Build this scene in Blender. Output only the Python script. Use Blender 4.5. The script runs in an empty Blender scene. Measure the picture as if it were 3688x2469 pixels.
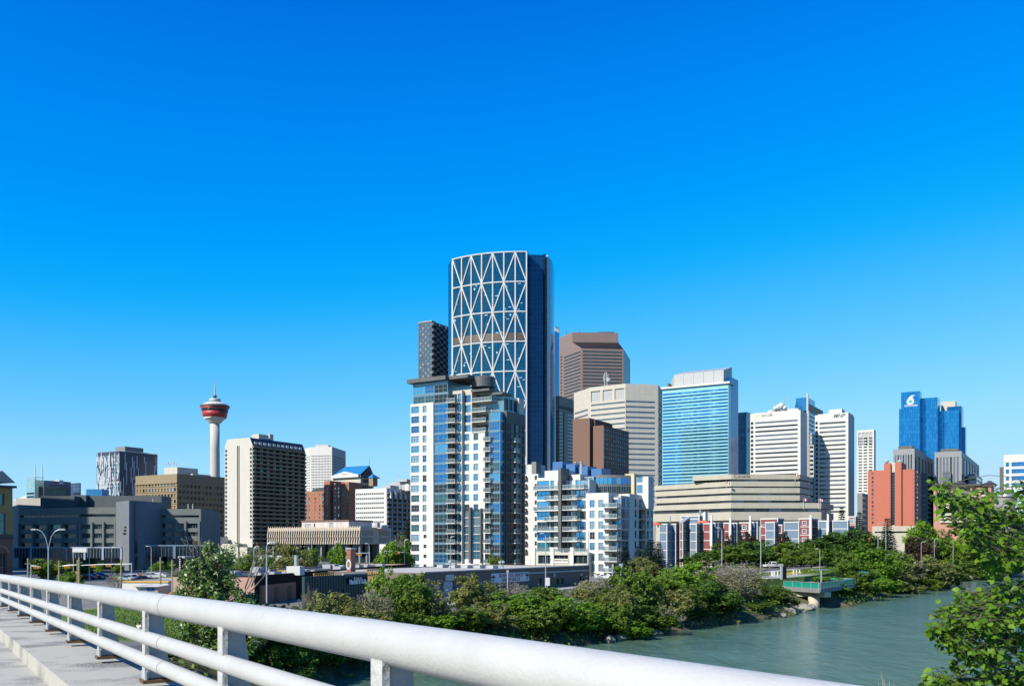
import bpy, math, random
from mathutils import Vector, Matrix
sc = bpy.context.scene
# ---------------------------------------------------------------- camera, sky, sun, exposure
F, CU, HV = 3364.0, 1844.0, 1960.0        # focal length, centre column and horizon row, in photo pixels
HC, GZ = 12.0, 3.5                        # eye height above the river, city ground level (river = 0)
cam = bpy.data.cameras.new('camera'); camo = bpy.data.objects.new('camera', cam)
sc.collection.objects.link(camo); sc.camera = camo
camo.location = (0, 0, HC); camo.rotation_euler = (math.radians(90), 0, 0)
cam.sensor_width = 36; cam.lens = F/3688*36; cam.shift_y = (HV-1234.5)/3688
cam.clip_start = 0.05; cam.clip_end = 20000
SUN_EL = 37.0; SH = Vector((-0.755, -0.656))                # horizontal direction towards the sun
SKY_CURVES = ([(0,0),(.2,.0),(.245,.006),(.312,.076),(.436,.21),(.555,.33),(1,.55),(3,1.0)],
 [(0,0),(.20,.135),(.225,.171),(.27,.243),(.353,.342),(.422,.423),(.522,.521),(.691,.645),(.814,.72),(1,.78),(3,1.05)],
 [(0,0),(.35,.58),(.431,.76),(.503,.90),(.6,.985),(.8,1.0),(1,1.0),(3,1.1)])
world = bpy.data.worlds.new('World'); sc.world = world; world.use_nodes = True
wn = world.node_tree.nodes; wl = world.node_tree.links; wn.clear()
sky = wn.new('ShaderNodeTexSky'); sky.sky_type = 'NISHITA'; sky.sun_disc = False
sky.sun_elevation = math.radians(SUN_EL); sky.sun_rotation = math.atan2(SH.x, SH.y)
sky.altitude = 1000; sky.air_density = 1.0; sky.dust_density = 0.25; sky.ozone_density = 3.0
bg = wn.new('ShaderNodeBackground'); bg.inputs['Strength'].default_value = 0.094
wo = wn.new('ShaderNodeOutputWorld')
k1 = wn.new('ShaderNodeVectorMath'); k1.operation = 'SCALE'; k1.inputs['Scale'].default_value = 0.153
cv = wn.new('ShaderNodeRGBCurve'); mp = cv.mapping; mp.clip_max_x = 4; mp.clip_max_y = 4; mp.extend = 'HORIZONTAL'
for c, pts in zip(mp.curves, SKY_CURVES):      # the deep clear mountain blue of the day
    c.points[0].location = pts[0]; c.points[1].location = pts[-1]
    for p in pts[1:-1]: c.points.new(*p)
    for p in c.points: p.handle_type = 'VECTOR'
mp.update()
k2 = wn.new('ShaderNodeVectorMath'); k2.operation = 'SCALE'; k2.inputs['Scale'].default_value = 1/0.153
wl.new(sky.outputs[0], k1.inputs[0]); wl.new(k1.outputs[0], cv.inputs['Color']); wl.new(cv.outputs[0], k2.inputs[0])
wl.new(k2.outputs[0], bg.inputs[0]); wl.new(bg.outputs[0], wo.inputs[0])
sun = bpy.data.lights.new('sun', 'SUN'); sun.energy = 4.8; sun.angle = math.radians(0.53); sun.color = (1.0, 0.94, 0.82)
suno = bpy.data.objects.new('sun', sun); sc.collection.objects.link(suno)
sd = Vector((SH.x*math.cos(math.radians(SUN_EL)), SH.y*math.cos(math.radians(SUN_EL)), math.sin(math.radians(SUN_EL))))
suno.rotation_euler = sd.to_track_quat('Z', 'Y').to_euler()
sc.view_settings.view_transform = 'Standard'; sc.view_settings.look = 'None'
sc.view_settings.gamma = 1.0; sc.view_settings.exposure = 0.70
sc.cycles.max_bounces = 6; sc.cycles.diffuse_bounces = 3; sc.cycles.glossy_bounces = 3
sc.cycles.transparent_max_bounces = 6; sc.cycles.caustics_reflective = False; sc.cycles.caustics_refractive = False

# ---------------------------------------------------------------- helpers
R = random.Random(11)
COL = sc.collection
_CR = {1:(0,1550,2.613),2:(640,1350,2.2395),3:(1400,850,2.8514),4:(1420,1330,2.0911),5:(1860,1600,3.1367),6:(1960,1150,2.4122),
       7:(2330,1280,2.3057),8:(2950,1350,2.24),11:(400,1980,7.807),12:(2350,1830,5.855),13:(2700,1830,5.2275),14:(3250,1680,3.92),
       15:(860,1900,6.818),16:(1180,1880,6.534),17:(0,1660,3.563),23:(600,1900,2.602),24:(1400,1950,2.602),25:(2200,1780,2.7513),
       26:(2800,1780,2.276),0:(0,0,1/1.5747)}
def ku(n, x): a = _CR[n]; return a[0]+x/a[2]
def kv(n, y): a = _CR[n]; return a[1]+y/a[2]
def PX(u, Y): return (u-CU)/F*Y
def PZ(v, Y): return HC+(HV-v)/F*Y
def PT(u, v, Y): return Vector((PX(u, Y), Y, PZ(v, Y)))
def on_plane(u, v, z): Y = (HC-z)*F/(v-HV); return Vector((PX(u, Y), Y, z))

APART={'column':'column','deck_aerials':'aerial','flue':'flue','lens':'lens','pier':'pier','podium_pier':'podium_pier','roof_aerials':'roof_aerial','roof_cowl':'roof_cowl','roof_units':'roof_unit','roof_vents':'roof_vent','satellite_dishes':'satellite_dish','scalloped_edge':'edge_scallop','facade_fin':'facade_fin','projecting_boxes':'projecting_box','side_boxes':'projecting_box','corner_bays':'corner_bay','louvre_band':'louvre_band','mast':'mast','grey_pilaster':'pilaster','sloping_brackets':'bracket','tent_roofs':'tent_roof','door':'door','roof_unit':'roof_unit','rooftop_vent':'rooftop_vent'}
class MB:
    def __init__(s): s.v=[]; s.f=[]; s.m=[]
    def face(s, pts, m=0):
        n=len(s.v); s.v += [tuple(p) for p in pts]; s.f.append(tuple(range(n, n+len(pts)))); s.m.append(m)
    def obox(s, O, a, b, c, m=0):
        O=Vector(O); a=Vector(a); b=Vector(b); c=Vector(c)
        if a.cross(b).dot(c) < 0: a, b = b, a
        p=[O,O+a,O+a+b,O+b,O+c,O+a+c,O+a+b+c,O+b+c]; n=len(s.v); s.v += [tuple(q) for q in p]
        for q in ((3,2,1,0),(4,5,6,7),(0,1,5,4),(1,2,6,5),(2,3,7,6),(3,0,4,7)):
            s.f.append(tuple(n+i for i in q)); s.m.append(m)
    def box(s, x0,x1,y0,y1,z0,z1, m=0): s.obox((x0,y0,z0),(x1-x0,0,0),(0,y1-y0,0),(0,0,z1-z0),m)
    def prism(s, poly, z0, z1, m=0, cap=True, mtop=None):
        n=len(s.v); k=len(poly)                                   # poly counter-clockwise seen from above
        z0s = z0 if hasattr(z0,'__len__') else [z0]*k; z1s = z1 if hasattr(z1,'__len__') else [z1]*k
        s.v += [(p[0],p[1],z) for p,z in zip(poly,z0s)] + [(p[0],p[1],z) for p,z in zip(poly,z1s)]
        for i in range(k):
            j=(i+1)%k; s.f.append((n+i,n+j,n+k+j,n+k+i)); s.m.append(m)
        if cap:
            s.f.append(tuple(n+k+i for i in range(k))); s.m.append(m if mtop is None else mtop)
            s.f.append(tuple(n+i for i in reversed(range(k)))); s.m.append(m)
    def tube(s, pts, rs, n=8, m=0, cap=True):
        pts=[Vector(p) for p in pts]
        if not hasattr(rs,'__len__'): rs=[rs]*len(pts)
        base=len(s.v); up=None
        for i,p in enumerate(pts):
            t=(pts[min(i+1,len(pts)-1)]-pts[max(i-1,0)]).normalized()
            if up is None: up = Vector((0,0,1)) if abs(t.z)<.9 else Vector((1,0,0))
            a=t.cross(up).normalized(); b=a.cross(t)
            for k in range(n):
                an=2*math.pi*k/n; s.v.append(tuple(p+(a*math.cos(an)+b*math.sin(an))*rs[i]))
        for i in range(len(pts)-1):
            for k in range(n):
                q=base+i*n; l=(k+1)%n
                s.f.append((q+k,q+n+k,q+n+l,q+l)); s.m.append(m)
        if cap:
            s.f.append(tuple(base+k for k in range(n))); s.m.append(m)
            q=base+(len(pts)-1)*n; s.f.append(tuple(q+k for k in reversed(range(n)))); s.m.append(m)
    def lathe(s, c, prof, n=32, m=0):
        c=Vector(c); base=len(s.v)
        for r,z in prof:
            for k in range(n):
                an=2*math.pi*k/n; s.v.append((c.x+r*math.cos(an),c.y+r*math.sin(an),c.z+z))
        for i in range(len(prof)-1):
            for k in range(n):
                q=base+i*n; l=(k+1)%n; s.f.append((q+k,q+l,q+n+l,q+n+k)); s.m.append(m)
        s.f.append(tuple(base+k for k in reversed(range(n)))); s.m.append(m)
        q=base+(len(prof)-1)*n; s.f.append(tuple(q+k for k in range(n))); s.m.append(m)
    def mesh(s, name, mats, smooth=False):
        me=bpy.data.meshes.new(name); me.from_pydata(s.v,[],s.f)
        for mt in (mats if isinstance(mats,(list,tuple)) else [mats]): me.materials.append(mt)
        me.polygons.foreach_set('material_index', s.m)
        if smooth: me.polygons.foreach_set('use_smooth',[True]*len(s.f))
        uv=me.uv_layers.new(name='UVMap'); d=[0.0]*(2*len(me.loops))
        for p in me.polygons:
            nn=p.normal
            flat=abs(nn.z)>.85
            if not flat:
                l=math.hypot(nn.x,nn.y) or 1; tx,ty=-nn.y/l,nn.x/l
            for li,vi in zip(p.loop_indices,p.vertices):
                c=s.v[vi]
                if flat: d[2*li]=c[0]; d[2*li+1]=c[1]
                else: d[2*li]=c[0]*tx+c[1]*ty; d[2*li+1]=c[2]
        uv.data.foreach_set('uv',d); me.update()
        return me
    def pieces(s, gap=.05):
        """the separate bodies in here, as builders of their own (boxes that touch stay together)"""
        par=list(range(len(s.v)))
        def find(a):
            while par[a]!=a: par[a]=par[par[a]]; a=par[a]
            return a
        for f in s.f:
            for q in f[1:]: par[find(q)]=find(f[0])
        grp={}
        for i,f in enumerate(s.f): grp.setdefault(find(f[0]),[]).append(i)
        gs=[]
        for fs in grp.values():
            vs=[s.v[q] for i in fs for q in s.f[i]]
            gs.append([fs,[min(v[k] for v in vs)-gap/2 for k in range(3)],[max(v[k] for v in vs)+gap/2 for k in range(3)]])
        go=True
        while go:
            go=False
            for i in range(len(gs)):
                for j in range(i+1,len(gs)):
                    if all(gs[i][1][k]<=gs[j][2][k] and gs[j][1][k]<=gs[i][2][k] for k in range(3)):
                        gs[i]=[gs[i][0]+gs[j][0],[min(a,b) for a,b in zip(gs[i][1],gs[j][1])],[max(a,b) for a,b in zip(gs[i][2],gs[j][2])]]; del gs[j]; go=True; break
                if go: break
        out=[]
        for fs,_,_ in gs:
            m=MB()
            for i in fs: m.face([s.v[q] for q in s.f[i]],s.m[i])
            mp_={}; nv=[]; nf=[]
            for f in m.f:
                g=[]
                for q in f:
                    c=m.v[q]
                    if c not in mp_: mp_[c]=len(nv); nv.append(c)
                    g.append(mp_[c])
                nf.append(tuple(g))
            m.v,m.f=nv,nf; out.append(m)
        return out
    def build(s, name, mats, parent=None, smooth=False):
        if name in APART:
            for q in s.pieces(): o=MB._one(q,APART[name],mats,parent,smooth)
            return o
        return MB._one(s,name,mats,parent,smooth)
    def _one(s, name, mats, parent=None, smooth=False):
        o=bpy.data.objects.new(name, s.mesh(name,mats,smooth)); COL.objects.link(o)
        if parent: o.parent=parent
        return o
def tag(o, label=None, cat=None, group=None, kind=None):
    if label: o['label']=label
    if cat: o['category']=cat
    if group: o['group']=group
    if kind: o['kind']=kind
    return o
def empty(name, loc, rz=0, label=None, cat=None, group=None):
    o=bpy.data.objects.new(name,None); o.location=loc; o.rotation_euler=(0,0,rz); COL.objects.link(o)
    o.empty_display_size=.5
    return tag(o,label,cat,group)
def link(name, me, parent=None, loc=(0,0,0), rz=0):
    o=bpy.data.objects.new(name,me); o.location=loc; o.rotation_euler=(0,0,rz); COL.objects.link(o)
    if parent: o.parent=parent
    return o
def copy_tree(o, parent=None):
    c=o.copy(); COL.objects.link(c); c.parent=parent
    for ch in o.children: copy_tree(ch,c)
    return c
def text(s, size, loc, rot, mat, parent, name='lettering', extrude=.03, ax='CENTER', shear=0, bold=0, sx=1):
    cu=bpy.data.curves.new(name,'FONT'); cu.body=s; cu.size=size; cu.extrude=extrude; cu.align_x=ax; cu.align_y='CENTER'
    cu.shear=shear; cu.offset=bold; cu.resolution_u=3
    cu.materials.append(mat)
    tmp=bpy.data.objects.new('tmp_text',cu); me=bpy.data.meshes.new_from_object(tmp); me.name=name
    if not me.materials: me.materials.append(mat)
    bpy.data.objects.remove(tmp); bpy.data.curves.remove(cu)
    o=bpy.data.objects.new(name,me); COL.objects.link(o); o.location=loc; o.rotation_euler=rot; o.scale=(sx,1,1); o.parent=parent
    return o
# ---------------------------------------------------------------- materials
def _new(name):
    m=bpy.data.materials.new(name); m.use_nodes=True; nt=m.node_tree
    return m, nt, nt.nodes['Principled BSDF']
def mat(name, col, rough=.7, metal=0.0, var=.12, scale=.35, bump=0.0, bscale=8.0, spec=.5, streak=0.0):
    if metal<.5: col=tuple(c*.76 for c in col)
    m,nt,p=_new(name); N=nt.nodes; L=nt.links
    p.inputs['Roughness'].default_value=rough; p.inputs['Metallic'].default_value=metal
    p.inputs['Specular IOR Level'].default_value=spec
    p.inputs['Base Color'].default_value=(*col,1)
    if var>0:
        tc=N.new('ShaderNodeTexCoord'); no=N.new('ShaderNodeTexNoise'); no.inputs['Scale'].default_value=scale
        no.inputs['Detail'].default_value=6; no.inputs['Roughness'].default_value=.65
        mp=N.new('ShaderNodeMapping'); mp.inputs['Scale'].default_value=(1,1,1-streak)
        L.new(tc.outputs['Object'],mp.inputs[0]); L.new(mp.outputs[0],no.inputs['Vector'])
        mr=N.new('ShaderNodeMapRange'); mr.inputs[1].default_value=.3; mr.inputs[2].default_value=.7
        mr.inputs[3].default_value=1-var; mr.inputs[4].default_value=1+var
        L.new(no.outputs[0],mr.inputs[0])
        mx=N.new('ShaderNodeVectorMath'); mx.operation='SCALE'; mx.inputs[0].default_value=col
        L.new(mr.outputs[0],mx.inputs['Scale']); L.new(mx.outputs[0],p.inputs['Base Color'])
        if bump>0:
            n2=N.new('ShaderNodeTexNoise'); n2.inputs['Scale'].default_value=bscale; n2.inputs['Detail'].default_value=4
            L.new(tc.outputs['Object'],n2.inputs['Vector'])
            b=N.new('ShaderNodeBump'); b.inputs['Strength'].default_value=bump; b.inputs['Distance'].default_value=.05
            L.new(n2.outputs[0],b.inputs['Height']); L.new(b.outputs[0],p.inputs['Normal'])
    return m
def panels(name, c1, c2, line, w, h, lw=.06, rough=.1, metal=.8, offset=0.0, wave=0.0, bias=0.0, spec=.5, shift=(0,0)):
    """panels laid out in metres along a wall: glass units, precast slabs, bricks, siding"""
    if metal<.5: c1,c2,line=(tuple(v*.76 for v in q) for q in (c1,c2,line))
    m,nt,p=_new(name); N=nt.nodes; L=nt.links
    p.inputs['Roughness'].default_value=rough; p.inputs['Metallic'].default_value=metal; p.inputs['Specular IOR Level'].default_value=spec
    uv=N.new('ShaderNodeUVMap'); b=N.new('ShaderNodeTexBrick'); b.offset=offset; b.squash=1
    mp=N.new('ShaderNodeMapping'); mp.inputs['Location'].default_value=(shift[0],shift[1],0); L.new(uv.outputs[0],mp.inputs[0])
    b.inputs['Color1'].default_value=(*c1,1); b.inputs['Color2'].default_value=(*c2,1); b.inputs['Mortar'].default_value=(*line,1)
    b.inputs['Scale'].default_value=1; b.inputs['Mortar Size'].default_value=lw; b.inputs['Mortar Smooth'].default_value=0.1
    b.inputs['Brick Width'].default_value=w; b.inputs['Row Height'].default_value=h; b.inputs['Bias'].default_value=bias
    L.new(mp.outputs[0],b.inputs['Vector']); L.new(b.outputs['Color'],p.inputs['Base Color'])
    if wave>0:
        n2=N.new('ShaderNodeTexNoise'); n2.inputs['Scale'].default_value=.22; n2.inputs['Detail'].default_value=2
        L.new(uv.outputs[0],n2.inputs['Vector'])
        bu=N.new('ShaderNodeBump'); bu.inputs['Strength'].default_value=wave; bu.inputs['Distance'].default_value=.4
        L.new(n2.outputs[0],bu.inputs['Height']); L.new(bu.outputs[0],p.inputs['Normal'])
    return m
def foliage(name, c1, c2, trans=.45, rough=.6, spec=.3):
    m,nt,p=_new(name); N=nt.nodes; L=nt.links
    g=N.new('ShaderNodeNewGeometry'); oi=N.new('ShaderNodeObjectInfo')
    r=N.new('ShaderNodeValToRGB'); r.color_ramp.elements[0].color=(*c1,1); r.color_ramp.elements[1].color=(*c2,1)
    ad=N.new('ShaderNodeMath'); ad.operation='MULTIPLY_ADD'; ad.inputs[1].default_value=.65; 
    sc2=N.new('ShaderNodeMath'); sc2.operation='MULTIPLY'; sc2.inputs[1].default_value=.35
    L.new(oi.outputs['Random'],sc2.inputs[0]); L.new(g.outputs['Random Per Island'],ad.inputs[0]); L.new(sc2.outputs[0],ad.inputs[2])
    L.new(ad.outputs[0],r.inputs[0]); L.new(r.outputs[0],p.inputs['Base Color'])
    p.inputs['Roughness'].default_value=rough; p.inputs['Specular IOR Level'].default_value=spec
    t=N.new('ShaderNodeBsdfTranslucent'); L.new(r.outputs[0],t.inputs[0])
    mx=N.new('ShaderNodeMixShader'); mx.inputs[0].default_value=trans
    L.new(p.outputs[0],mx.inputs[1]); L.new(t.outputs[0],mx.inputs[2])
    L.new(mx.outputs[0],N['Material Output'].inputs[0])
    return m
M={}
M['white']=mat('white_stucco',(.63,.62,.59),.8,var=.05,streak=.6)
M['whitetrim']=mat('white_trim_paint',(.66,.66,.65),.5,var=.03)
M['cream']=mat('cream_precast',(.53,.50,.43),.8,var=.07,streak=.7)
M['beige']=mat('beige_concrete',(.46,.425,.345),.85,var=.08,streak=.7)
M['tan']=mat('tan_concrete',(.28,.215,.13),.85,var=.08,streak=.6)
M['grey']=mat('grey_concrete',(.21,.215,.21),.85,var=.1,streak=.6)
M['dgrey']=mat('dark_grey_metal',(.09,.095,.095),.5,var=.08)
M['lgrey']=mat('light_grey_metal',(.42,.43,.44),.45,var=.06)
M['paleconc']=mat('pale_concrete',(.54,.455,.36),.85,var=.08,streak=.6)
M['roof']=mat('roof_gravel',(.30,.29,.27),.9,var=.15,scale=1.5)
M['roofl']=mat('roof_membrane_pale',(.50,.47,.43),.85,var=.12,scale=.5)
M['roofd']=mat('roof_dark',(.06,.065,.07),.6,var=.2,scale=.6)
M['black']=mat('black_paint',(.010,.011,.012),.85,var=.1,spec=.15)
M['dark']=mat('dark_recess',(.02,.022,.024),.5,var=.1)
M['brick']=panels('red_brick',(.40,.155,.085),(.34,.125,.07),(.32,.17,.12),.24,.08,.012,.85,0,.5)
M['brickd']=panels('dark_brick',(.20,.105,.075),(.165,.085,.06),(.2,.13,.1),.24,.08,.012,.85,0,.5)
M['brickpink']=panels('pink_brick',(.53,.29,.24),(.48,.26,.21),(.45,.33,.29),.3,.1,.012,.85,0,.5)
M['brickor']=panels('orange_brick',(.52,.14,.09),(.48,.128,.08),(.42,.16,.105),.3,2.6,.06,.85,0,.5)
M['granite']=panels('brown_granite',(.27,.19,.165),(.25,.175,.15),(.2,.14,.12),3.0,3.8,.05,.45,0,0)
M['granitegrey']=panels('grey_granite',(.27,.28,.30),(.25,.26,.28),(.18,.19,.2),2.4,3.6,.05,.5,0,0)
M['gl_blue']=mat('blue_window_glass',(.03,.22,.50),.06,.75,var=.25,scale=.25)
M['gl_sky']=mat('sky_window_glass',(.12,.46,.72),.07,.8,var=.2,scale=.25)
M['gl_pale']=mat('pale_window_glass',(.36,.55,.68),.1,.75,var=.15,scale=.3)
M['gl_dark']=mat('dark_window_glass',(.03,.05,.065),.07,.55,var=.3,scale=.25)
M['gl_green']=mat('green_window_glass',(.05,.15,.17),.07,.6,var=.3,scale=.25)
M['gl_amber']=mat('amber_window_blind',(.42,.26,.09),.25,.3,var=.2,scale=.5)
M['gl_bronze']=mat('bronze_window_glass',(.10,.10,.10),.09,.6,var=.25,scale=.2)
M['gl_grey']=mat('grey_window_glass',(.17,.19,.23),.12,.5,var=.25,scale=.2)
M['frame']=mat('window_frame_grey',(.20,.22,.23),.5,var=0)
M['framew']=mat('window_frame_white',(.6,.6,.6),.5,var=0)
def clearglass(name,col,clear):
    m,nt,p=_new(name); p.inputs['Base Color'].default_value=(*col,1); p.inputs['Roughness'].default_value=.1; p.inputs['Metallic'].default_value=.3
    t=nt.nodes.new('ShaderNodeBsdfTransparent'); t.inputs[0].default_value=(*[min(1,.75+c*.4) for c in col],1)
    mx=nt.nodes.new('ShaderNodeMixShader'); mx.inputs[0].default_value=clear
    nt.links.new(p.outputs[0],mx.inputs[1]); nt.links.new(t.outputs[0],mx.inputs[2]); nt.links.new(mx.outputs[0],nt.nodes['Material Output'].inputs[0]); return m
M['railglass']=clearglass('balcony_glass',(.24,.32,.35),.68)
M['steel']=mat('galvanised_steel',(.50,.55,.58),.4,.45,var=.08)
M['blueroof']=panels('blue_metal_roof',(.02,.22,.50),(.025,.25,.53),(.01,.12,.3),1.6,60,.12,.45,.2)
M['red']=mat('red_cladding',(.46,.045,.05),.5,var=.06)
M['flagred']=mat('flag_red',(.6,.02,.02),.7,var=0)
# ---------------------------------------------------------------- buildings: a facade is a wall with real openings; each opening carries its own window part
EX=Vector((.857,-.515,0)); WD=Vector((.515,.857,0)); GRZ=math.atan2(-.515,.857)      # the street grid
_pc={}
def pane_mb(mb, w, h, style, o=(0,0,0), ax=(1,0,0), ay=(0,1,0), mi=0):
    """glass slab with mullions: style (nx,nz) panes; local x along wall, y into it"""
    o=Vector(o); ax=Vector(ax); ay=Vector(ay); Z=Vector((0,0,1))
    mb.obox(o, ax*w, ay*.1, Z*h, mi)
    nx,nz=style
    t=min(.09, w*.12)
    if nx>0:
        for i in range(nx+1):
            c=min(max(w*i/nx-t/2,0.0),w-t); mb.obox(o+ax*c-ay*.05, ax*t, ay*.05, Z*h, mi+1)
        for k in range(nz+1):
            c=min(max(h*k/nz-t/2,0.0),h-t); mb.obox(o-ay*.06+Z*c, ax*w, ay*.06, Z*t, mi+1)
class Bld:
    def __init__(s, name, label, cat, loc, rz=0, group=None):
        s.root=empty(name,loc,rz,label,cat,group); s.loc=Vector(loc); s.rz=rz
        s.wall=MB(); s.cnt={}; s.over={}
        s.ex=Vector((math.cos(rz),math.sin(rz),0)); s.ey=Vector((-math.sin(rz),math.cos(rz),0))
    # pixel -> local coordinates
    def xe(s,u,y=0):
        k=(u-CU)/F; p=s.loc+s.ey*y; return (k*p.y-p.x)/(s.ex.x-k*s.ex.y)
    def yn(s,u,x=0):
        k=(u-CU)/F; p=s.loc+s.ex*x; return (k*p.y-p.x)/(s.ey.x-k*s.ey.y)
    def zv(s,v,x=0,y=0):
        p=s.loc+s.ex*x+s.ey*y; return PZ(v,p.y)-s.loc.z
    def add(s,name,me_key,maker,mats,loc,rz=0,cap=100,stuff=None):
        n=s.cnt.get(name,0); s.cnt[name]=n+1
        if n<cap:
            if me_key not in _pc: _pc[me_key]=maker().mesh(name,mats)
            return link(name,_pc[me_key],s.root,loc,rz)
        s.over.setdefault(name,[]).append((me_key,maker,mats,Vector(loc),rz))
    def win(s,name,O,D,N,w,h,mt,style,depth):
        mats=[M[mt],M['frame'] if style[0]>=0 else M['framew']]
        st=(abs(style[0]),style[1])
        key=(round(w,2),round(h,2),mt,style)
        def mk():
            mb=MB(); pane_mb(mb,round(w,2),round(h,2),st); return mb
        s.add(name,key,mk,mats,O-N*depth,math.atan2(D.y,D.x))
    def facade(s,O,D,L,z0,z1,holes,depth=.25,m=0):
        """O: point on the wall's left end (as seen from outside), D: direction to the right; holes: (x0,z0,x1,z1,name,material,style)"""
        O=Vector((O[0],O[1],0)); D=Vector((D[0],D[1],0)).normalized(); N=Vector((D.y,-D.x,0)); Z=Vector((0,0,1)); W=s.wall
        P=lambda x,z,d=0: O+D*x+Z*z-N*d
        hs=[]
        for h in holes:
            a,b,c,d=max(h[0],0.01),max(h[1],z0+.01),min(h[2],L-.01),min(h[3],z1-.01)
            if c-a>.05 and d-b>.05: hs.append((a,b,c,d)+tuple(h[4:]))
        zs=sorted({round(z0,3),round(z1,3)}|{round(h[1],3) for h in hs}|{round(h[3],3) for h in hs})
        for za,zb in zip(zs,zs[1:]):
            zm=(za+zb)/2
            row=sorted([(h[0],h[2]) for h in hs if h[1]<zm<h[3]])
            x=0
            for a,b in row:
                if a>x+1e-4: W.face([P(x,za),P(a,za),P(a,zb),P(x,zb)],m)
                x=max(x,b)
            if x<L-1e-4: W.face([P(x,za),P(L,za),P(L,zb),P(x,zb)],m)
        for h in hs:
            a,b,c,d=h[:4]; dp=h[7] if len(h)>7 else depth
            W.face([P(a,b),P(c,b),P(c,b,dp),P(a,b,dp)],m); W.face([P(a,d,dp),P(c,d,dp),P(c,d),P(a,d)],m)
            W.face([P(a,b),P(a,b,dp),P(a,d,dp),P(a,d)],m); W.face([P(c,b,dp),P(c,b),P(c,d),P(c,d,dp)],m)
            mt=h[5]
            if callable(mt): mt=mt()
            s.win(h[4],P(a,b),D,N,c-a,d-b,mt,h[6],dp)
    def block(s,x0,x1,y0,y1,z0,z1,front=(),right=(),left=(),m=0,depth=.25,roof=None,par=.5):
        s.facade((x0,y0),(1,0),x1-x0,z0,z1,[(h[0]-x0,h[1],h[2]-x0)+tuple(h[3:]) for h in front],depth,m)
        s.facade((x1,y0),(0,1),y1-y0,z0,z1,[(h[0]-y0,h[1],h[2]-y0)+tuple(h[3:]) for h in right],depth,m)
        s.facade((x0,y1),(0,-1),y1-y0,z0,z1,[(y1-h[2],h[1],y1-h[0])+tuple(h[3:]) for h in left],depth,m)
        W=s.wall; Z0,Z1=z0,z1
        W.face([(x1,y1,Z0),(x0,y1,Z0),(x0,y1,Z1),(x1,y1,Z1)],m)
        t=.3; zr=z1-par
        W.face([(x0,y0,z1),(x1,y0,z1),(x1-t,y0+t,z1),(x0+t,y0+t,z1)],m); W.face([(x1,y0,z1),(x1,y1,z1),(x1-t,y1-t,z1),(x1-t,y0+t,z1)],m)
        W.face([(x1,y1,z1),(x0,y1,z1),(x0+t,y1-t,z1),(x1-t,y1-t,z1)],m); W.face([(x0,y1,z1),(x0,y0,z1),(x0+t,y0+t,z1),(x0+t,y1-t,z1)],m)
        W.face([(x0+t,y0+t,z1),(x1-t,y0+t,z1),(x1-t,y0+t,zr),(x0+t,y0+t,zr)],m); W.face([(x0+t,y1-t,zr),(x1-t,y1-t,zr),(x1-t,y1-t,z1),(x0+t,y1-t,z1)],m)
        W.face([(x0+t,y0+t,zr),(x0+t,y1-t,zr),(x0+t,y1-t,z1),(x0+t,y0+t,z1)],m); W.face([(x1-t,y0+t,z1),(x1-t,y1-t,z1),(x1-t,y1-t,zr),(x1-t,y0+t,zr)],m)
        b=MB(); b.face([(x0+t,y0+t,zr),(x1-t,y0+t,zr),(x1-t,y1-t,zr),(x0+t,y1-t,zr)])
        b.build('roof',roof or M['roof'],s.root)
    def part(s,name,mb,mats,smooth=False,label=None,parent=None):
        o=mb.build(name,mats,parent or s.root,smooth)
        if label: o['label']=label
        return o
    def boxpart(s,name,x0,x1,y0,y1,z0,z1,mt,label=None):
        b=MB(); b.box(x0,x1,y0,y1,z0,z1); return s.part(name,b,mt,label=label)
    def done(s,mats):
        if s.wall.f: s.wall.build('wall',mats,s.root)
        for name,lst in s.over.items():
            mb=MB(); ml=[]
            for key,maker,mats2,loc,rz in lst:
                src=maker(); ca,sa=math.cos(rz),math.sin(rz); n=len(mb.v)
                idx=[]
                for q in mats2:
                    if q not in ml: ml.append(q)
                    idx.append(ml.index(q))
                mb.v += [(loc.x+x*ca-y*sa, loc.y+x*sa+y*ca, loc.z+z) for x,y,z in src.v]
                mb.f += [tuple(n+i for i in f) for f in src.f]; mb.m += [idx[i] for i in src.m]
            tag(mb.build(name,ml,s.root),kind='stuff')
        return s.root
class Grid(Bld):
    """a building on the street grid, from the picture columns of its left end, near corner and right end, and the corner's distance"""
    def __init__(s,name,label,cat,uL,uC,uR,Y,vtop,group=None,rz=GRZ,gz=GZ):
        Bld.__init__(s,name,label,cat,(PX(uC,Y),Y,gz),rz,group)
        s.LS=-s.xe(uL); s.LW=s.yn(uR); s.H=s.zv(vtop)
def mixm(*a):
    names=[]
    for n,w in a: names += [n]*w
    return lambda: R.choice(names)
def grid_holes(x0,x1,nx,w,zt,nz,pitch,h,name='window',mt='gl_dark',style=(0,0),depth=None):
    out=[]; p=(x1-x0)/nx
    for k in range(nz):
        for i in range(nx):
            c=x0+p*(i+.5); z=zt-pitch*k
            t=(c-w/2,z-h,c+w/2,z,name,mt,style)
            out.append(t if depth is None else t+(depth,))
    return out
def bands(x0,x1,zt,nz,pitch,h,name='window_band',mt='gl_grey',style=(0,0),n=1):
    g=[]; p=(x1-x0)/n
    for k in range(nz):
        for i in range(n): g.append((x0+p*i,zt-pitch*k-h,x0+p*(i+1)-(.25 if n>1 else 0),zt-pitch*k,name,mt,style))
    return g
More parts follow.
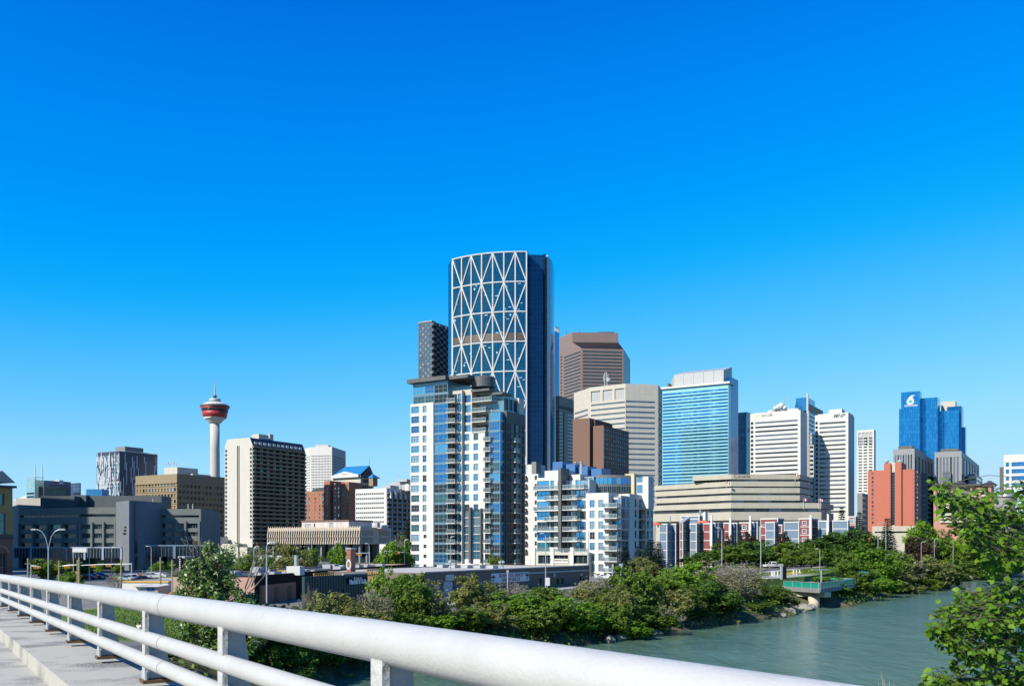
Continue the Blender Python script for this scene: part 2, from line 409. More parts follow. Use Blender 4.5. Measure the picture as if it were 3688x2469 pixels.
# ---------------------------------------------------------------- setting: river, ground, banks
def struct(name, mb, mt, label=None): return tag(mb.build(name, mt), label, None, None, 'structure')
def water_mat():
    m,nt,p=_new('river_water'); N=nt.nodes; L=nt.links
    p.inputs['Base Color'].default_value=(.050,.115,.095,1); p.inputs['Roughness'].default_value=.07; p.inputs['IOR'].default_value=1.33
    tc=N.new('ShaderNodeTexCoord'); mp=N.new('ShaderNodeMapping'); mp.inputs['Rotation'].default_value=(0,0,math.radians(-32))
    mp.inputs['Scale'].default_value=(.9,.38,1); L.new(tc.outputs['Object'],mp.inputs[0])
    n1=N.new('ShaderNodeTexNoise'); n1.inputs['Scale'].default_value=.75; n1.inputs['Detail'].default_value=7; n1.inputs['Roughness'].default_value=.68; n1.inputs['Distortion'].default_value=.6
    n2=N.new('ShaderNodeTexNoise'); n2.inputs['Scale'].default_value=.12; n2.inputs['Detail'].default_value=3
    L.new(mp.outputs[0],n1.inputs['Vector']); L.new(mp.outputs[0],n2.inputs['Vector'])
    b1=N.new('ShaderNodeBump'); b1.inputs['Strength'].default_value=.55; b1.inputs['Distance'].default_value=.8; L.new(n1.outputs[0],b1.inputs['Height'])
    b2=N.new('ShaderNodeBump'); b2.inputs['Strength'].default_value=.55; b2.inputs['Distance'].default_value=1.6; L.new(n2.outputs[0],b2.inputs['Height']); L.new(b1.outputs[0],b2.inputs['Normal'])
    L.new(b2.outputs[0],p.inputs['Normal'])
    mr=N.new('ShaderNodeMix'); mr.data_type='RGBA'; mr.inputs[6].default_value=(.07,.135,.09,1); mr.inputs[7].default_value=(.10,.18,.13,1)
    L.new(n2.outputs[0],mr.inputs[0]); L.new(mr.outputs[2],p.inputs['Base Color'])
    return m
def ground_mat(name, a, b, scale=.12, rough=.9, bump=.3, bscale=3):
    a=tuple(c*.8 for c in a); b=tuple(c*.8 for c in b)
    m,nt,p=_new(name); N=nt.nodes; L=nt.links
    tc=N.new('ShaderNodeTexCoord'); no=N.new('ShaderNodeTexNoise'); no.inputs['Scale'].default_value=scale; no.inputs['Detail'].default_value=9; no.inputs['Roughness'].default_value=.7
    L.new(tc.outputs['Object'],no.inputs['Vector'])
    r=N.new('ShaderNodeValToRGB'); r.color_ramp.elements[0].position=.38; r.color_ramp.elements[1].position=.62
    r.color_ramp.elements[0].color=(*a,1); r.color_ramp.elements[1].color=(*b,1); L.new(no.outputs[0],r.inputs[0]); L.new(r.outputs[0],p.inputs['Base Color'])
    p.inputs['Roughness'].default_value=rough; p.inputs['Specular IOR Level'].default_value=.25
    n2=N.new('ShaderNodeTexNoise'); n2.inputs['Scale'].default_value=bscale; n2.inputs['Detail'].default_value=5; L.new(tc.outputs['Object'],n2.inputs['Vector'])
    bu=N.new('ShaderNodeBump'); bu.inputs['Strength'].default_value=bump; bu.inputs['Distance'].default_value=.1; L.new(n2.outputs[0],bu.inputs['Height']); L.new(bu.outputs[0],p.inputs['Normal'])
    return m
M['water']=water_mat()
M['land']=ground_mat('city_ground',(.16,.155,.14),(.24,.23,.205))
M['bank']=ground_mat('river_bank_soil',(.05,.06,.025),(.13,.11,.07),.5,bump=.8,bscale=1.2)
M['grass']=ground_mat('mown_grass',(.085,.15,.02),(.14,.21,.035),.6,bump=.6,bscale=6)
M['asphalt']=ground_mat('asphalt',(.085,.085,.088),(.13,.13,.13),.4)
M['pave']=ground_mat('pale_paving',(.36,.34,.31),(.44,.42,.38),.5)
M['gravel']=ground_mat('grey_gravel',(.24,.235,.225),(.36,.35,.33),1.2,bump=.7)
# south bank waterline (city side), running upstream away from the eye
BANK=[(-1800,-2900),(-330,-420),(-140,-110),(-47,8),(-25,54),(-15.7,83.5),(9,113),(24,131),(47,157),(53,171),(57.5,178.5),(65,180),(83,213),(111,256),(154,320),(190,372),(262,470),(420,640),(900,1100),(3500,3600)]
INL=Vector((-.857,.515,0))
def bank_pt(i): return Vector((*BANK[i],0))
g=MB()
rings=[]
for i in range(len(BANK)):
    p=bank_pt(i); rings.append([p+INL*7+Vector((0,0,GZ-.3)), p+INL*16+Vector((0,0,GZ)), p+INL*120+Vector((0,0,GZ)), p+INL*900+Vector((0,0,GZ)), p+INL*9000+Vector((0,0,GZ))])
for a,b in zip(rings,rings[1:]):
    for k in range(4): g.face([a[k],b[k],b[k+1],a[k+1]])
struct('ground',g,M['land'])
b=MB()
def bankline():
    pts=[]
    for i in range(3,len(BANK)-3):
        p,q=bank_pt(i),bank_pt(i+1); n=max(2,int((q-p).length/2.2))
        pts += [p.lerp(q,k/n) for k in range(n)]
    return pts
bl=bankline(); rows=[]
for p in bl:
    j=R.uniform(-.9,.9)
    rows.append([p-INL*(1.5+j)+Vector((0,0,-.6)), p+INL*(.2+j*.6)+Vector((0,0,.15+R.uniform(0,.3))), p+INL*(2.2+R.uniform(-.5,.5))+Vector((0,0,1.1+R.uniform(-.3,.4))), p+INL*(4.6+R.uniform(-.5,.5))+Vector((0,0,2.3+R.uniform(-.3,.3))), p+INL*7.2+Vector((0,0,GZ-.28))])
for r1,r2 in zip(rows,rows[1:]):
    for k in range(4): b.face([r1[k],r2[k],r2[k+1],r1[k+1]])
struct('river_bank_slope',b,M['bank'])
w=MB(); w.face([(-4000,-4000,0),(6000,-4000,0),(6000,6000,0),(-4000,6000,0)]); struct('river_water',w,M['water'])
# north bank, outside the frame to the right of and below the bridge
NB=[(-700,-1200),(-60,-105),(1,-3),(4.8,5),(20,30),(70,102),(200,300),(420,560),(1400,1700)]
n=MB()
for (a,c) in zip(NB,NB[1:]):
    a=Vector((*a,0)); c=Vector((*c,0))
    n.face([a+Vector((0,0,-.3)),a-INL*5+Vector((0,0,2)),c-INL*5+Vector((0,0,2)),c+Vector((0,0,-.3))])
    n.face([a-INL*5+Vector((0,0,2)),a-INL*900+Vector((0,0,3)),c-INL*900+Vector((0,0,3)),c-INL*5+Vector((0,0,2))])
struct('north_bank',n,M['bank'])
def sheet(name, pts, z, mt):
    s=MB(); s.face([(p[0],p[1],z) for p in pts]); 
    o=struct(name,s,mt)
    if o.data.polygons[0].normal.z<0: o.data.flip_normals()
    return o
def gp(u,v,z=GZ): p=on_plane(u,v,z); return (p.x,p.y)
def d(x): return x*1.5747
sheet('lawn',[gp(d(120),d(1402)),gp(d(400),d(1368)),gp(d(520),d(1368)),gp(d(470),d(1466)),gp(d(240),d(1464)),gp(d(60),d(1440))],GZ+.012,M['grass'])
sheet('grass_verge',[gp(d(255),d(1330)),gp(d(255),d(1316)),gp(d(430),d(1316)),gp(d(430),d(1330))],GZ+.012,M['grass'])
sheet('river_path',[gp(d(240),d(1478)),gp(d(480),d(1468)),gp(d(480),d(1490)),gp(d(240),d(1503))],GZ+.016,M['asphalt'])
# the riverside road past the brown warehouse and up to the park
RD=[gp(d(760),d(1420)),gp(d(1000),d(1400)),gp(d(1230),d(1366)),gp(d(1420),d(1338)),gp(d(1500),d(1328))]
road=MB(); kerb=MB()
rp=[Vector((x,y,0)) for x,y in RD]
def strip(mb,line,o0,o1,z,th=0):
    for i in range(len(line)-1):
        def off(i,o):
            t=(line[min(i+1,len(line)-1)]-line[max(i-1,0)]).normalized(); nn=Vector((-t.y,t.x,0)); return line[i]+nn*o
        a,b_,c,e=off(i,o0),off(i+1,o0),off(i+1,o1),off(i,o1)
        q=[Vector((p.x,p.y,z)) for p in (a,b_,c,e)]
        mb.face(q)
        if th:
            lo=[p-Vector((0,0,th)) for p in q]
            for k in range(4): mb.face([lo[k],lo[(k+1)%4],q[(k+1)%4],q[k]])
strip(road,rp,-4.2,4.2,GZ+.02); struct('riverside_road',road,M['asphalt'])
strip(kerb,rp,4.2,6.6,GZ+.14,.14); strip(kerb,rp,-6.8,-4.2,GZ+.14,.14); struct('pavement',kerb,M['pave'])
mk=MB()
for i in range(60):
    t=i/60*(len(rp)-1); k=int(t); a=rp[k].lerp(rp[k+1],t-k); tt=(rp[k+1]-rp[k]).normalized(); nn=Vector((-tt.y,tt.x,0))
    if i%2==0:
        p=[a-nn*.08,a+tt*2.2-nn*.08,a+tt*2.2+nn*.08,a+nn*.08]; mk.face([(q.x,q.y,GZ+.024) for q in p])
struct('road_markings',mk,M['whitetrim'])
sheet('gravel_lot',[gp(d(440),d(1360)),gp(d(760),d(1362)),gp(d(700),d(1330)),gp(d(470),d(1322))],GZ+.008,M['gravel'])
sheet('parking_lot',[gp(d(60),d(1330)),gp(d(420),d(1330)),gp(d(900),d(1288)),gp(d(300),d(1290)),gp(d(60),d(1300))],GZ+.004,M['asphalt'])
sheet('park_lawn',[gp(d(1990),d(1292)),gp(d(2120),d(1284)),gp(d(2320),d(1272)),gp(d(2300),d(1258)),gp(d(2010),d(1268))],GZ+.012,M['grass'])
TZ=5.2
def gt(u,v): return gp(d(u),d(v),TZ)
tp=[gt(1640,1328),gt(1700,1328),gt(1840,1318),gt(1885,1312),gt(2000,1291),gt(2020,1282),gt(1980,1277),gt(1640,1290)]
tm=MB(); tm.face([(x,y,TZ) for x,y in tp]); cxy=(sum(p[0] for p in tp)/8,sum(p[1] for p in tp)/8)
for (a,c) in zip(tp,tp[1:]+tp[:1]):
    def outw(p): v=Vector((p[0]-cxy[0],p[1]-cxy[1],0)).normalized(); return (p[0]+v.x*5,p[1]+v.y*5,GZ-.6)
    tm.face([(c[0],c[1],TZ),(a[0],a[1],TZ),outw(a),outw(c)])
o=struct('park_terrace',tm,M['grass'])
import bmesh
bm_=bmesh.new(); bm_.from_mesh(o.data); bmesh.ops.recalc_face_normals(bm_,faces=bm_.faces); bm_.to_mesh(o.data); bm_.free()
if o.data.polygons[0].normal.z<0: o.data.flip_normals()
sheet('park_road',[gt(1640,1317),gt(1751,1306),gt(1890,1293.5),gt(2000,1284),gt(1990,1278.5),gt(1911,1282),gt(1755,1297),gt(1640,1306)],TZ+.012,M['asphalt'])
sheet('plaza',[gt(1640,1326),gt(1700,1326),gt(1800,1320),gt(1870,1313),gt(1790,1313),gt(1640,1324)],TZ+.016,M['pave'])
sheet('park_pavement',[gt(1640,1321),gt(1751,1309.5),gt(1890,1296),gt(1890,1293.7),gt(1751,1306.2),gt(1640,1317.4)],TZ+.1,M['pave'])

# ---------------------------------------------------------------- bridge and its white railing (straight in plan, falling 2 % towards the city)
BDIR=Vector((-1.9,3.0,0)).normalized(); BN=Vector((-BDIR.y,BDIR.x,0))      # BN points to the roadway (left of the rail)
def rail_pt(t, h):     # t: posts, 0 at the nearest post in view; h: height above the base
    Y=5.8+3.0*t
    return Vector((-.75-1.9*t, Y, HC-(.49+.021*Y)-1.0+h-.025*max(0.0,-t)))
def conc_mat():
    m,nt,p=_new('bridge_concrete'); N=nt.nodes; L=nt.links
    tc=N.new('ShaderNodeTexCoord')
    n1=N.new('ShaderNodeTexNoise'); n1.inputs['Scale'].default_value=.75; n1.inputs['Detail'].default_value=5; L.new(tc.outputs['Object'],n1.inputs['Vector'])
    v=N.new('ShaderNodeTexVoronoi'); v.inputs['Scale'].default_value=24; L.new(tc.outputs['Object'],v.inputs['Vector'])
    r=N.new('ShaderNodeValToRGB'); r.color_ramp.elements[0].position=.47; r.color_ramp.elements[1].position=.60; L.new(n1.outputs[0],r.inputs[0])
    peb=N.new('ShaderNodeValToRGB'); peb.color_ramp.elements[0].color=(.33,.32,.295,1); peb.color_ramp.elements[1].color=(.15,.148,.14,1); peb.color_ramp.elements[0].position=.1; peb.color_ramp.elements[1].position=.6
    L.new(v.outputs['Distance'],peb.inputs[0])
    mx=N.new('ShaderNodeMix'); mx.data_type='RGBA'; L.new(r.outputs[0],mx.inputs[0]); mx.inputs[6].default_value=(.34,.325,.29,1); L.new(peb.outputs[0],mx.inputs[7])
    n3=N.new('ShaderNodeTexNoise'); n3.inputs['Scale'].default_value=.7; n3.inputs['Detail'].default_value=8; n3.inputs['Roughness'].default_value=.75; L.new(tc.outputs['Object'],n3.inputs['Vector'])
    r3=N.new('ShaderNodeValToRGB'); r3.color_ramp.elements[0].position=.60; r3.color_ramp.elements[1].position=.74; L.new(n3.outputs[0],r3.inputs[0])
    m2=N.new('ShaderNodeMix'); m2.data_type='RGBA'; L.new(r3.outputs[0],m2.inputs[0]); L.new(mx.outputs[2],m2.inputs[6]); m2.inputs[7].default_value=(.27,.22,.15,1)
    L.new(m2.outputs[2],p.inputs['Base Color']); p.inputs['Roughness'].default_value=.9
    ml=N.new('ShaderNodeMath'); ml.operation='MULTIPLY'; L.new(v.outputs['Distance'],ml.inputs[0]); L.new(r.outputs[0],ml.inputs[1])
    bu=N.new('ShaderNodeBump'); bu.inputs['Strength'].default_value=.7; bu.inputs['Distance'].default_value=.03; bu.invert=True; L.new(ml.outputs[0],bu.inputs['Height']); L.new(bu.outputs[0],p.inputs['Normal'])
    return m
M['bconc']=conc_mat()
def rail_mat():
    m=mat('white_rail_paint',(.50,.50,.485),.5,var=.07,scale=1.6,bump=.12,bscale=40); nt=m.node_tree; N=nt.nodes; L=nt.links; p=N['Principled BSDF']
    src=p.inputs['Base Color'].links[0].from_socket; tc=N.new('ShaderNodeTexCoord'); n=N.new('ShaderNodeTexNoise'); n.inputs['Scale'].default_value=9; n.inputs['Detail'].default_value=10; n.inputs['Roughness'].default_value=.8
    L.new(tc.outputs['Object'],n.inputs['Vector']); r=N.new('ShaderNodeValToRGB'); r.color_ramp.elements[0].position=.60; r.color_ramp.elements[1].position=.72; L.new(n.outputs[0],r.inputs[0])
    mx=N.new('ShaderNodeMix'); mx.data_type='RGBA'; L.new(r.outputs[0],mx.inputs[0]); L.new(src,mx.inputs[6]); mx.inputs[7].default_value=(.26,.245,.215,1); L.new(mx.outputs[2],p.inputs['Base Color']); return m
M['railpaint']=rail_mat()
M['railplain']=mat('white_rail_paint',(.50,.50,.485),.5,var=.07,scale=1.6,bump=.12,bscale=40)
M['postpaint']=mat('grey_white_post_paint',(.50,.50,.49),.5,var=.12,scale=4,bump=.5,bscale=14)
M['rust']=mat('rusty_steel',(.16,.075,.03),.8,var=.4,scale=6)
def along(mb, h0, h1, o0, o1, t0=-3.2, t1=30, m=0):
    """a bar of the bridge, between two offsets towards the roadway"""
    a=rail_pt(t0,h0)+BN*o0; L_=rail_pt(t1,h0)-rail_pt(t0,h0)
    mb.obox(a, L_, BN*(o1-o0), (0,0,h1-h0), m)
br=empty('road_bridge',rail_pt(0,0),0,'grey concrete bridge deck and kerb carrying the white railing','bridge')
def rel(mb):
    o=br.location; mb.v=[(x-o.x,y-o.y,z-o.z) for x,y,z in mb.v]; return mb
k=MB(); along(k,-.5,0.0,-.62,.85); rel(k).build('kerb',M['bconc'],br)
k=MB(); along(k,-1.2,-.26,.85,14); along(k,-1.9,-.5,-.55,.845); along(k,-2.6,-1.2,.3,1.2); along(k,-2.6,-1.2,6,7); rel(k).build('deck',M['bconc'],br)
k=MB()
for t in (9.5,19):
    p=rail_pt(t,0)+BN*6
    for oo in (-4.5,0,4.5): k.tube([(p.x+BN.x*oo,p.y+BN.y*oo,0),(p.x+BN.x*oo,p.y+BN.y*oo,p.z-1.2)],.7,16)
rel(k).build('pier',M['bconc'],br)
rl=empty('bridge_railing',rail_pt(0,0),0,'long white tubular steel railing along the bridge kerb','railing')
def relr(mb):
    o=rl.location; mb.v=[(x-o.x,y-o.y,z-o.z) for x,y,z in mb.v]; return mb
for h,r,nm in ((1.0,.136,'top_rail'),(.565,.086,'lower_rail'),(.275,.086,'lower_rail')):
    k=MB(); joint=1.72
    for ta,tb in ((-3.2,joint),(joint+.005,joint+6),(joint+6.005,joint+14),(joint+14.005,30)):
        n=max(2,int((tb-ta)/.5)); o=BN*(.0 if h==1.0 else .06)
        k.tube([rail_pt(ta+(tb-ta)*i/n,h)+o for i in range(n+1)],r,40 if h==1.0 else 28,cap=False)
    o=relr(k).build(nm,M['railpaint'],rl,True)
    k=MB(); k.tube([rail_pt(joint-.02,h)+(BN*0 if h==1 else BN*.06),rail_pt(joint+.03,h)+(BN*0 if h==1 else BN*.06)],r-.012,28); relr(k).build('joint_sleeve',M['dark'],o,True)
post=MB()
# a tapered plate: narrow white flange facing the road, web widening outwards to the base
fl=.085
prof=[(.05,.06),(.05,.93),(-.11,.93),(-.22,.06)]          # (towards the roadway, height)
def pv(o,h,s): return BN*o+Vector((0,0,h))+BDIR*s
for s0,s1 in ((-.045,.045),):
    n=len(post.v)
    a=[pv(o,h,s0) for o,h in prof]; b=[pv(o,h,s1) for o,h in prof]
    post.face(a[::-1]); post.face(b)
    for i in range(4):
        j=(i+1)%4; post.face([a[i],a[j],b[j],b[i]])
post.obox(pv(.05,.03,-fl),BDIR*fl*2,BN*.05,(0,0,.9))
pme=post.mesh('post',M['postpaint'])
pl=MB(); pl.obox(pv(-.27,0.003,-.13),BDIR*.26,BN*.40,(0,0,.045)); plm=pl.mesh('base_plate',M['rust'])
boms=[]
for s_ in (-.10,.10):
    for o_ in (.09,-.24): bo=MB(); bo.tube([pv(o_,.045,s_),pv(o_,.15,s_)],.022,8); boms.append(bo.mesh('anchor_bolt',M['steel']))
for t in range(-1,26):
    q=link('post',pme,rl,rail_pt(t,0)-rl.location)
    link('base_plate',plm,q); [link('anchor_bolt',bm_,q) for bm_ in boms]
# ---------------------------------------------------------------- the tall white condominium tower in the middle
def balcony(b, x0,x1,y0,y1,z,h=1.05,slabm='white',open_side=None,glass='railglass'):
    """slab with a glazed balustrade on the three open sides; local coordinates of a building, y0 is the outer edge"""
    key=('balc',round(x1-x0,2),round(y1-y0,2),slabm,glass)
    w,dp=x1-x0,y1-y0
    def mk():
        m=MB(); m.box(0,w,0,dp,-.22,0)
        m.box(.05,w-.05,.04,.09,.08,h-.08,1); m.box(w-.09,w-.04,.09,dp,.08,h-.08,1); m.box(.04,.09,.09,dp,.08,h-.08,1)
        m.box(0,w,.02,.10,h-.08,h,2)
        n=max(2,int(w/1.1))
        for i in range(n+1): c=min(max(w*i/n-.03,0),w-.06); m.box(c,c+.06,.015,.035,0,h-.08,2)
        return m
    b.add('balcony',key,mk,[M[slabm],M[glass],M['lgrey']],(x0,y0,z))
T=Grid('condo_tower','tall white and blue glass condominium tower with stacked balconies, in front of the diagrid skyscraper','apartment tower',ku(4,120),ku(4,797),d(1197),262,kv(4,290))
X=lambda x,y=0: T.xe(ku(4,x),y)
Zl=lambda y,x=-10: T.zv(kv(4,y),x)
PIT=2.88
xa,xb,xc,xd=X(122,-3),X(294,-3),X(398,-3),X(480,-3)
zt1=T.zv(kv(4,262),xa,-3)                                    # top of the white bay
ztop=T.zv(kv(4,108),xa,-3)
rows=19
gls=mixm(('gl_sky',4),('gl_pale',5),('gl_blue',2),('gl_dark',1),('gl_green',1))
glb=mixm(('gl_blue',5),('gl_sky',3),('gl_dark',1),('gl_green',2))
def zrow(k,h=1.95): zt=T.zv(kv(4,283),xa,-3)-PIT*k; return zt-h,zt
w1a,w1b,w2a,w2b=X(128,-3),X(187,-3),X(214,-3),X(242,-3)
fr=[]
for k in range(rows):
    za,zb=zrow(k)
    lo=k>=9
    if k<17: fr.append((w1a,za,w1b,zb,'window',gls if not lo else mixm(('gl_pale',2),('gl_green',2),('gl_dark',2)),(3,2)))
    if k<13: fr.append((w2a,za,w2b,zb,'window',gls if not lo else mixm(('gl_pale',2),('gl_dark',2)),(2,2)))
    elif k<17: fr.append((w2a+.3,za+.9,w2b,zb,'window','gl_dark',(2,1)))
T.block(xa,xb,-3,10,0,zt1,front=fr,m=0)
# glass bay and its two-storey crown
fr=[]; ncol=3; gw=(xc-xb)
for k in range(-2,18):
    za,zb=zrow(k,2.35)
    fr.append((xb+.12,za,xc-.12,zb,'window_wall',glb if k<8 else mixm(('gl_green',3),('gl_dark',2),('gl_blue',1)),(3,2)))
T.block(xb,xc,-2.7,10,0,ztop-.1,front=fr,m=2,depth=.12)
fr=[]
for k in (-1,-2):
    za,zb=zrow(k,2.2)
    fr.append((xa+.9,za,xb-3.4,zb,'window_wall',glb,(3,2))); fr.append((xb-3.2,za,xb-.1,zb,'window_wall',glb,(3,2)))
T.block(xa+.6,xb,-2.6,10,zt1,ztop,front=fr,m=2,depth=.1)
# recess behind the first balcony stack, with tall dark doors and a blue strip window
fr=[]
for k in range(-1,18):
    za,zb=zrow(k,2.3); fr.append((xc+.3,za-.2,xc+(xd-xc)*.55,zb,'balcony_door','gl_dark',(2,1))); fr.append((xc+(xd-xc)*.62,za,xd-.25,zb,'window','gl_sky',(1,2)))
T.block(xc,xd,-1.0,10,0,zt1+3,front=fr,m=3)
for k in range(-1,17):
    za,zb=zrow(k); balcony(T,xc-.1,xd-.9,-3.4,-1.0,za-.55)
# second white wall and upper glass
x2a,x2b=xd,X(682); zt2=T.zv(kv(4,470),X(520))
wa,wb,wc,we=X(530),X(565),X(597),X(632)
fr=[]
zq=lambda k,h=1.9: (T.zv(kv(4,482),X(600))-PIT*k-h, T.zv(kv(4,482),X(600))-PIT*k)
for k in range(8):
    za,zb=zq(k)
    fr+= [(wa,za,wb,zb,'window',gls,(2,2)),(wc,za,we,zb,'window',gls,(2,2))]
gza,gzb=T.zv(kv(4,1430),X(600)),T.zv(kv(4,1052),X(600))
nz=6; ph=(gzb-gza)/nz
for k in range(nz):
    for p_,q_ in ((X(513),X(571)),(X(595),X(657))):
        fr.append((p_,gza+ph*k+.12,q_,gza+ph*(k+1)-.06,'window_wall',mixm(('gl_pale',5),('gl_sky',2)),(3,2)))
T.block(x2a,x2b,0,11,0,zt2,front=fr,m=0)
bm=MB(); bm.box(X(574),X(589),-1.0,-.003,gza-1,gzb+.6); bm.box(X(658),X(666),-.9,-.003,gza-1,gzb+.2); T.part('facade_fin',bm,M['dgrey'])
zc=T.zv(kv(4,150),X(540))
fr=[]
for k in range(-4,0):
    za,zb=zq(k,2.2); fr.append((X(500)+.1,za-.2,X(572),zb-.3,'window_wall',glb,(3,2)))
T.block(X(498),X(580),.3,11,zt2,zc,front=fr,m=3,depth=.12)
fr=[]
for k in range(-4,0):
    za,zb=zq(k,2.3); fr.append((X(586),za-.3,X(690),zb-.2,'window_wall',mixm(('gl_blue',2),('gl_dark',2)),(4,1)))
T.block(X(580),X(700),2.4,11,zt2,zc-1,front=fr,m=3,depth=.12)
for k in range(-4,0):
    za,zb=zq(k); balcony(T,X(584),X(735 if k<-3 else 690),-.2,2.4,za-.5)
# second balcony stack and the right-hand glass bay
x3=X(712); zt3=T.zv(kv(4,322),X(750))
fr=[]
for k in range(-2,13):
    za,zb=zq(k,2.3); fr.append((x2b+.2,za-.3,x3-.1,zb,'balcony_door','gl_dark',(2,1)))
T.block(x2b,x3,1.8,11,0,zt2+1,front=fr,m=3)
for k in range(0,13):
    za,zb=zq(k); balcony(T,x2b-.05,X(735),-.9,1.8,za-.45)
fr=[]; rt=[]
for k in range(-2,13):
    za,zb=zq(k,2.15)
    fr.append((x3+.15,za-.2,-.12,zb,'window_wall',glb if k<5 else mixm(('gl_blue',3),('gl_dark',3),('gl_green',1)),(4,2)))
    rt.append((.15,za-.2,T.yn(ku(4,829)),zb,'window_wall',mixm(('gl_blue',2),('gl_dark',3)),(3,2)))
T.block(x3,0,0.0,T.yn(ku(4,832)),0,zt3,front=fr,right=rt,m=2,depth=.12)
# shaded north side: stepped walls, balconies, glass
LW=T.LW; Yn=lambda x: T.yn(ku(4,x))
rt=[]; zn=T.zv(kv(4,325),0,6); y8=Yn(832)
for k in range(-1,13):
    za,zb=zq(k,2.4)
    for xa_,xb_,mt in ((836,847,'gl_dark'),(851,861,'gl_grey'),(906,932,'gl_green'),(942,960,'gl_dark')):
        rt.append((Yn(xa_),za,Yn(xb_),zb,'window',mt,(2,2)))
    rt.append((Yn(868),za-.35,Yn(900),zb,'balcony_door','gl_dark',(3,1)))
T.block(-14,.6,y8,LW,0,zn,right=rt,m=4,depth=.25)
bw=Yn(902)-Yn(866)
for k in range(0,13):
    za,zb=zq(k)
    def mk():
        m=MB(); m.box(0,1.5,0,bw,-.22,0); m.box(1.4,1.46,.04,bw-.04,.08,.97,1); m.box(.02,1.4,.04,.09,.08,.97,1); m.box(1.38,1.48,0,bw,.97,1.05,2); return m
    T.add('balcony',('bal_n',),mk,[M['white'],M['railglass'],M['lgrey']],(.6,Yn(866),za-.45))
zp=T.zv(kv(4,205),0,6)
rt=[(Yn(835+34*i),zn+.5,Yn(864+34*i),zp-.7,'window_wall',mixm(('gl_blue',2),('gl_dark',1)),(3,1)) for i in range(3)]
T.block(-12,-.3,2.5,Yn(940),zn-.4,zp,right=rt,m=2)
T.block(-6,.3,Yn(932),LW-.1,zn-.2,T.zv(kv(4,222),0,12),m=0)
# roof slabs, penthouse drum
bm=MB(); zr=T.zv(kv(4,112),xa,-3)
bm.box(xa-.6,X(400,-3),-4.0,9,ztop-.003,ztop+1.15); bm.box(X(400,-3),X(590),-2.5,9,ztop+.15,ztop+1.1)
T.part('roof_slab',bm,M['dgrey'])
bm=MB(); bm.box(X(585),X(722),-.6,10,zc-1.003,zc-.4); bm.box(X(720),.4,.6,6,zc-2.2,zc-1.5); T.part('roof_slab',bm,M['dgrey'])
bm=MB(); xd_=T.xe(ku(4,672),4); bm.lathe((xd_,4,ztop-2),[(3.5,0),(3.5,T.zv(kv(4,66),xd_,4)-ztop+2),(3.1,T.zv(kv(4,60),xd_,4)-ztop+2)],28); T.part('penthouse',bm,M['dgrey'])
bm=MB(); bm.box(X(300,-3),X(330,-3),1,3,ztop+1.15,ztop+2.2); bm.box(X(405),X(430),1,3,ztop+1.1,ztop+2.3); T.part('rooftop_vent',bm,M['lgrey'])
bm=MB(); bm.box(X(490),X(640),-2.6,0,1.6,3.0); bm.box(X(496),X(512),-2.4,-2,0,1.6); bm.box(X(620),X(638),-2.4,-2,0,1.6); T.part('entrance_canopy',bm,M['white'])
text('226',.9,((X(490)+X(640))/2,-2.63,2.3),(math.radians(90),0,0),M['lgrey'],T.root,'house_number')
T.done([M['white'],M['dgrey'],mat('blue_grey_spandrel',(.20,.36,.46),.25,.45,var=.1),M['cream'],mat('shaded_north_cladding',(.095,.095,.09),.6,var=.1)])  # last cladding darkened: the north side's shade is in its colour

# ---------------------------------------------------------------- the lower white condominium beside it
Nn=Grid('condo_block','white and blue eight storey condominium with a dark fin, right of the tall condo tower','apartment block',ku(5,228),ku(5,1185),ku(5,1540),250,kv(5,560))
X=lambda x,y=0: Nn.xe(ku(5,x),y)
Zf=lambda y,x: Nn.zv(kv(5,y),x)
P2=118/3.1367/F*258
gl1=mixm(('gl_sky',5),('gl_blue',3),('gl_pale',2)); gl2=mixm(('gl_sky',2),('gl_green',2),('gl_dark',1),('gl_blue',1))
xa=X(230); xw=X(497)
zB=Zf(512,X(360))            # slab under the top storey on the left part
fr=[]
for k in range(7):
    z0=zB-P2*(k-1)+.25-P2; z1=z0+P2-.55
    gm=gl1 if k<3 else gl2
    fr.append((xa+.15,z0,X(372),z1,'window_wall',gm,(3,2)))
    fr.append((X(384),z0,X(424),z1,'balcony_door','gl_dark' if k else 'gl_sky',(1,1))); fr.append((X(466),z0,X(494),z1-.2,'window',gm,(1,2)))
Nn.block(xa,xw,0,12,0,Zf(378,xa),front=fr,m=0)
for k in range(0,6):
    z=zB-P2*k; key=('b',)
    balcony(Nn,X(338) if k%2 else X(222),X(505),-1.7,0,z)
# white parapet block, dark fin
Nn.block(X(270),xw+.3,2.5,12,Zf(382,xa)-.5,Zf(285,X(380)),m=0)
bm=MB(); bm.box(X(508),X(540),-1.9,3,Zf(1170,X(520)),Zf(268,X(520))); bm.box(X(540)+.003,X(560),.6,3,Zf(1170,X(520)),Zf(500,X(520))); Nn.part('facade_fin',bm,M['dgrey'])
# middle bay: second balcony stack and its glass
fr=[]
xm0,xm1=xw,X(806)
for k in range(0,7):
    z0=zB-P2*k+.25; z1=z0+P2-.55; gm=gl1 if k<3 else gl2
    fr+= [(X(566),z0,X(614),z1,'window',gm,(2,2)),(X(650),z0,X(690),z1,'balcony_door',gm,(1,1)),(X(696),z0,X(796),z1,'window_wall',gm,(4,2))]
Nn.block(xm0+.003,xm1,.9,12,0,Zf(400,X(600)),front=fr,m=0)
Nn.block(X(556),X(664),3,12,Zf(400,X(600))-.4,Zf(330,X(600)),m=0)
for k in range(0,6):
    balcony(Nn,X(512),X(790) if k==0 else X(714),-1.5,.9,zB-P2*k+(.1 if k else .1))
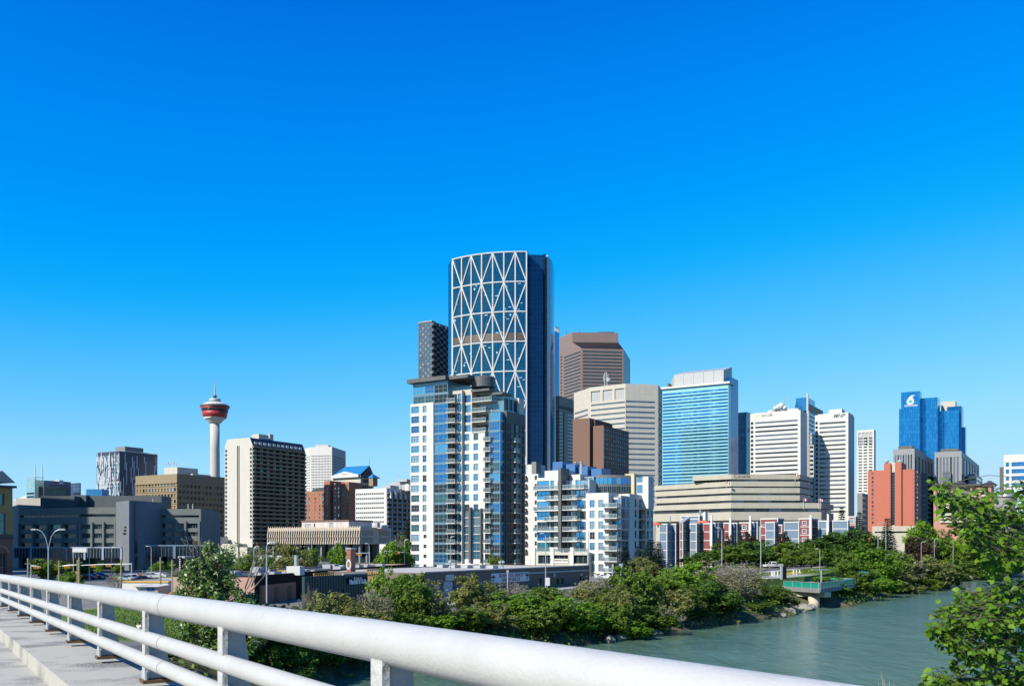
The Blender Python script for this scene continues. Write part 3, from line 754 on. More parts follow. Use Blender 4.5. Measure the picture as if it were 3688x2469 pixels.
# set-back glass top storeys
fr=[]; rt=[]
za=Zf(545,X(900)); zb=Zf(345,X(900)); yb=5.0
for k in range(2):
    z0=za+(zb-za)/2*k+.2; z1=z0+(zb-za)/2-.45
    for i in range(4):
        xx=X(668,yb)+(X(868,yb)-X(668,yb))/4*i; fr.append((xx+.1,z0,xx+(X(868,yb)-X(668,yb))/4-.1,z1,'window_wall',gl1,(2,2)))
Nn.block(X(664,yb),X(872,yb),yb,14,za-4,zb,front=fr,m=5)
cx0=X(872,yb); n=9; arc=[]
for i in range(n+1):
    a=i/n; arc.append(Vector((cx0+(.6+8.6*a), yb+.2+6.5*a*a+2.0*a,0)))
bm=MB()
for k in range(2):
    z0=za+(zb-za)/2*k; z1=z0+(zb-za)/2
    for p,q in zip(arc,arc[1:]):
        dd=(q-p); L_=dd.length; dd.normalize(); nn=Vector((dd.y,-dd.x,0))
        Nn.win('window_wall',p+Vector((0,0,z0+.3)),dd,nn,L_-.05,z1-z0-.5,gl1() if k else mixm(('gl_dark',2),('gl_blue',1))(),(2,1),0)
        bm.obox(p+Vector((0,0,z1-.22)),dd*L_,-nn*.5,(0,0,.45)); 
bm.prism([(p.x,p.y) for p in arc]+[(arc[-1].x,arc[-1].y+6),(cx0,arc[-1].y+6)],zb+.25,zb+.5)
Nn.part('curved_cornice',bm,M['grey'])
bm=MB(); bm.prism([(p.x*.999-.1,p.y+.35) for p in arc]+[(arc[-1].x-.1,arc[-1].y+6),(cx0,arc[-1].y+6)],za-2,zb+.2); Nn.part('curved_core',bm,M['dgrey'])
Nn.boxpart('stair_head',X(1225,12),X(1330,12),12,15,za-3,Nn.zv(kv(5,332),X(1225,12),12),mat('pale_yellow_render',(.62,.54,.34),.8,var=.05))
Nn.block(X(1350,13),X(1490,13),13,17,za-4,Nn.zv(kv(5,365),X(1350,13),13),front=[(X(1365,13),za+.3+3*k,X(1425,13),za+2.6+3*k,'window_wall',gl1,(2,2)) for k in range(2)],m=0)
# lower right wing: white wall, windows, balconies, glass corner, north side
zW=Zf(548,X(930)); fr=[]; rt=[]
for k in range(7):
    zt=Zf(628,X(930))-P2*k; z0=zt-1.95; gm=mixm(('gl_pale',4),('gl_sky',3),('gl_dark',2))
    fr+= [(X(850),z0,X(906),zt,'window',gm,(2,2)),(X(948),z0,X(1003),zt,'window',gm,(2,2))]
    fr.append((X(1066),z0-.2,X(1140),zt+.1,'balcony_door',gl2,(3,1)))
xg=X(1186)
Nn.block(xm1+.003,X(1062),-1.2,14,0,zW,front=[h for h in fr if h[4]=='window'],m=0)
Nn.block(X(1062),X(1150),.9,14,0,zW-1.2,front=[h for h in fr if h[4]!='window'],m=0)
for k in range(7): balcony(Nn,X(1010),X(1180),-2.6,.9,Zf(708,X(1100))-P2*k)
fr=[];rt=[]
for k in range(7):
    zt=Zf(600,X(1160))-P2*k; z0=zt-P2+.35
    fr.append((X(1150)+.1,z0,-.1,zt,'window_wall',gl1 if k<2 else gl2,(2,2)))
    for j in range(2): rt.append((.1+2.3*j,z0,2.3+2.3*j,zt,'window_wall',mixm(('gl_blue',4),('gl_dark',1)) if k<2 else mixm(('gl_blue',1),('gl_dark',3)),(3,2)))
Nn.block(X(1150),0,-.2,5,0,Zf(575,X(1150)),front=fr,right=rt,m=5,depth=.12)
rt=[]; zt0=Nn.zv(kv(5,615),0,8)
LW=Nn.LW
yy=lambda x: Nn.yn(ku(5,x))
for k in range(6):
    zt=zt0-P2*k; 
    rt.append((yy(1330),zt-2.1,yy(1352),zt,'window','gl_dark',(1,2))); rt.append((yy(1470),zt-2.0,yy(1492),zt,'window','gl_dark',(1,2))); rt.append((yy(1518),zt-2.0,yy(1532),zt,'window','gl_dark',(1,2)))
    rt.append((yy(1378),zt-2.3,yy(1452),zt+.1,'balcony_door','gl_green',(3,1),1.4))
Nn.block(-9,.15,5,LW,0,Nn.zv(kv(5,560),0,8),right=rt,m=0)
for k in range(6):
    def mk():
        m=MB(); m.box(0,1.1,0,5,-.2,0); m.box(1.0,1.06,.04,4.96,.08,.97,1); m.box(1.0,1.08,0,5,.97,1.05,2); return m
    Nn.add('balcony',('bal_n2',),mk,[M['white'],M['railglass'],M['lgrey']],(.15,yy(1376)-.2,zt0-P2*k-2.35))
bm=MB()
for i,(a,b_) in enumerate(((400,518),(528,640),(652,760),(772,898))):
    x0,x1=X(a,6),X(b_,6)-.25; ys=6.5+i*1.2
    bm.prism([(x0,ys),(x1,ys),(x1,ys+6),(x0,ys+6)],Zf(400,xa)-.5,[Nn.zv(kv(5,196+22*i),x0,6)]*2+[Nn.zv(kv(5,190+22*i),x0,6)]*2)
Nn.part('blue_roof_screen',bm,mat('blue_painted_metal',(.05,.16,.38),.4,var=.05))
bm=MB()
for a in (668,732): bm.tube([(X(a,9),9,Zf(330,X(600))),(X(a,9),9,Nn.zv(kv(5,200),X(a,9),9))],.42,12); bm.tube([(X(a,9),9,Nn.zv(kv(5,204),X(a,9),9)),(X(a,9),9,Nn.zv(kv(5,196),X(a,9),9))],.62,12)
Nn.part('flue',bm,M['steel'])
# podium with terrace and name panel
zq0=Zf(1215,X(300,-3.5)); xp0,xp1=X(178,-3.5),X(806,-3.5)
fr=[(X(a,-3.5),Zf(1340,X(a)),X(b_,-3.5),Zf(1245,X(a)),'window_band','gl_dark',(3,1),.6) for a,b_ in ((245,385),(425,585),(630,800))]
Nn.block(xp0,xp1,-3.5,-.02,0,zq0,front=fr,m=4,roof=M['roofl'])
bm=MB()
for a in (178,388,612): bm.box(X(a,-3.5),X(a+38,-3.5),-3.8,-3.503,0.01,zq0+1.4)
Nn.part('podium_pier',bm,M['white'])
bm=MB(); bm.box(X(428,-3.5),X(588,-3.5),-3.66,-3.504,Zf(1335,X(430)),Zf(1285,X(430))); sg=Nn.part('name_panel',bm,M['white'])
text('RIVERFRONT POINTE',.55,((X(428,-3.5)+X(588,-3.5))/2,-3.69,Zf(1305,X(430))),(math.radians(90),0,0),M['dgrey'],sg,'lettering',sx=.8)
bm=MB(); z=zq0; bm.box(xp0,xp1,-3.45,-3.40,z+.1,z+1.0,0); bm.box(xp0,xp1,-3.48,-3.38,z+1.0,z+1.08,1); Nn.part('terrace_balustrade',bm,[M['railglass'],M['lgrey']])
Nn.done([M['white'],M['dgrey'],M['frame'],M['cream'],M['cream'],mat('grey_window_framing',(.42,.45,.47),.5,var=.05)])

# pale apartment slab between the two
O=Grid('apartment_slab','pale concrete apartment slab with small dark balconies, between the two white condominiums','apartment block',ku(5,60),ku(5,245),ku(5,330),330,kv(5,330))
hs=grid_holes(O.xe(ku(5,205)),O.xe(ku(5,235)),1,1.0,O.zv(kv(5,350)),9,2.9,1.5,style=(1,2))
O.block(-O.LS,0,0,16,0,O.H,front=hs,m=0)
O.block(O.xe(ku(5,90)),O.xe(ku(5,185)),2,9,O.H-.5,O.zv(kv(5,228),-10),m=0); O.boxpart('stair_head',O.xe(ku(5,150)),O.xe(ku(5,200)),1.4,5,O.H,O.zv(kv(5,200),-9),M['grey'])
for k in range(10): balcony(O,O.xe(ku(5,84)),O.xe(ku(5,122)),-1.3,-.01,O.zv(kv(5,380))-2.9*k,slabm='paleconc',glass='dark')
O.done([M['white']])
# ---------------------------------------------------------------- the diagrid skyscraper
def poly_bld(name,label,cat,pts,group=None,gz=GZ):
    """building from plan points (picture column, distance), given left to right along the visible front"""
    P=[Vector((PX(u,Y),Y,0)) for u,Y in pts]
    b=Bld(name,label,cat,(P[0].x,P[0].y,gz),0,group)
    b.P=[p-Vector((P[0].x,P[0].y,0)) for p in P]
    return b
B=Bld('diagrid_skyscraper','tallest tower, curved dark blue glass with a white steel diagrid of tall triangles','skyscraper',(-17,745,GZ))
cx,cy,rr=0,0,0
def circ(a,b,c):
    ax,ay,bx,by,cx_,cy_=a[0],a[1],b[0],b[1],c[0],c[1]
    D_=2*(ax*(by-cy_)+bx*(cy_-ay)+cx_*(ay-by))
    ux=((ax*ax+ay*ay)*(by-cy_)+(bx*bx+by*by)*(cy_-ay)+(cx_*cx_+cy_*cy_)*(ay-by))/D_
    uy=((ax*ax+ay*ay)*(cx_-bx)+(bx*bx+by*by)*(ax-cx_)+(cx_*cx_+cy_*cy_)*(bx-ax))/D_
    return Vector((ux,uy,0)), math.hypot(ax-ux,ay-uy)
pl_=(PX(ku(3,656),760),760); pr_=(PX(ku(3,1416),740),740); pm_=(-17,743.0)
ctr,rad=circ(pl_,pm_,pr_)
lo=Vector((-17,745,0)); ctr=ctr-lo
a0=math.atan2(pl_[1]-lo.y-ctr.y,pl_[0]-lo.x-ctr.x); a1=math.atan2(pr_[1]-lo.y-ctr.y,pr_[0]-lo.x-ctr.x)
if a1<a0: a1+=2*math.pi
ztop=PZ(kv(3,158),740)-GZ; rp_=306/2.8514/F*740
def ap(t,r=0): a=a0+(a1-a0)*t; return Vector((ctr.x+(rad+r)*math.cos(a),ctr.y+(rad+r)*math.sin(a),0))
# positions of the eight verticals from the picture
ts=[]
for px_ in (660,752,850,957,1070,1184,1300,1415):
    best=min(range(0,2001),key=lambda i:abs((ap(i/2000).x+lo.x)/(ap(i/2000).y+lo.y)-(ku(3,px_)-CU)/F)); ts.append(best/2000)
M['bowglass']=panels('dark_tower_glass',(.012,.11,.20),(.02,.15,.26),(.012,.065,.11),1.5,3.93,.12,.09,.75,0,.12)
M['bowglass2']=panels('navy_tower_glass',(.006,.035,.10),(.009,.05,.13),(.02,.075,.17),3.0,3.93,.16,.16,.6,0,.1)
n=64; bm=MB()
front=[ap(i/n) for i in range(n+1)]
for p,q in zip(front,front[1:]): bm.face([(p.x,p.y,0),(q.x,q.y,0),(q.x,q.y,ztop),(p.x,p.y,ztop)])
B.part('curved_glass_wall',bm,M['bowglass'],True)
# recessed flat glass beside it, then the second curved wing
q1=Vector((PX(ku(3,1424),741),741,0))-lo; q2=Vector((PX(ku(3,1448),755),755,0))-lo; q3=Vector((PX(ku(3,1586),754),754,0))-lo; q4=Vector((PX(ku(3,1612),750),750,0))-lo
q5=Vector((PX(ku(3,1634),753.5),753.5,0))-lo; q6=Vector((PX(ku(3,1680),764),764,0))-lo; q7=Vector((PX(ku(3,1705),782),782,0))-lo; q8=Vector((PX(ku(3,1700),805),805,0))-lo
zr=PZ(kv(3,205),753)-GZ
bm=MB()
for p,q in ((q1,q2),(q2,q3),(q3,q4)): bm.face([(p.x,p.y,0),(q.x,q.y,0),(q.x,q.y,zr+1.2),(p.x,p.y,zr+1.8)])
B.part('recessed_glass_wall',bm,M['bowglass2'])
bm=MB()
wing=[q5]; 
for i in range(1,13):
    t=i/12; wing.append(q5*((1-t)**3)+q6*(3*t*(1-t)**2)+q7*(3*t*t*(1-t))+q8*(t**3))
for p,q in zip(wing,wing[1:]): bm.face([(p.x,p.y,0),(q.x,q.y,0),(q.x,q.y,zr),(p.x,p.y,zr)])
B.part('glass_wing_wall',bm,panels('blue_wing_glass',(.008,.085,.24),(.012,.11,.28),(.01,.15,.30),6,23.6,.3,.14,.65),True)
back=[Vector((10,72,0)),Vector((-25,60,0)),Vector((-36,32,0))]
bm=MB(); ring=front+[q1,q2,q3,q4]+wing+back
pts=[wing[-1]]+back+[front[0]]
for p,q in zip(pts,pts[1:]): bm.face([(p.x,p.y,0),(q.x,q.y,0),(q.x,q.y,zr),(p.x,p.y,zr)])
B.part('rear_wall',bm,M['bowglass2'])
bm=MB(); bm.face([(p.x,p.y,zr-2) for p in ring]); B.part('roof',bm,M['roofd'])
bm=MB(); bm.box(q2.x,q3.x,q2.y+4,q3.y+12,zr-2,zr+2.2); B.part('roof_plant',bm,M['dgrey'])
dm=MB()
NL=11
zl=lambda k: ztop-rp_*k
for k in range(NL):
    if zl(k)<10: break
    dm.tube([ap(i/40,.35)+Vector((0,0,zl(k)-.5)) for i in range(41)],.62,5)
for t in ts: dm.tube([ap(t,.4)+Vector((0,0,2)),ap(t,.4)+Vector((0,0,ztop))],.62,5)
for k in range(NL-1):
    for i in range(7):
        top_even=(k%2==0)
        if (i%2==0)==top_even: A_,B_=(ts[i],zl(k)),(ts[i+1],zl(k+1))
        else: A_,B_=(ts[i],zl(k+1)),(ts[i+1],zl(k))
        if min(A_[1],B_[1])<0: continue
        dm.tube([ap(A_[0]+(B_[0]-A_[0])*j/4,.45)+Vector((0,0,A_[1]+(B_[1]-A_[1])*j/4-.3)) for j in range(5)],.55,5)
B.part('diagrid',dm,M['whitetrim'])
bm=MB(); bm.tube([q5+Vector((-.3,-.4,2)),q5+Vector((-.3,-.4,zr+.5))],.9,6)
p=ap(-.012,-.5); bm.tube([p+Vector((0,0,2)),p+Vector((0,0,ztop-2))],.7,6); B.part('edge_mullion',bm,M['whitetrim'])
bm=MB()
for k in (3,6):
    for i in range(40): 
        p,q=ap(i/40,.12),ap((i+1)/40,.12); bm.face([(p.x,p.y,zl(k)+.6),(q.x,q.y,zl(k)+.6),(q.x,q.y,zl(k)+6.6),(p.x,p.y,zl(k)+6.6)])
B.part('louvre_band',bm,panels('brown_louvres',(.16,.12,.09),(.12,.10,.085),(.06,.05,.045),2.0,1.3,.2,.5,.2))
lw=mat('lit_office_window',(.7,.85,.9),.2,.6,var=.2)
def lit():
    m=MB(); m.box(0,.9,0,.05,0,.9); return m
for j in range(70):
    i=R.choice(range(56)); t=R.uniform(.02,.97); z=zl(1)-rp_*R.uniform(0,3.8)
    p=ap(t,.06); tt=(ap(t+.005)-ap(t-.005)).normalized()
    w_=R.choice((1,1.6,2.2))
    B.add('bright_pane',('bp',w_),lambda w_=w_:(lambda m:(m.box(0,w_,0,.05,0,.55 if w_>1 else 1.6),m)[1])(MB()),[lw],(p.x,p.y,z),math.atan2(tt.y,tt.x))
B.done([M['bowglass']])

# checkered tower left of it
A=Grid('checkered_tower','dark skyscraper with a checkerboard of small pale windows, left of the diagrid skyscraper','skyscraper',ku(3,305),ku(3,443),ku(3,700),900,kv(3,872))
X=lambda x: A.xe(ku(3,x))
mdk=mat('charcoal_cladding',(.075,.08,.095),.5,.2,var=.1)
fr=[];rt=[]; zt=A.zv(kv(3,890)); pit=30.5/2.8514/F*910
cw=A.LS/5.2
for k in range(26):
    for i in range(3):
        x0=-A.LS+cw*(2*i+(k%2)+.35)
        if x0+cw*.75<0: fr.append((x0,zt-pit*k-pit*.72,x0+cw*.75,zt-pit*k,'window',mixm(('gl_pale',3),('gl_sky',2),('gl_blue',1)),(2,1)))
A.block(-A.LS,0,0,A.LW,0,A.H,front=fr,m=0)
bm=MB(); bx=MB()
for k in range(26):
    for i in range(8):
        y0=A.LW/8*i
        if (i+k)%2==0: bm.box(.003,2.0,y0,y0+A.LW/8-.6,zt-pit*k-pit*.8,zt-pit*k+.3)
    if k%2==0: bx.box(-A.LS-1.3,-A.LS-.003,2,12,zt-pit*k-pit,zt-pit*k)
A.part('projecting_boxes',bm,mdk); A.part('side_boxes',bx,mdk)
A.boxpart('parapet',-A.LS-.2,.2,-.2,6,A.H,A.H+.7,M['lgrey'])
A.done([mdk])

# brown granite towers
S=poly_bld('granite_skyscraper','tall brown granite office tower with a sloping black notch below its flat top','skyscraper',[(ku(6,130),940),(ku(6,325),900),(ku(6,690),905),(ku(6,745),955)])
P=S.P; hz=lambda v,i: PZ(kv(6,v),[940,900,905,955][i])-GZ
back=[Vector((P[3].x-6,P[3].y+30,0)),Vector((P[0].x+4,P[0].y+40,0))]
z1=hz(250,1); z2=hz(165,1); z3=hz(78,1)
def pmix(a,b,t): return a+(b-a)*t
rows=[]
def wallbands(b,p,q,ztop_,zfirst,pit,h,nb,m=0,mt='gl_bronze',inset=(1.5,1.5),depth=.3,ncol=1,z0=0):
    L_=(q-p).length
    b.facade((p.x,p.y),(q.x-p.x,q.y-p.y),L_,z0,ztop_,bands(inset[0],L_-inset[1],zfirst,nb,pit,h,mt=mt,n=ncol),depth,m)
pit=29.6/2.4122/F*905
gmb=mixm(('gl_bronze',3),('gl_grey',1))
L0=(P[1]-P[0]).length
hs=bands(L0*.22,L0-1.4,z1-2.2,26,pit,pit*.5,mt='gl_bronze')+bands(L0*.06,L0*.15,z1+3,27,pit,pit*.5,name='window',mt='gl_bronze')
S.facade((P[0].x,P[0].y),(P[1]-P[0]).to_tuple()[:2],L0,0,z1,hs,.3,0)
wallbands(S,P[1],P[2],z1,z1-2.2,pit,pit*.52,26,mt='gl_bronze')
wallbands(S,P[2],P[3],z1,z1-1.2,pit,pit*.6,26,mt='gl_blue')
pts=[P[3]]+back+[P[0]]
for p,q in zip(pts,pts[1:]): S.wall.face([(p.x,p.y,0),(q.x,q.y,0),(q.x,q.y,z1),(p.x,p.y,z1)])
# upper part: left face rises flush, front steps back behind the sloping notch
i1=pmix(P[0],P[1],.60)+Vector((0,0,0)); i2=P[2]+Vector((-3.5,14,0)); i3=P[3]+Vector((-12,8,0))
S.wall.face([(P[0].x,P[0].y,z1),(P[1].x,P[1].y,z1),(i1.x,i1.y,z2),(i1.x,i1.y,z3),(P[0].x,P[0].y,z3)])
up=[P[0],i1,i2,i3]+back
for p,q in zip(up[1:],up[2:]+[up[0]]): S.wall.face([(p.x,p.y,z1),(q.x,q.y,z1),(q.x,q.y,z3),(p.x,p.y,z3)])
bm=MB(); bm.face([(p.x,p.y,z3-.5) for p in up]); S.part('roof',bm,M['roof'])
bm=MB(); bm.face([(P[1].x,P[1].y,z1),(P[2].x,P[2].y,z1),(i2.x,i2.y-.2,z2),(i1.x,i1.y-.05,z2)]); bm.face([(P[2].x,P[2].y,z1),(P[3].x,P[3].y,z1),(i3.x,i3.y,z2),(i2.x,i2.y,z2)])
S.part('sloped_glazing',bm,panels('black_sloped_glass',(.01,.01,.01),(.014,.013,.012),(.05,.035,.03),1.6,2.4,.2,.4,.2))
S.wall.face([(i1.x,i1.y-.06,z2),(i2.x,i2.y-.06,z2),(i2.x,i2.y-.06,z3),(i1.x,i1.y-.06,z3)])
bm=MB()
for x,y,h in ((30,30,3),(34,30,5),(55,32,4),(62,34,3),(12,28,4)): bm.tube([(P[1].x-20+x*.6,P[1].y+y,z3-1),(P[1].x-20+x*.6,P[1].y+y,z3+h)],.25,5)
bm.box(P[1].x+18,P[1].x+34,P[1].y+22,P[1].y+30,z3,z3+1.8); S.part('roof_aerials',bm,M['dgrey'])
S.done([M['granite']])
S2=Grid('granite_tower','lower brown granite tower with dark bands, squeezed between diagrid skyscraper and beige octagonal tower','office tower',ku(6,100),ku(6,130),ku(6,262),840,kv(6,662))
pit=29.6/2.4122/F*860; z2=S2.zv(kv(6,790))
S2.block(-S2.LS,0,0,S2.LW,0,S2.H,front=bands(-S2.LS+1,-1,z2,18,pit,pit*.5,mt='gl_bronze'),right=bands(1,S2.LW*.28,z2-1,18,pit,pit*.5,mt='gl_grey')+bands(S2.LW*.55,S2.LW-1,z2-1,18,pit,pit*.5,mt='gl_grey'),m=0)
bm=MB(); bm.face([(.15,0,z2+2),(.15,S2.LW,z2+2),(.15,S2.LW,S2.zv(kv(6,742))),(.15,0,S2.zv(kv(6,742)))]); S2.part('sloped_glazing',bm,M['roofd'])
bm=MB(); bm.box(.02,.5,S2.LW*.3,S2.LW*.53,0,z2); S2.part('dark_bay',bm,M['gl_dark'])
S2.done([M['granite']])
SL=Grid('glass_slab_tower','thin sliver of blue glass tower just right of the diagrid skyscraper','office tower',ku(3,1690),ku(3,1706),ku(3,1752),980,kv(3,975))
M['bluegl']=panels('blue_curtain_glass',(.045,.26,.55),(.055,.30,.60),(.03,.18,.42),1.5,3.8,.12,.1,.7,0,.15)
SL.block(-SL.LS,0,0,SL.LW,0,SL.H,m=0)
bm=MB()
for i in range(6): bm.box(.0+SL.LW/6*0-.3,.3,SL.LW/6*i,SL.LW/6*i+.4,SL.H,SL.H+5)
bm.box(-.3,.3,0,SL.LW,SL.H+4.6,SL.H+5); SL.part('roof_screen',bm,M['lgrey'])
SL.done([M['bluegl']])

# beige octagonal office tower
OC=poly_bld('octagonal_office_tower','beige precast office tower with chamfered corners and three big louvres under its parapet','office tower',[(ku(6,258),681),(ku(6,400),656),(ku(6,705),640),(ku(6,990),645),(ku(6,1026),668)])
P=OC.P; H=PZ(kv(6,556),640)-GZ; pit=45.7/2.4122/F*641; zf=PZ(kv(6,702),640)-GZ
for i in range(4):
    p,q=P[i],P[i+1]; L_=(q-p).length; hs=[]
    if i==0: hs=bands(1.2,L_*.86,zf-3,22,pit,pit*.36,mt=mixm(('gl_bronze',1),('gl_grey',1)))
    elif i==1:
        hs=bands(.6,L_-.3,zf-0.5,22,pit,pit*.36,mt='gl_grey')
        for j in range(3): hs.append((L_*(.02+j*.34),zf+1.2,L_*(.02+j*.34)+L_*.27,zf+8.6,'louvre','lgrey',(6,1),.8))
    elif i==2: hs=bands(.4,L_-2.2,zf,22,pit,pit*.38,mt='gl_grey')
    else: hs=bands(1,L_-2,zf,22,pit,pit*.4,mt='gl_dark',n=2)
    OC.facade((p.x,p.y),(q.x-p.x,q.y-p.y),L_,0,H,hs,.35,0)
back=[P[4]+Vector((-8,30,0)),P[0]+Vector((12,34,0))]; pts=[P[4]]+back+[P[0]]
for p,q in zip(pts,pts[1:]): OC.wall.face([(p.x,p.y,0),(q.x,q.y,0),(q.x,q.y,H),(p.x,p.y,H)])
bm=MB(); bm.face([(p.x,p.y,H-.8) for p in P+back]); OC.part('roof',bm,M['roof'])
bm=MB(); q=pmix(P[1],P[2],.4)+Vector((2,8,0)); zz=PZ(kv(6,440),650)-GZ
for a,b_ in ((-1,0),(1,0),(0,1)): bm.tube([q+Vector((a,b_,H-1)),q+Vector((a*.5,b_*.5,zz))],.4,5)
for k in range(4): bm.box(q.x-.8,q.x+.8,q.y-.1,q.y+.1,H+2*k,H+2*k+.3)
for a in (-2.6,2.6): bm.tube([q+Vector((a*.6,0,H+5)),q+Vector((a*.6,0,H+9.2))],.3,5); bm.box(min(q.x,q.x+a*.6),max(q.x,q.x+a*.6),q.y-.15,q.y+.15,H+6,H+6.4)
bm.lathe((q.x+1.9,q.y-.6,H+3.5),[(.1,0),(1.6,.6),(1.7,2),(1.2,3)],10)
OC.part('aerial_mast',bm,M['lgrey'])
OC.done([panels('beige_precast',(.56,.525,.455),(.535,.50,.43),(.43,.40,.345),4.2,pit,.08,.85,0,0,spec=.2)])

# cyan glass tower
Cc=Grid('cyan_glass_tower','turquoise glass office tower with pale horizontal bands and sloping white plant room on top','office tower',ku(6,1028),ku(6,1600),ku(6,1682),760,kv(6,556))
pit=28.4/2.4122/F*775; LS,LW,H=Cc.LS,Cc.LW,Cc.H
spn=panels('pale_cyan_spandrel_glass',(.31,.64,.72),(.36,.69,.76),(.26,.56,.66),1.5,pit,.03,.2,.15,0,.1)
gc=[M['gl_sky']]
M['cy1']=panels('turquoise_glass',(.012,.22,.50),(.30,.68,.82),(.03,.26,.48),2.7,9,.10,.07,.75,0,.15,bias=-.25)
M['cy2']=panels('deep_turquoise_glass',(.012,.16,.34),(.14,.48,.66),(.02,.18,.32),2.7,9,.10,.07,.75,0,.15,bias=-.45,shift=(3.3,1))
fr=bands(-LS+.3,-.3,Cc.zv(kv(6,596)),34,pit,pit*.56,mt=mixm(('cy1',3),('cy2',1)))
zk=Cc.zv(kv(6,500),0,8)
Cc.block(-LS,0,0,16,0,H,front=fr,m=0,depth=.2)
Cc.block(-LS*.06,0.01,6,max(LW,26),0,zk,right=[],m=1)
sh=MB(); sh.box(-LS-1.5,1.5,-1.8,14,H,H+1.6); Cc.part('roof_canopy',sh,M['whitetrim'])
ya=7; x0,x1=Cc.xe(ku(6,1128),ya),Cc.xe(ku(6,1560),ya); za,zb,zc_=H+1.6,Cc.zv(kv(6,480),x0,ya),Cc.zv(kv(6,420),0,ya+10)
bm=MB()
n=5; ztp=Cc.zv(kv(6,414),x1,ya+22)
for i in range(n):
    xx0=x0+(x1-x0)/n*i; xx1=x0+(x1-x0)/n*(i+1)-.15
    bm.prism([(xx0,ya),(xx1,ya),(xx1,ya+22),(xx0,ya+22)],za,[zb,zb,ztp,ztp])
bm.box(x0+.3,x1-.3,ya+.4,ya+21,za,zb-.3)
bm.prism([(x0-4,ya+4),(x0,ya+.2),(x0,ya+22),(x0-4,ya+22)],za,[zb-4,zb-.2,ztp-2,ztp-6])
Cc.part('plant_room',bm,M['lgrey'])
bm=MB(); bm.box(-LS+4,x0-5,4,10,H+1.6,H+5.5); Cc.part('roof_plant',bm,M['dgrey'])
Cc.done([spn,panels('deep_blue_glass',(.01,.10,.30),(.015,.13,.35),(.008,.06,.2),1.6,pit,.1,.08,.75,0,.2)])
Db=Grid('navy_glass_tower','narrow navy blue glass tower standing between turquoise tower and white banded office tower','office tower',ku(7,758),ku(7,835),ku(7,856),880,kv(7,468))
Db.block(-Db.LS,0,0,Db.LW+4,0,Db.H,m=0); bm=MB(); bm.box(-.9,.003,-.25,-.003,0,Db.H); Db.part('corner_fin',bm,M['bluegl'])
Db.done([panels('navy_glass',(.006,.025,.07),(.01,.045,.10),(.004,.015,.05),1.5,3.8,.15,.1,.7,0,.15)])
# dark brick hotel slab
H1=Grid('brick_hotel','dark brown brick slab with small pale square windows, before the beige octagonal tower','hotel',ku(6,255),ku(6,517),ku(6,735),520,kv(6,918))
X=lambda x,y=0: H1.xe(ku(6,x),y)
xs0,xs1=X(402),X(425); LW=H1.LW; HT=H1.zv(kv(6,856),X(398))
pit=38.8/2.4122/F*530; zt=H1.zv(kv(6,943))
rt=grid_holes(.3,LW-.6,11,1.35,zt,13,pit,1.5,mt=mixm(('gl_pale',3),('gl_sky',3),('gl_grey',1)),style=(0,0))
H1.block(xs1,0,0,LW,0,H1.H,right=rt,m=0,roof=M['roof'])
H1.block(-H1.LS,xs0,-1.0,LW*.78,0,HT,m=0); H1.block(xs0,xs1,2.5,LW*.75,0,HT-1,m=1)
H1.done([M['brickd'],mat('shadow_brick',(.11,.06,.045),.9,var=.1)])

# the two white banded office towers
def banded_white(name,label,uL,uC,uR,Y,vt,xp0,xp1,zrow,pit,nb,upper,rightm):
    b=Grid(name,label,'office tower',uL,uC,uR,Y,vt)
    return b
W1=Grid('white_banded_tower','white ribbon-windowed office tower with a round emblem sign and white dishes on its roof','office tower',ku(7,853),ku(7,1275),ku(7,1345),690,kv(7,450))
X=lambda x,y=0: W1.xe(ku(7,x),y)
pit=36.9/2.3057/F*695; zt=W1.zv(kv(7,528))
gm=mixm(('gl_grey',2),('gl_bronze',2),('gl_dark',1))
fr=bands(X(900),X(1252),zt,20,pit,pit*.40,mt=gm,n=1)
W1.block(X(884),0,0,20,0,W1.H,front=fr,m=0,depth=.5)
W1.block(-W1.LS,X(884),1.2,20,0,W1.zv(kv(7,484),-W1.LS),front=bands(-W1.LS+.5,X(884)-.4,zt+.5,20,pit,pit*.62,mt='gl_dark'),m=0)
rt=bands(1.0,W1.LW*.45,zt,20,pit,pit*.5,mt='gl_dark')+bands(W1.LW*.5,W1.LW-1,zt,20,pit,pit*.5,mt='gl_grey')
W1.block(-6,-1.2,.8,max(W1.LW,14),0,W1.zv(kv(7,462)),right=rt,m=0)
bm=MB(); bm.box(X(985),X(1240),6,16,W1.H,W1.H+2.2); W1.part('roof_plant',bm,M['white'])
for i,(x,r) in enumerate(((1020,1.0),(1050,1.7),(1075,2.0),(1100,2.4),(1130,1.5))):
    bm=MB(); z=W1.H+2+1.2*i%3; c=Vector((X(x),5,W1.zv(kv(7,(455,430,420,410,425)[i]),X(x))))
    bm.tube([(c.x,6,W1.H),(c.x,5.4,c.z)],.35,6); bm.lathe((c.x,5.2,c.z-r),[(.15,0),(r*.75,r*.35),(r,r),(r*.8,r*1.6),(.3,r*2)],14); W1.part('satellite_dish',bm,M['white'])
bm=MB()
for x,v in ((1115,345),(1160,330),(1042,390),(1095,360)): bm.tube([(X(x),8,W1.H),(X(x),8,W1.zv(kv(7,v),X(x)))],.3,5)
W1.part('roof_aerials',bm,M['lgrey'])
zs=W1.zv(kv(7,496),X(980)); h=6.0
bm=MB()
for k in range(16):
    a=k*math.pi/8; c=Vector((X(918),-.06,W1.zv(kv(7,500),X(918))))
    bm.face([c+Vector((math.cos(a+q)*rr,0,math.sin(a+q)*rr)) for q,rr in ((-.12,.7),(0,2.1),(.12,.7))][::-1])
bm.lathe((0,0,0),[(.0,0),(.001,.001)],3)
W1.part('sun_emblem',bm,mat('gold_emblem',(.75,.55,.15),.5,var=0))
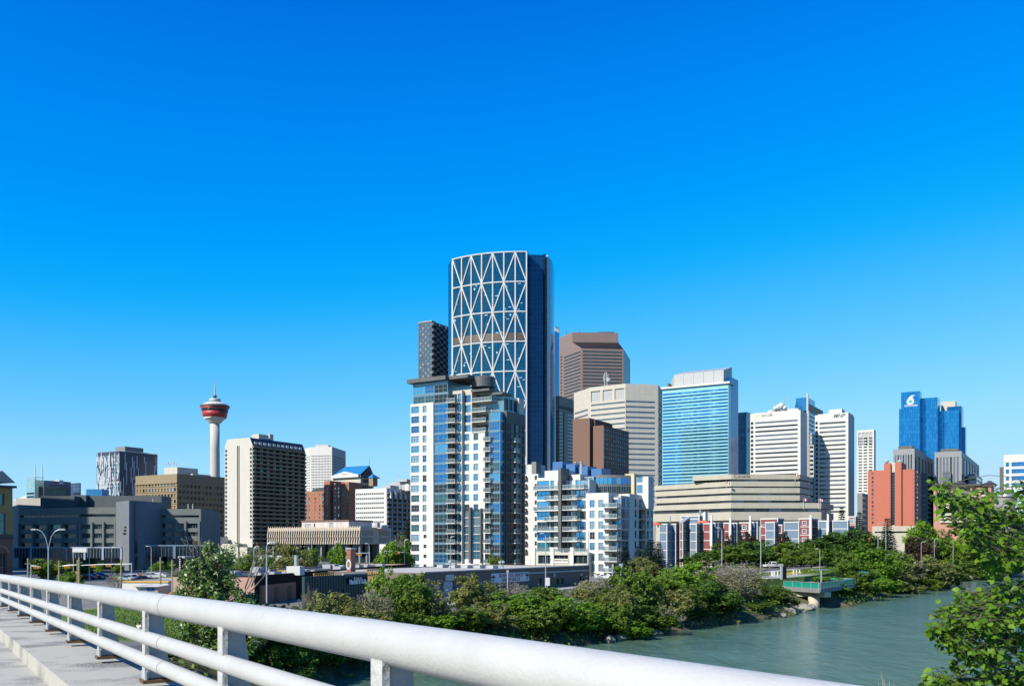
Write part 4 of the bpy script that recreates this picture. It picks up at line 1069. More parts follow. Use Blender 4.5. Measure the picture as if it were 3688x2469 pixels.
text('Sun Life',2.6,(X(997),-.06,zs),(math.radians(90),0,0),M['dgrey'],W1.root,'lettering',bold=.03)
W1.done([M['white']])
W2=Grid('white_ribbon_tower','white ribbon-windowed office tower with a dark green three-letter sign at its top','office tower',ku(7,1392),ku(7,1672),ku(7,1735),710,kv(7,470))
X=lambda x,y=0: W2.xe(ku(7,x),y)
pit=36.9/2.3057/F*715; zt=W2.zv(kv(7,542))
W2.block(X(1420),0,0,20,0,W2.H,front=bands(X(1434),X(1650),zt,21,pit,pit*.40,mt=gm),m=0,depth=.5)
W2.block(-W2.LS,X(1420),1.0,20,0,W2.zv(kv(7,495),-W2.LS),front=bands(-W2.LS+.4,X(1420)-.4,zt+1,21,pit,pit*.6,mt='gl_dark'),m=0)
W2.block(-6,-1.2,.8,max(W2.LW,14),0,W2.zv(kv(7,470)),right=bands(1,W2.LW*.45,zt,21,pit,pit*.5,mt='gl_dark')+bands(W2.LW*.5,W2.LW-1,zt,21,pit,pit*.5,mt='gl_grey'),m=0)
bm=MB(); bm.box(X(1500),X(1610),4,14,W2.H-.5,W2.zv(kv(7,440),X(1550))); W2.part('roof_plant',bm,M['white'])
text('MNP',4.0,(X(1595),-.06,W2.zv(kv(7,500),X(1595))),(math.radians(90),0,0),mat('dark_green_sign',(.02,.10,.09),.4,var=0),W2.root,'lettering',bold=.06,shear=.25)
W2.done([M['white']])
CT=Grid('stepped_glass_tower','blue and white stepped tower with a pale pointed fin, between the two white ribbon-windowed towers','office tower',ku(7,1325),ku(7,1345),ku(7,1612),860,kv(7,455))
LW=CT.LW; pit=4
rt=bands(.5,LW-.5,CT.zv(kv(7,470)),26,pit,2.2,mt='bluegl')
CT.block(-CT.LS,0,0,LW,0,CT.H,right=rt,m=0)
bm=MB(); bm.box(-14,-.2,.6,LW*.96,CT.H,CT.zv(kv(7,430))); bm.box(-13,-.4,1,LW*.42,CT.H+.01,CT.zv(kv(7,395))); CT.part('dark_crown',bm,M['dgrey'])
bm=MB(); bm.box(-12,-1,.2,LW*.2,CT.H,CT.zv(kv(7,345))); CT.part('blue_crown',bm,M['bluegl'])
bm=MB(); bm.prism([(-CT.LS,-.4),(-.5,-.4),(-.5,1.6),(-CT.LS,1.6)],0,[CT.zv(kv(7,296)),CT.zv(kv(7,320)),CT.zv(kv(7,320)),CT.zv(kv(7,296))]); CT.part('pale_fin',bm,M['lgrey'])
CT.done([M['cream']])
# shadowed lower block between them
SB=Grid('stepped_podium_tower','low stepped grey tower in the gap between the two white banded office towers','office tower',ku(7,1350),ku(7,1385),ku(7,1420),760,kv(7,740))
SB.block(-SB.LS,0,0,SB.LW+2,0,SB.H,front=bands(-SB.LS+.3,-.3,SB.H-1,12,3.6,1.8,mt='gl_dark'),right=bands(.4,SB.LW,SB.H-1,12,3.6,1.8,mt='gl_dark'),m=0)
SB.block(-SB.LS,-2,2,12,SB.H-.3,SB.zv(kv(7,640)),front=bands(-SB.LS+.3,-2.3,SB.zv(kv(7,650)),6,3.6,1.8,mt='gl_grey'),m=0)
SB.done([M['cream']])
WG=Grid('white_grid_tower','slim white office tower with small dark windows, left of the red brick hotel','office tower',ku(7,1743),ku(7,1886),ku(7,1898),900,kv(7,612))
LS=WG.LS; pit=24.3/2.3057/F*905; zt=WG.zv(kv(7,676))
fr=grid_holes(-LS+.8,-.8,3,LS/3*.62,zt,19,pit,pit*.42,mt=mixm(('gl_grey',2),('gl_dark',2)),style=(0,0))
fr+=[(-LS+1.2+i*(LS-2)/4,WG.H-15,-LS+1.2+(i+.8)*(LS-2)/4,WG.H-2.5,'louvre','lgrey',(0,0)) for i in range(4)]
WG.block(-LS,0,0,WG.LW+1,0,WG.H,front=fr,m=0,depth=.6); WG.done([M['white']])
# navy slab showing at the foot
FB=Grid('shaded_slate_block','dark slate block in shade at the foot of the slim white grid tower','office block',ku(7,1746),ku(7,1790),ku(7,1840),600,kv(7,1140))
FB.block(-FB.LS,0,0,FB.LW,0,FB.H,m=0,right=bands(1,FB.LW-1,FB.H-2,8,3.6,1.6,mt='gl_dark')); FB.done([M['grey']])

# blue glass tower with the white emblem
PB=Grid('blue_glass_tower','bright blue glass skyscraper in three stepped wings with a white droplet emblem on its top','skyscraper',ku(8,643),ku(8,812),ku(8,820),880,kv(8,128))
X=lambda x,y=0: PB.xe(ku(8,x),y)
LS=PB.LS
PB.block(X(662),0,0,14,0,PB.H,m=0); PB.block(-LS,X(662)+4,1.5,14,0,PB.zv(kv(8,272),-LS),m=0)
x1=X(955,12); PB.block(X(822,12)-8,x1,12,30,0,PB.zv(kv(8,178),x1,12),m=0)
x2=X(1128,26); z2=PB.zv(kv(8,280),x2,26); PB.block(X(975,26)-16,x2,26,44,0,z2,m=0)
PB.block(X(1030,30),X(1150,32),32,50,0,PB.zv(kv(8,248),X(1128,30),30),m=1); PB.block(X(1160,44)-6,X(1180,44),44,56,0,PB.zv(kv(8,420),X(1160,44),44),m=1)
bm=MB(); bm.box(X(985,36),X(1100,36),36,46,z2,PB.zv(kv(8,215),X(1000,36),36)); PB.part('roof_plant',bm,M['cream'])
bm=MB(); c=Vector((X(738),-.08,PB.zv(kv(8,205),X(738)))); s_=.40/ .40
k_=880/F/2.24
def blob(mb,pts,y,m): mb.face([Vector((c.x+px*k_,y,c.z+pz*k_)) for px,pz in pts],m)
out=[(-30,-18),(-24,-28),(-8,-33),(10,-32),(22,-24),(27,-8),(24,8),(16,18),(10,24),(34,42),(6,40),(-10,30),(-20,16),(-28,0)]
blob(bm,out,-.10,0)
inn=[(math.cos(a)*13,-8+math.sin(a)*13) for a in [i*math.pi/8 for i in range(16)]]
blob(bm,inn,-.16,1); inn2=[(-6+x*.8,16+y*.6) for x,y in ((0,0),(10,6),(16,14),(6,12),(-2,8))]; blob(bm,inn2,-.16,2)
PB.part('droplet_emblem',bm,[M['whitetrim'],mat('teal_emblem',(.0,.42,.42),.4,var=0),M['bluegl']])
text('PETRONAS',2.3,(X(740),-.08,PB.zv(kv(8,247),X(738))),(math.radians(90),0,0),M['whitetrim'],PB.root,'lettering',bold=.05,shear=.25)
PB.done([panels('bright_blue_glass',(.015,.20,.50),(.03,.29,.60),(.01,.13,.38),1.6,3.9,.12,.12,.7,0,.2),panels('deep_blue_glass_side',(.01,.12,.36),(.015,.16,.42),(.008,.08,.26),1.6,3.9,.12,.12,.7)])

# grey granite twin towers
for (nm,lab,uL,uC,uR,Y,vt,lowL,lowR,vlow) in (('grey_granite_tower','grey granite office tower with dark vertical window strips, directly behind the red brick hotel',597,770,925,640,592,805,920,768),
        ('grey_granite_block','grey granite office tower with paired windows and glass bays, right of its similar twin',932,1150,1292,680,612,1165,1292,778)):
    b=Grid(nm,lab,'office tower',ku(8,uL),ku(8,uC),ku(8,uR),Y,kv(8,vt))
    LS,LW=b.LS,b.LW; zt=b.H-4
    fr=[];rt=[]
    for k in range(2):
        za=zt-28-27*k if k else zt-25; zb=zt-27*k+(-2 if k else 0)
        for i in range(7): fr.append((-LS+1.2+(LS-2)/7*i,za,-LS+1.2+(LS-2)/7*(i+.55),zb,'window_strip',mixm(('gl_grey',2),('gl_dark',2)),(1,8)))
        for i in range(6): rt.append((1+(LW-2)/6*i,za,1+(LW-2)/6*(i+.5),zb,'window_strip','gl_dark',(1,8)))
    b.block(-LS,0,0,LW,0,b.H,front=fr,right=rt,m=0,depth=.4)
    b.boxpart('roof_plant',-LS*.8,-LS*.15,4,LW*.7,b.H,b.H+2.5,M['dgrey'])
    if lowL==805:
        b.block(-6,3.5,LW*.35,LW*1.0,0,b.zv(kv(8,768)),front=bands(-5.5,3.2,b.zv(kv(8,780)),14,3.4,1.9,mt='gl_grey'),right=bands(LW*.35+.5,LW*.98,b.zv(kv(8,780)),14,3.4,1.9,mt='gl_dark'),m=1)
    else:
        for xo in (-LS*.68,1.5): b.block(xo,xo+LS*.30,-3 if xo<0 else LW*.2,LW*.6,0,b.zv(kv(8,vlow)),front=bands(xo+.4,xo+LS*.30-.4,b.zv(kv(8,vlow+12)),12,3.6,2.2,mt='gl_grey'),right=bands(LW*.25,LW*.58,b.zv(kv(8,vlow+12)),12,3.6,2.2,mt='gl_dark'),m=1)
    b.done([M['granitegrey'],mat('slate_cladding_'+nm,(.12,.13,.145),.4,.2,var=.08)])

# red brick hotel
RB=Grid('red_brick_hotel','orange red brick hotel tower with one dark vertical glass strip and corner bay windows','hotel',ku(8,393),ku(8,770),ku(8,805),430,kv(8,758))
X=lambda x,y=0: RB.xe(ku(8,x),y)
pit=33/2.24/F*435
def zr(v,x): return RB.zv(kv(8,v),x)
RB.block(-RB.LS,X(527),0,14,0,zr(772,-RB.LS),front=[(X(424),zr(808,-RB.LS)-pit*k,X(441),zr(788,-RB.LS)-pit*k,'window',mixm(('gl_dark',2),('gl_grey',1)),(1,2)) for k in range(13)],m=0)
RB.block(X(527),X(580),-1.2,14,0,zr(712,X(527)),m=0); RB.block(X(615),X(667),-1.2,14,0,zr(705,X(640)),m=0)
RB.block(X(580),X(615),0.2,14,0,zr(703,X(600)),front=[(X(585),zr(1210,X(600)),X(611),zr(783,X(600)),'window_strip','gl_dark',(1,18))],m=1)
RB.block(X(667),0,0,12,0,RB.H,front=[(X(757),zr(790,0)-pit*k,-.25,zr(770,0)-pit*k,'window','gl_sky',(1,1)) for k in range(13)],m=0)
RB.block(-8,-.01,12,max(20,RB.LW),0,RB.H-1,m=0)
bm=MB()
for k in range(13): bm.box(.003,1.0,.2,3.0,zr(792,0)-pit*k,zr(772,0)-pit*k)
RB.part('corner_bays',bm,M['gl_dark'])
bm=MB()
for x in (535,640): bm.lathe((X(x),4,RB.zv(kv(8,706),X(x))),[(.1,0),(.9,.5),(1.0,1.2),(.2,1.8)],10)
RB.part('satellite_dishes',bm,M['lgrey'])
RB.done([M['brickor'],M['cream']])
LB=Grid('concrete_parkade','low beige concrete parkade with a dark driveway, under the red brick hotel','parkade',ku(8,430),ku(8,785),ku(8,800),400,kv(8,1215))
LS=LB.LS; zt=LB.zv(kv(8,1252))
LB.block(-LS,0,0,14,0,LB.H,front=[(-LS+1,zt-1,-.6,zt-.3,'opening','gl_dark',(0,0),1.0),(LB.xe(ku(8,690)),.1,-.8,LB.zv(kv(8,1330)),'opening','gl_dark',(0,0),3)],m=0,roof=M['roofl'])
LB.done([M['beige']])
# pink and cream stepped apartment block, partly behind the leaves
AP=Grid('balcony_apartment_block','salmon brick apartment block with cream balconies and dark tent roofs, behind the leaves','apartment block',ku(14,440),ku(14,1255),ku(14,1300),380,kv(14,262))
X=lambda x,y=0: AP.xe(ku(14,x),y)
pit=50/3.92/F*390; zt=AP.zv(kv(14,300),X(700)); fr=[]; LS=AP.LS
for k in range(9):
    fr+= [(X(478),zt-pit*k-1.6,X(498),zt-pit*k,'window','gl_grey',(1,1)),(X(725),zt-pit*k-1.6,X(745),zt-pit*k,'window','gl_grey',(1,1))]
    for a,b_ in ((535,690),(770,960),(985,1045),(1110,1210)): fr.append((X(a),zt-pit*k-1.9,X(b_),zt-pit*k,'balcony_recess','gl_dark',(0,0),1.5))
AP.block(-LS,0,0,16,0,AP.H,front=fr,m=0)
for k in range(9):
    for a,b_ in ((532,695),(766,965),(982,1048),(1106,1214)):
        w_=X(b_)-X(a); 
        def mk(w_=w_): m=MB(); m.box(0,w_,0,.8,0,.95); return m
        AP.add('balcony',('apb',round(w_,1)),mk,[M['cream']],(X(a),-.803,zt-pit*k-2.5))
bm=MB()
for a,b_,v0 in ((455,560,262),(735,860,205),(1165,1265,208)):
    x0,x1=X(a),X(b_); z=AP.zv(kv(14,v0+40),x0); zz=AP.zv(kv(14,v0-12),x0)
    bm.prism([(x0-1,-.8),(x1+1,-.8),(x1+1,9),(x0-1,9)],AP.H-.2,z,cap=True); n0=len(bm.v)
    base=[Vector((x0-1.6,-1.4,z)),Vector((x1+1.6,-1.4,z)),Vector((x1+1.6,9.6,z)),Vector((x0-1.6,9.6,z))]; top=[Vector((x0+2,2,zz)),Vector((x1-2,2,zz)),Vector((x1-2,7,zz)),Vector((x0+2,7,zz))]
    for i in range(4): j=(i+1)%4; bm.face([base[i],base[j],top[j],top[i]],1)
    bm.face(top,1)
bm.box(-LS-.5,.6,-1.0,1,AP.H,AP.H+.8,1)
AP.part('tent_roofs',bm,[M['cream'],M['roofd']])
AP.done([panels('salmon_brick',(.50,.24,.17),(.46,.22,.155),(.44,.28,.2),.3,.1,.012,.85,0,.5)])
# domed corner building
DM=Grid('domed_building','brick and grey building with a silver dome on its round corner turret, behind the leaves','building',ku(14,1230),ku(14,1400),ku(14,1700),350,kv(14,470))
X=lambda x,y=0: DM.xe(ku(14,x),y)
LS,LW=DM.LS,DM.LW; pit=85/3.92/F*350
fr=[(-LS+.8+ (LS/3)*i,DM.H-3.4-pit*k,-LS+.8+(LS/3)*(i+.5),DM.H-1.2-pit*k,'window',mixm(('gl_sky',1),('gl_pale',1)),(2,1)) for i in range(3) for k in range(4)]
DM.block(-LS,0,0,10,0,DM.H,front=fr,right=grid_holes(3.5,9.8,2,1.6,DM.H-1,4,pit,1.8,mt='gl_grey',style=(1,1)),m=0)
DM.block(-6,0.01,10,LW,0,DM.H-1,right=grid_holes(10.5,LW-1,4,2,DM.H-2,4,pit,1.8,mt='gl_sky',style=(1,1)),m=0)
rt_=3.3; c=(1.2,.6,0)
bm=MB(); zdt=DM.zv(kv(14,430)); bm.lathe(c,[(rt_,0),(rt_,zdt)],24)
DM.part('turret',bm,M['grey'],True)
bm=MB(); zd=DM.zv(kv(14,350)); bm.lathe((c[0],c[1],zdt),[(rt_+.3,0),(rt_+.2,.5)]+[(rt_*math.cos(a),.5+(zd-zdt)*math.sin(a)) for a in [i*.19 for i in range(1,8)]],24)
bm.tube([(c[0],c[1],zd),(c[0],c[1],zd+2)],.1,5); DM.part('dome',bm,mat('silver_dome',(.55,.52,.52),.3,.7,var=.08),True)
bm=MB()
for i in range(10): bm.box(-LS+.05+i*LS/10,-LS+.2+i*LS/10,-.15,-.003,0,DM.H-.2) if i%3==0 else None
DM.part('grey_pilaster',bm,M['grey'])
DM.done([M['brickpink']])
# glass and white building at the right edge, with a green glass one before it
RE=Grid('white_framed_office','white framed office block with broad blue windows, cut off by the right edge','office block',ku(8,1490),ku(8,1800),ku(8,1900),620,kv(8,630))
LS=RE.LS; pit=55/2.24/F*640; zt=RE.zv(kv(8,705),-LS)
fr=[]
for k in range(9):
    fr+= [(-LS+1.2,zt-pit*k-pit*.62,-LS+3.2,zt-pit*k,'window','gl_blue',(1,1)),(-LS+4.6,zt-pit*k-pit*.62,-LS+22,zt-pit*k,'window_band','gl_blue',(6,2)),(-LS+23,zt-pit*k-pit*.62,-LS+40,zt-pit*k,'window_band','gl_blue',(6,2))]
RE.block(-LS,0,0,20,0,RE.H,front=fr,m=0); RE.block(-LS-2.6,-LS,2,20,0,RE.H-8,m=1)
RE.done([M['white'],M['dgrey']])
GB=Grid('pale_green_glass_building','pale turquoise framed glass building low at the right edge, behind the dome','office block',ku(14,1480),ku(14,1800),ku(14,1900),480,kv(14,300))
LS=GB.LS
fr=[(-LS+.4+3*i,1+3.4*k,-LS+2.9+3*i,3.6+3.4*k,'window',mixm(('gl_sky',2),('gl_pale',1)),(1,2)) for i in range(8) for k in range(6)]
GB.block(-LS,0,0,12,0,GB.zv(kv(14,318),-LS),front=fr,m=0); GB.done([mat('pale_turquoise_frame',(.38,.62,.60),.5,var=.05)])

# long beige banded federal building
HH=Bld('banded_office_building','long low beige office building with stepped concrete bands, ribbon windows and rooftop lettering','office building',(PX(ku(7,700),440),440,GZ),0)
def hp(x,Y): return Vector((PX(ku(7,x),Y),Y,0))-HH.loc*1
HHl=Vector((HH.loc.x,HH.loc.y,0))
def hp(x,Y): return Vector((PX(ku(7,x),Y),Y,0))-HHl
yb=[1010,1085,1150,1210,1275,1360]     # bottom rows of the bands at the picture's middle, top to bottom
k_=440/F/2.3057
def hz(y): return PZ(kv(7,y),440)-GZ
levels=[ # band top,bottom at x=700, left end x, right end x
 (985,1024,380,1270),(1045,1085,60,1270),(1100,1142,66,1270),(1162,1204,66,1270),(1226,1270,50,1448),(1300,1368,50,1448)]
for i,(yt,yb_,xl,xr) in enumerate(levels):
    s_=i*1.6 if i<5 else 6.4
    a=hp(xl,474-s_ if xl<300 else 452-s_); bq=hp(700,440-s_); c_=hp(xr,441-s_)
    bm=MB(); zt,zb=hz(yt),hz(yb_)
    def bandseg(p,q,e=2.4):
        dd=(q-p).normalized(); nn=Vector((-dd.y,dd.x,0)); bm.obox(p+Vector((0,0,zb)),q-p,nn*e,(0,0,zt-zb))
    bandseg(a,bq); bandseg(bq,c_)
    rr=c_+Vector((.515,.857,0))*26; bandseg(c_,rr)
    HH.part('concrete_band',bm,M['beige'])
    if i<5:
        zn=hz(levels[i+1][0]); bm=MB(); 
        e=1.3
        for p,q in ((a,bq),(bq,c_),(c_,rr)):
            dd=(q-p).normalized(); nn=Vector((-dd.y,dd.x,0)); L_=(q-p).length; n=max(2,int(L_/6))
            for j in range(n):
                HH.win('window',p+dd*(L_/n*j+.08)+nn*e+Vector((0,0,zn-.05)),dd,Vector((dd.y,-dd.x,0)),L_/n-.16,zb-zn+.1,mixm(('gl_bronze',3),('gl_grey',2),('gl_dark',3))(),(4,1),0)
    sl=MB(); core=[a+Vector((2,3,0)),bq+Vector((.8,2.4,0)),c_+Vector((-1.6,2.4,0)),rr+Vector((-2,0,0)),a+Vector((30,40,0))]
    zl_=hz(levels[i+1][0]) if i<5 else 0
    sl.prism([(p.x,p.y) for p in core],zl_,zt-.3 if i<5 else zt-.3); HH.part('floor_core',sl,M['dark'] if i<5 else M['beige'])
    rf=MB(); rf.face([(p.x,p.y,zt-.05) for p in core]); HH.part('roof',rf,M['roofl'])
text('Canada',2.6,(hp(788,439).x,-2.0,hz(1003)),(math.radians(90),0,0),mat('dark_sign_letters',(.04,.04,.035),.5,var=0),HH.root,'lettering',bold=.02)
HH.done([M['beige']])
def flag(x,y,n,Y=436,h=5.5,lab=None,red=True):
    p=Vector((PX(ku(n,x),Y),Y,PZ(kv(n,y),Y)))
    e=empty('flag',(p.x,p.y,p.z-h),0,lab,'flag','small red and white flags on the banded building')
    b=MB(); b.tube([(0,0,0),(0,0,h)],.07,6); b.build('flagpole',M['whitetrim'],e)
    b=MB()
    for i in range(6):
        x0,x1=.05+i*.26,.05+(i+1)*.26; y0,y1=.12*math.sin(i*1.1),.12*math.sin((i+1)*1.1); dz=-.35*i*.32
        b.face([(x0,y0,h-1.2+dz*.8),(x1,y1,h-1.2+dz*.8-.1),(x1,y1,h-.05+dz),(x0,y0,h-.05+dz)],0 if i in (0,1,4,5) else 1)
    b.build('cloth',[M['flagred'],M['whitetrim']],e)
for x,y,l in ((1302,1180,'red and white flag at the right step of the banded building, beside the white tower'),(1427,1182,'left of the two flags on the banded building\'s lower right roof'),(1440,1185,'right of the two flags on the banded building\'s lower right roof'),(1230,975,'flag flying beside the rooftop lettering end of the banded building'),(660,1040,'flag on the upper terrace of the banded building, left of the lettering')):
    flag(x,y,7,434 if x!=1230 else 439,lab=l)
# ---------------------------------------------------------------- left side of the skyline
ft=Vector((PX(774,1020),1020,GZ))
tw=empty('observation_tower',ft,0,'slender grey concrete observation tower with a red and white pod and a mast','tower')
sc_=1020/F/2.2395
def tz(y): return PZ(kv(2,y),1020)-GZ
def th(p): return p*sc_
def lat(name,prof,m,smooth=True):
    b=MB(); b.lathe((0,0,0),[(th(r),tz(y)) for r,y in prof],48); return b.build(name,m,tw,smooth)
lat('shaft',[(58,1500),(48,1250),(43,1000),(39,800),(37,600),(36,380)],mat('tower_concrete',(.50,.49,.46),.85,var=.06,streak=.8))
lat('flared_base_of_pod',[(36,392),(52,381),(56,374),(72,358),(91,345)],M['white'])
lat('pod',[(90,346),(96,318),(101,296)],panels('red_pod_cladding',(.48,.04,.045),(.44,.035,.04),(.22,.02,.02),1.2,60,.12,.5,0))
lat('window_ring',[(102,296),(106,279)],M['gl_dark']); lat('upper_pod',[(106,279),(110,263)],M['red']); lat('deck_rim',[(110,263),(117,258),(115,249),(108,247)],M['dgrey'])
lat('pod_roof',[(107,247),(92,236),(72,226),(48,219)],M['white'])
lat('roof_drum',[(46,219),(43,192),(30,189)],M['lgrey']); lat('mast_dish',[(6,189),(17,172),(17,166),(7,163)],M['dgrey'])
b=MB(); b.tube([(0,0,tz(166)),(0,0,tz(120)),(0,0,tz(45))],[.9,.7,.25],8); b.build('mast',M['lgrey'],tw)
b=MB()
for i in range(22):
    a=2*math.pi*i/22; b.tube([(th(104)*math.cos(a),th(104)*math.sin(a),tz(247)),(th(104)*math.cos(a),th(104)*math.sin(a),tz(238))],.18,4)
b.build('deck_aerials',M['dgrey'],tw)

# hotel slab with round windows and deep balconies
G=Grid('balcony_hotel_slab','pale concrete slab tower with round edge windows and a dark side of balconies','hotel',ku(2,380),ku(2,603),ku(2,1027),560,kv(2,560))
X=lambda x: G.xe(ku(2,x))
LS,LW=G.LS,G.LW; pit=33.5/2.2395/F*563
zt0=G.zv(kv(2,586)); zroof=G.zv(kv(2,503),-2)
fr=[(X(478),8,X(488),zroof-1.5,'window_strip','gl_amber',(1,22),.5),(X(491),6,X(499),zroof-1.5,'slot','dark',(0,0),.9)]
G.facade((-LS,0),(1,0),LS,0,G.H,[h[:3]+(min(h[3],G.H-.2),)+h[4:] for h in fr] if False else [(h[0]+LS,h[1],h[2]+LS,min(h[3],G.H-.1))+h[4:] for h in fr],.5,0)
ch=2.6
W=G.wall; H=G.H
W.face([(-LS,0,H),(0,0,H),(-ch*.9,0,zroof),(-LS+ch*.9,0,zroof)],0)
W.face([(0,LW,H),(-LS,LW,H),(-LS+ch*.9,LW,zroof),(-ch*.9,LW,zroof)],0)
W.face([(-LS,LW,0),(-LS,0,0),(-LS,0,H),(-LS,LW,H)],0); W.face([(0,LW,0),(-LS,LW,0),(-LS,LW,H),(0,LW,H)],0)
b=MB(); b.face([(0,0,H),(0,LW,H),(-ch*.9,LW,zroof),(-ch*.9,0,zroof)]); b.face([(-LS,LW,H),(-LS,0,H),(-LS+ch*.9,0,zroof),(-LS+ch*.9,LW,zroof)])
G.part('mansard_roof',b,mat('dark_blue_roof',(.03,.045,.07),.4,.2,var=.1))
b=MB(); b.face([(-ch*.9,0,zroof),(-ch*.9,LW,zroof),(-LS+ch*.9,LW,zroof),(-LS+ch*.9,0,zroof)]); G.part('roof',b,M['roof'])
for i in range(11):
    def mk(): m=MB(); m.prism([(0,0),(1.2,0),(1.2,1.9),(0,1.9)],0,[1.5,1.9,1.9,1.5]); return m
    G.add('dormer',('dorm',),mk,[M['steel']],(-1.35,2+i*(LW-3)/11,H+.1))
b=MB(); b.box(-9,-3,8,16,zroof-.3,zroof+3); b.box(-6,-4,18,21,zroof-.3,zroof+4); G.part('roof_plant',b,M['cream'])
nfl=23
hs=[]
for k in range(nfl):
    zb=zt0-pit*k-1.65
    for j in range(8): hs.append((.7+(LW-1.4)/8*j+.15,zb,.7+(LW-1.4)/8*(j+1)-.15,zb+1.8,'balcony_recess',mixm(('gl_dark',3),('gl_green',1),('gl_bronze',1)),(4,1),1.5))
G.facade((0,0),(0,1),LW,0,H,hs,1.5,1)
for k in range(nfl+1):
    def mk(): m=MB(); m.box(0,.9,0,LW-.8,0,.85); return m
    G.add('balcony_parapet',('gbp',),mk,[M['tan']],(.003,.4,zt0-pit*k+.25))
for k in range(nfl-1):
    z=zt0-pit*k-.8
    def mk():
        m=MB(); cs=[(math.cos(a),math.sin(a)) for a in [i*math.pi/6 for i in range(12)]]
        m.face([(.8*c,-.012,.8*s) for c,s in cs]); 
        for (c,s),(c2,s2) in zip(cs,cs[1:]+cs[:1]): m.face([(.8*c,-.012,.8*s),(.8*c2,-.012,.8*s2),(.92*c2,-.05,.92*s2),(.92*c,-.05,.92*s)],1)
        m.face([(.8*c,.15,.8*s) for c,s in cs]); return m
    G.add('round_window',('rwin',),mk,[M['dark'],M['grey']],(-LS+1.2,-.02,z)); G.add('round_window',('rwin',),mk,[M['dark'],M['grey']],(-1.3,-.02,z))
b=MB()
for k in range(nfl-1):
    c=Vector((.3,LW-.2,zt0-pit*k-.8)); b.lathe((c.x,c.y,c.z-.7),[(.3,0),(.8,.3),(.8,1.1),(.3,1.4)],10)
G.part('scalloped_edge',b,M['tan'])
b=MB(); b.box(-LS-8,-LS*.2,-7,-.4,0,9); b.box(-LS-3,-LS+5,-8,-2,8.997,13); b.box(-LS*.55,2,-6,-.41,.01,7); G.part('podium',b,M['cream'])
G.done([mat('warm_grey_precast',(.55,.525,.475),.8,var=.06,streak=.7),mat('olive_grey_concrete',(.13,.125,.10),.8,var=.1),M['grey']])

# white office tower with chamfered corner
Hx=poly_bld('chamfered_white_tower','white precast office tower with a blank crown and chamfered corner, behind the balcony hotel slab','office tower',[(ku(2,1000),930),(ku(2,1070),905),(ku(2,1244),900),(ku(2,1355),945)])
P=Hx.P; H=PZ(kv(2,577),900)-GZ; zf=PZ(kv(2,645),900)-GZ; pit=21.5/2.2395/F*903
for i in range(3):
    p,q=P[i],P[i+1]; L_=(q-p).length; n=(4,13,10)[i]
    hs=grid_holes(1,L_-1,n,(L_-2)/n*.62,zf,18,pit,pit*.45,mt=mixm(('gl_grey',2),('gl_dark',2)))
    Hx.facade((p.x,p.y),(q.x-p.x,q.y-p.y),L_,0,H,hs,.5,0)
back=[P[3]+Vector((-6,30,0)),P[0]+Vector((10,30,0))]; pts=[P[3]]+back+[P[0]]
for p,q in zip(pts,pts[1:]): Hx.wall.face([(p.x,p.y,0),(q.x,q.y,0),(q.x,q.y,H),(p.x,p.y,H)])
b=MB(); b.face([(p.x,p.y,H-.5) for p in P+back]); Hx.part('roof',b,M['roofl'])
b=MB(); b.box(P[1].x+3,P[2].x-6,P[1].y+8,P[1].y+20,H-.5,PZ(kv(2,560),912)-GZ); Hx.part('roof_plant',b,M['white'])
Hx.done([M['white']])

# hotel with the blue gable roof
I=Grid('blue_roofed_hotel','cream hotel with a steep bright blue metal roof and a white lettered gable','hotel',ku(2,1240),ku(2,1475),ku(2,1580),760,kv(2,830))
X=lambda x,y=0: I.xe(ku(2,x),y)
zz=lambda v,x=-20: I.zv(kv(2,v),x)
LS,LW=I.LS,I.LW; H=zz(815)
fr=[(X(1250)+6*i,zz(885)-5.2*k-3.2,X(1250)+6*i+3.6,zz(885)-5.2*k,'window',mixm(('gl_sky',2),('gl_blue',1)),(2,2)) for i in range(int(LS/6)) for k in range(5)]
I.block(-LS,0,0,LW,0,H,front=fr,right=grid_holes(2,LW-2,5,2,H-3,6,5,2.6,mt='gl_dark'),m=0)
b=MB(); zr=zz(728,-10); ym=LW*.5; x0,x1=X(1252),X(1480)
b.face([(x0,-.8,zz(808)),(x1,-.8,zz(800,-2)),(x1+2,ym,zr),(x0+6,ym,zr)]); b.face([(x1+2,ym,zr),(x0+6,ym,zr),(x0,LW,H),(x1,LW,H)][::-1]); I.part('blue_roof',b,M['blueroof'])
b=MB(); b.face([(x1,-.8,H-2),(x1,LW,H-2),(x1+1.9,ym,zr-.4)]); I.part('gable_end',b,M['dgrey'])
gx0,gx1,gm_=X(1250),X(1470),X(1362)
b=MB(); pts=[(gx0,zz(830)),(gx1,zz(822,-2)),(gx1,zz(803,-2)),(gm_,zz(780)),(gx0,zz(812))]
f0=[(x,-2.2,z) for x,z in pts]; f1=[(x,-.9,z) for x,z in pts]; b.face(f0); b.face(f1[::-1])
for i in range(5): j=(i+1)%5; b.face([f0[j],f0[i],f1[i],f1[j]])
gp_=I.part('white_gable',b,M['white']); text('HYATT',2.0,(gm_,-2.25,zz(803)),(math.radians(90),0,0),mat('bronze_letters',(.25,.18,.1),.4,.4,var=0),gp_,'lettering')
b=MB(); b.prism([(X(1515),LW*.25),(X(1575,LW*.25),LW*.25),(X(1575,LW*.25),LW*.6),(X(1515),LW*.6)],zz(900),zz(835)); I.part('side_wing',b,M['tan'])
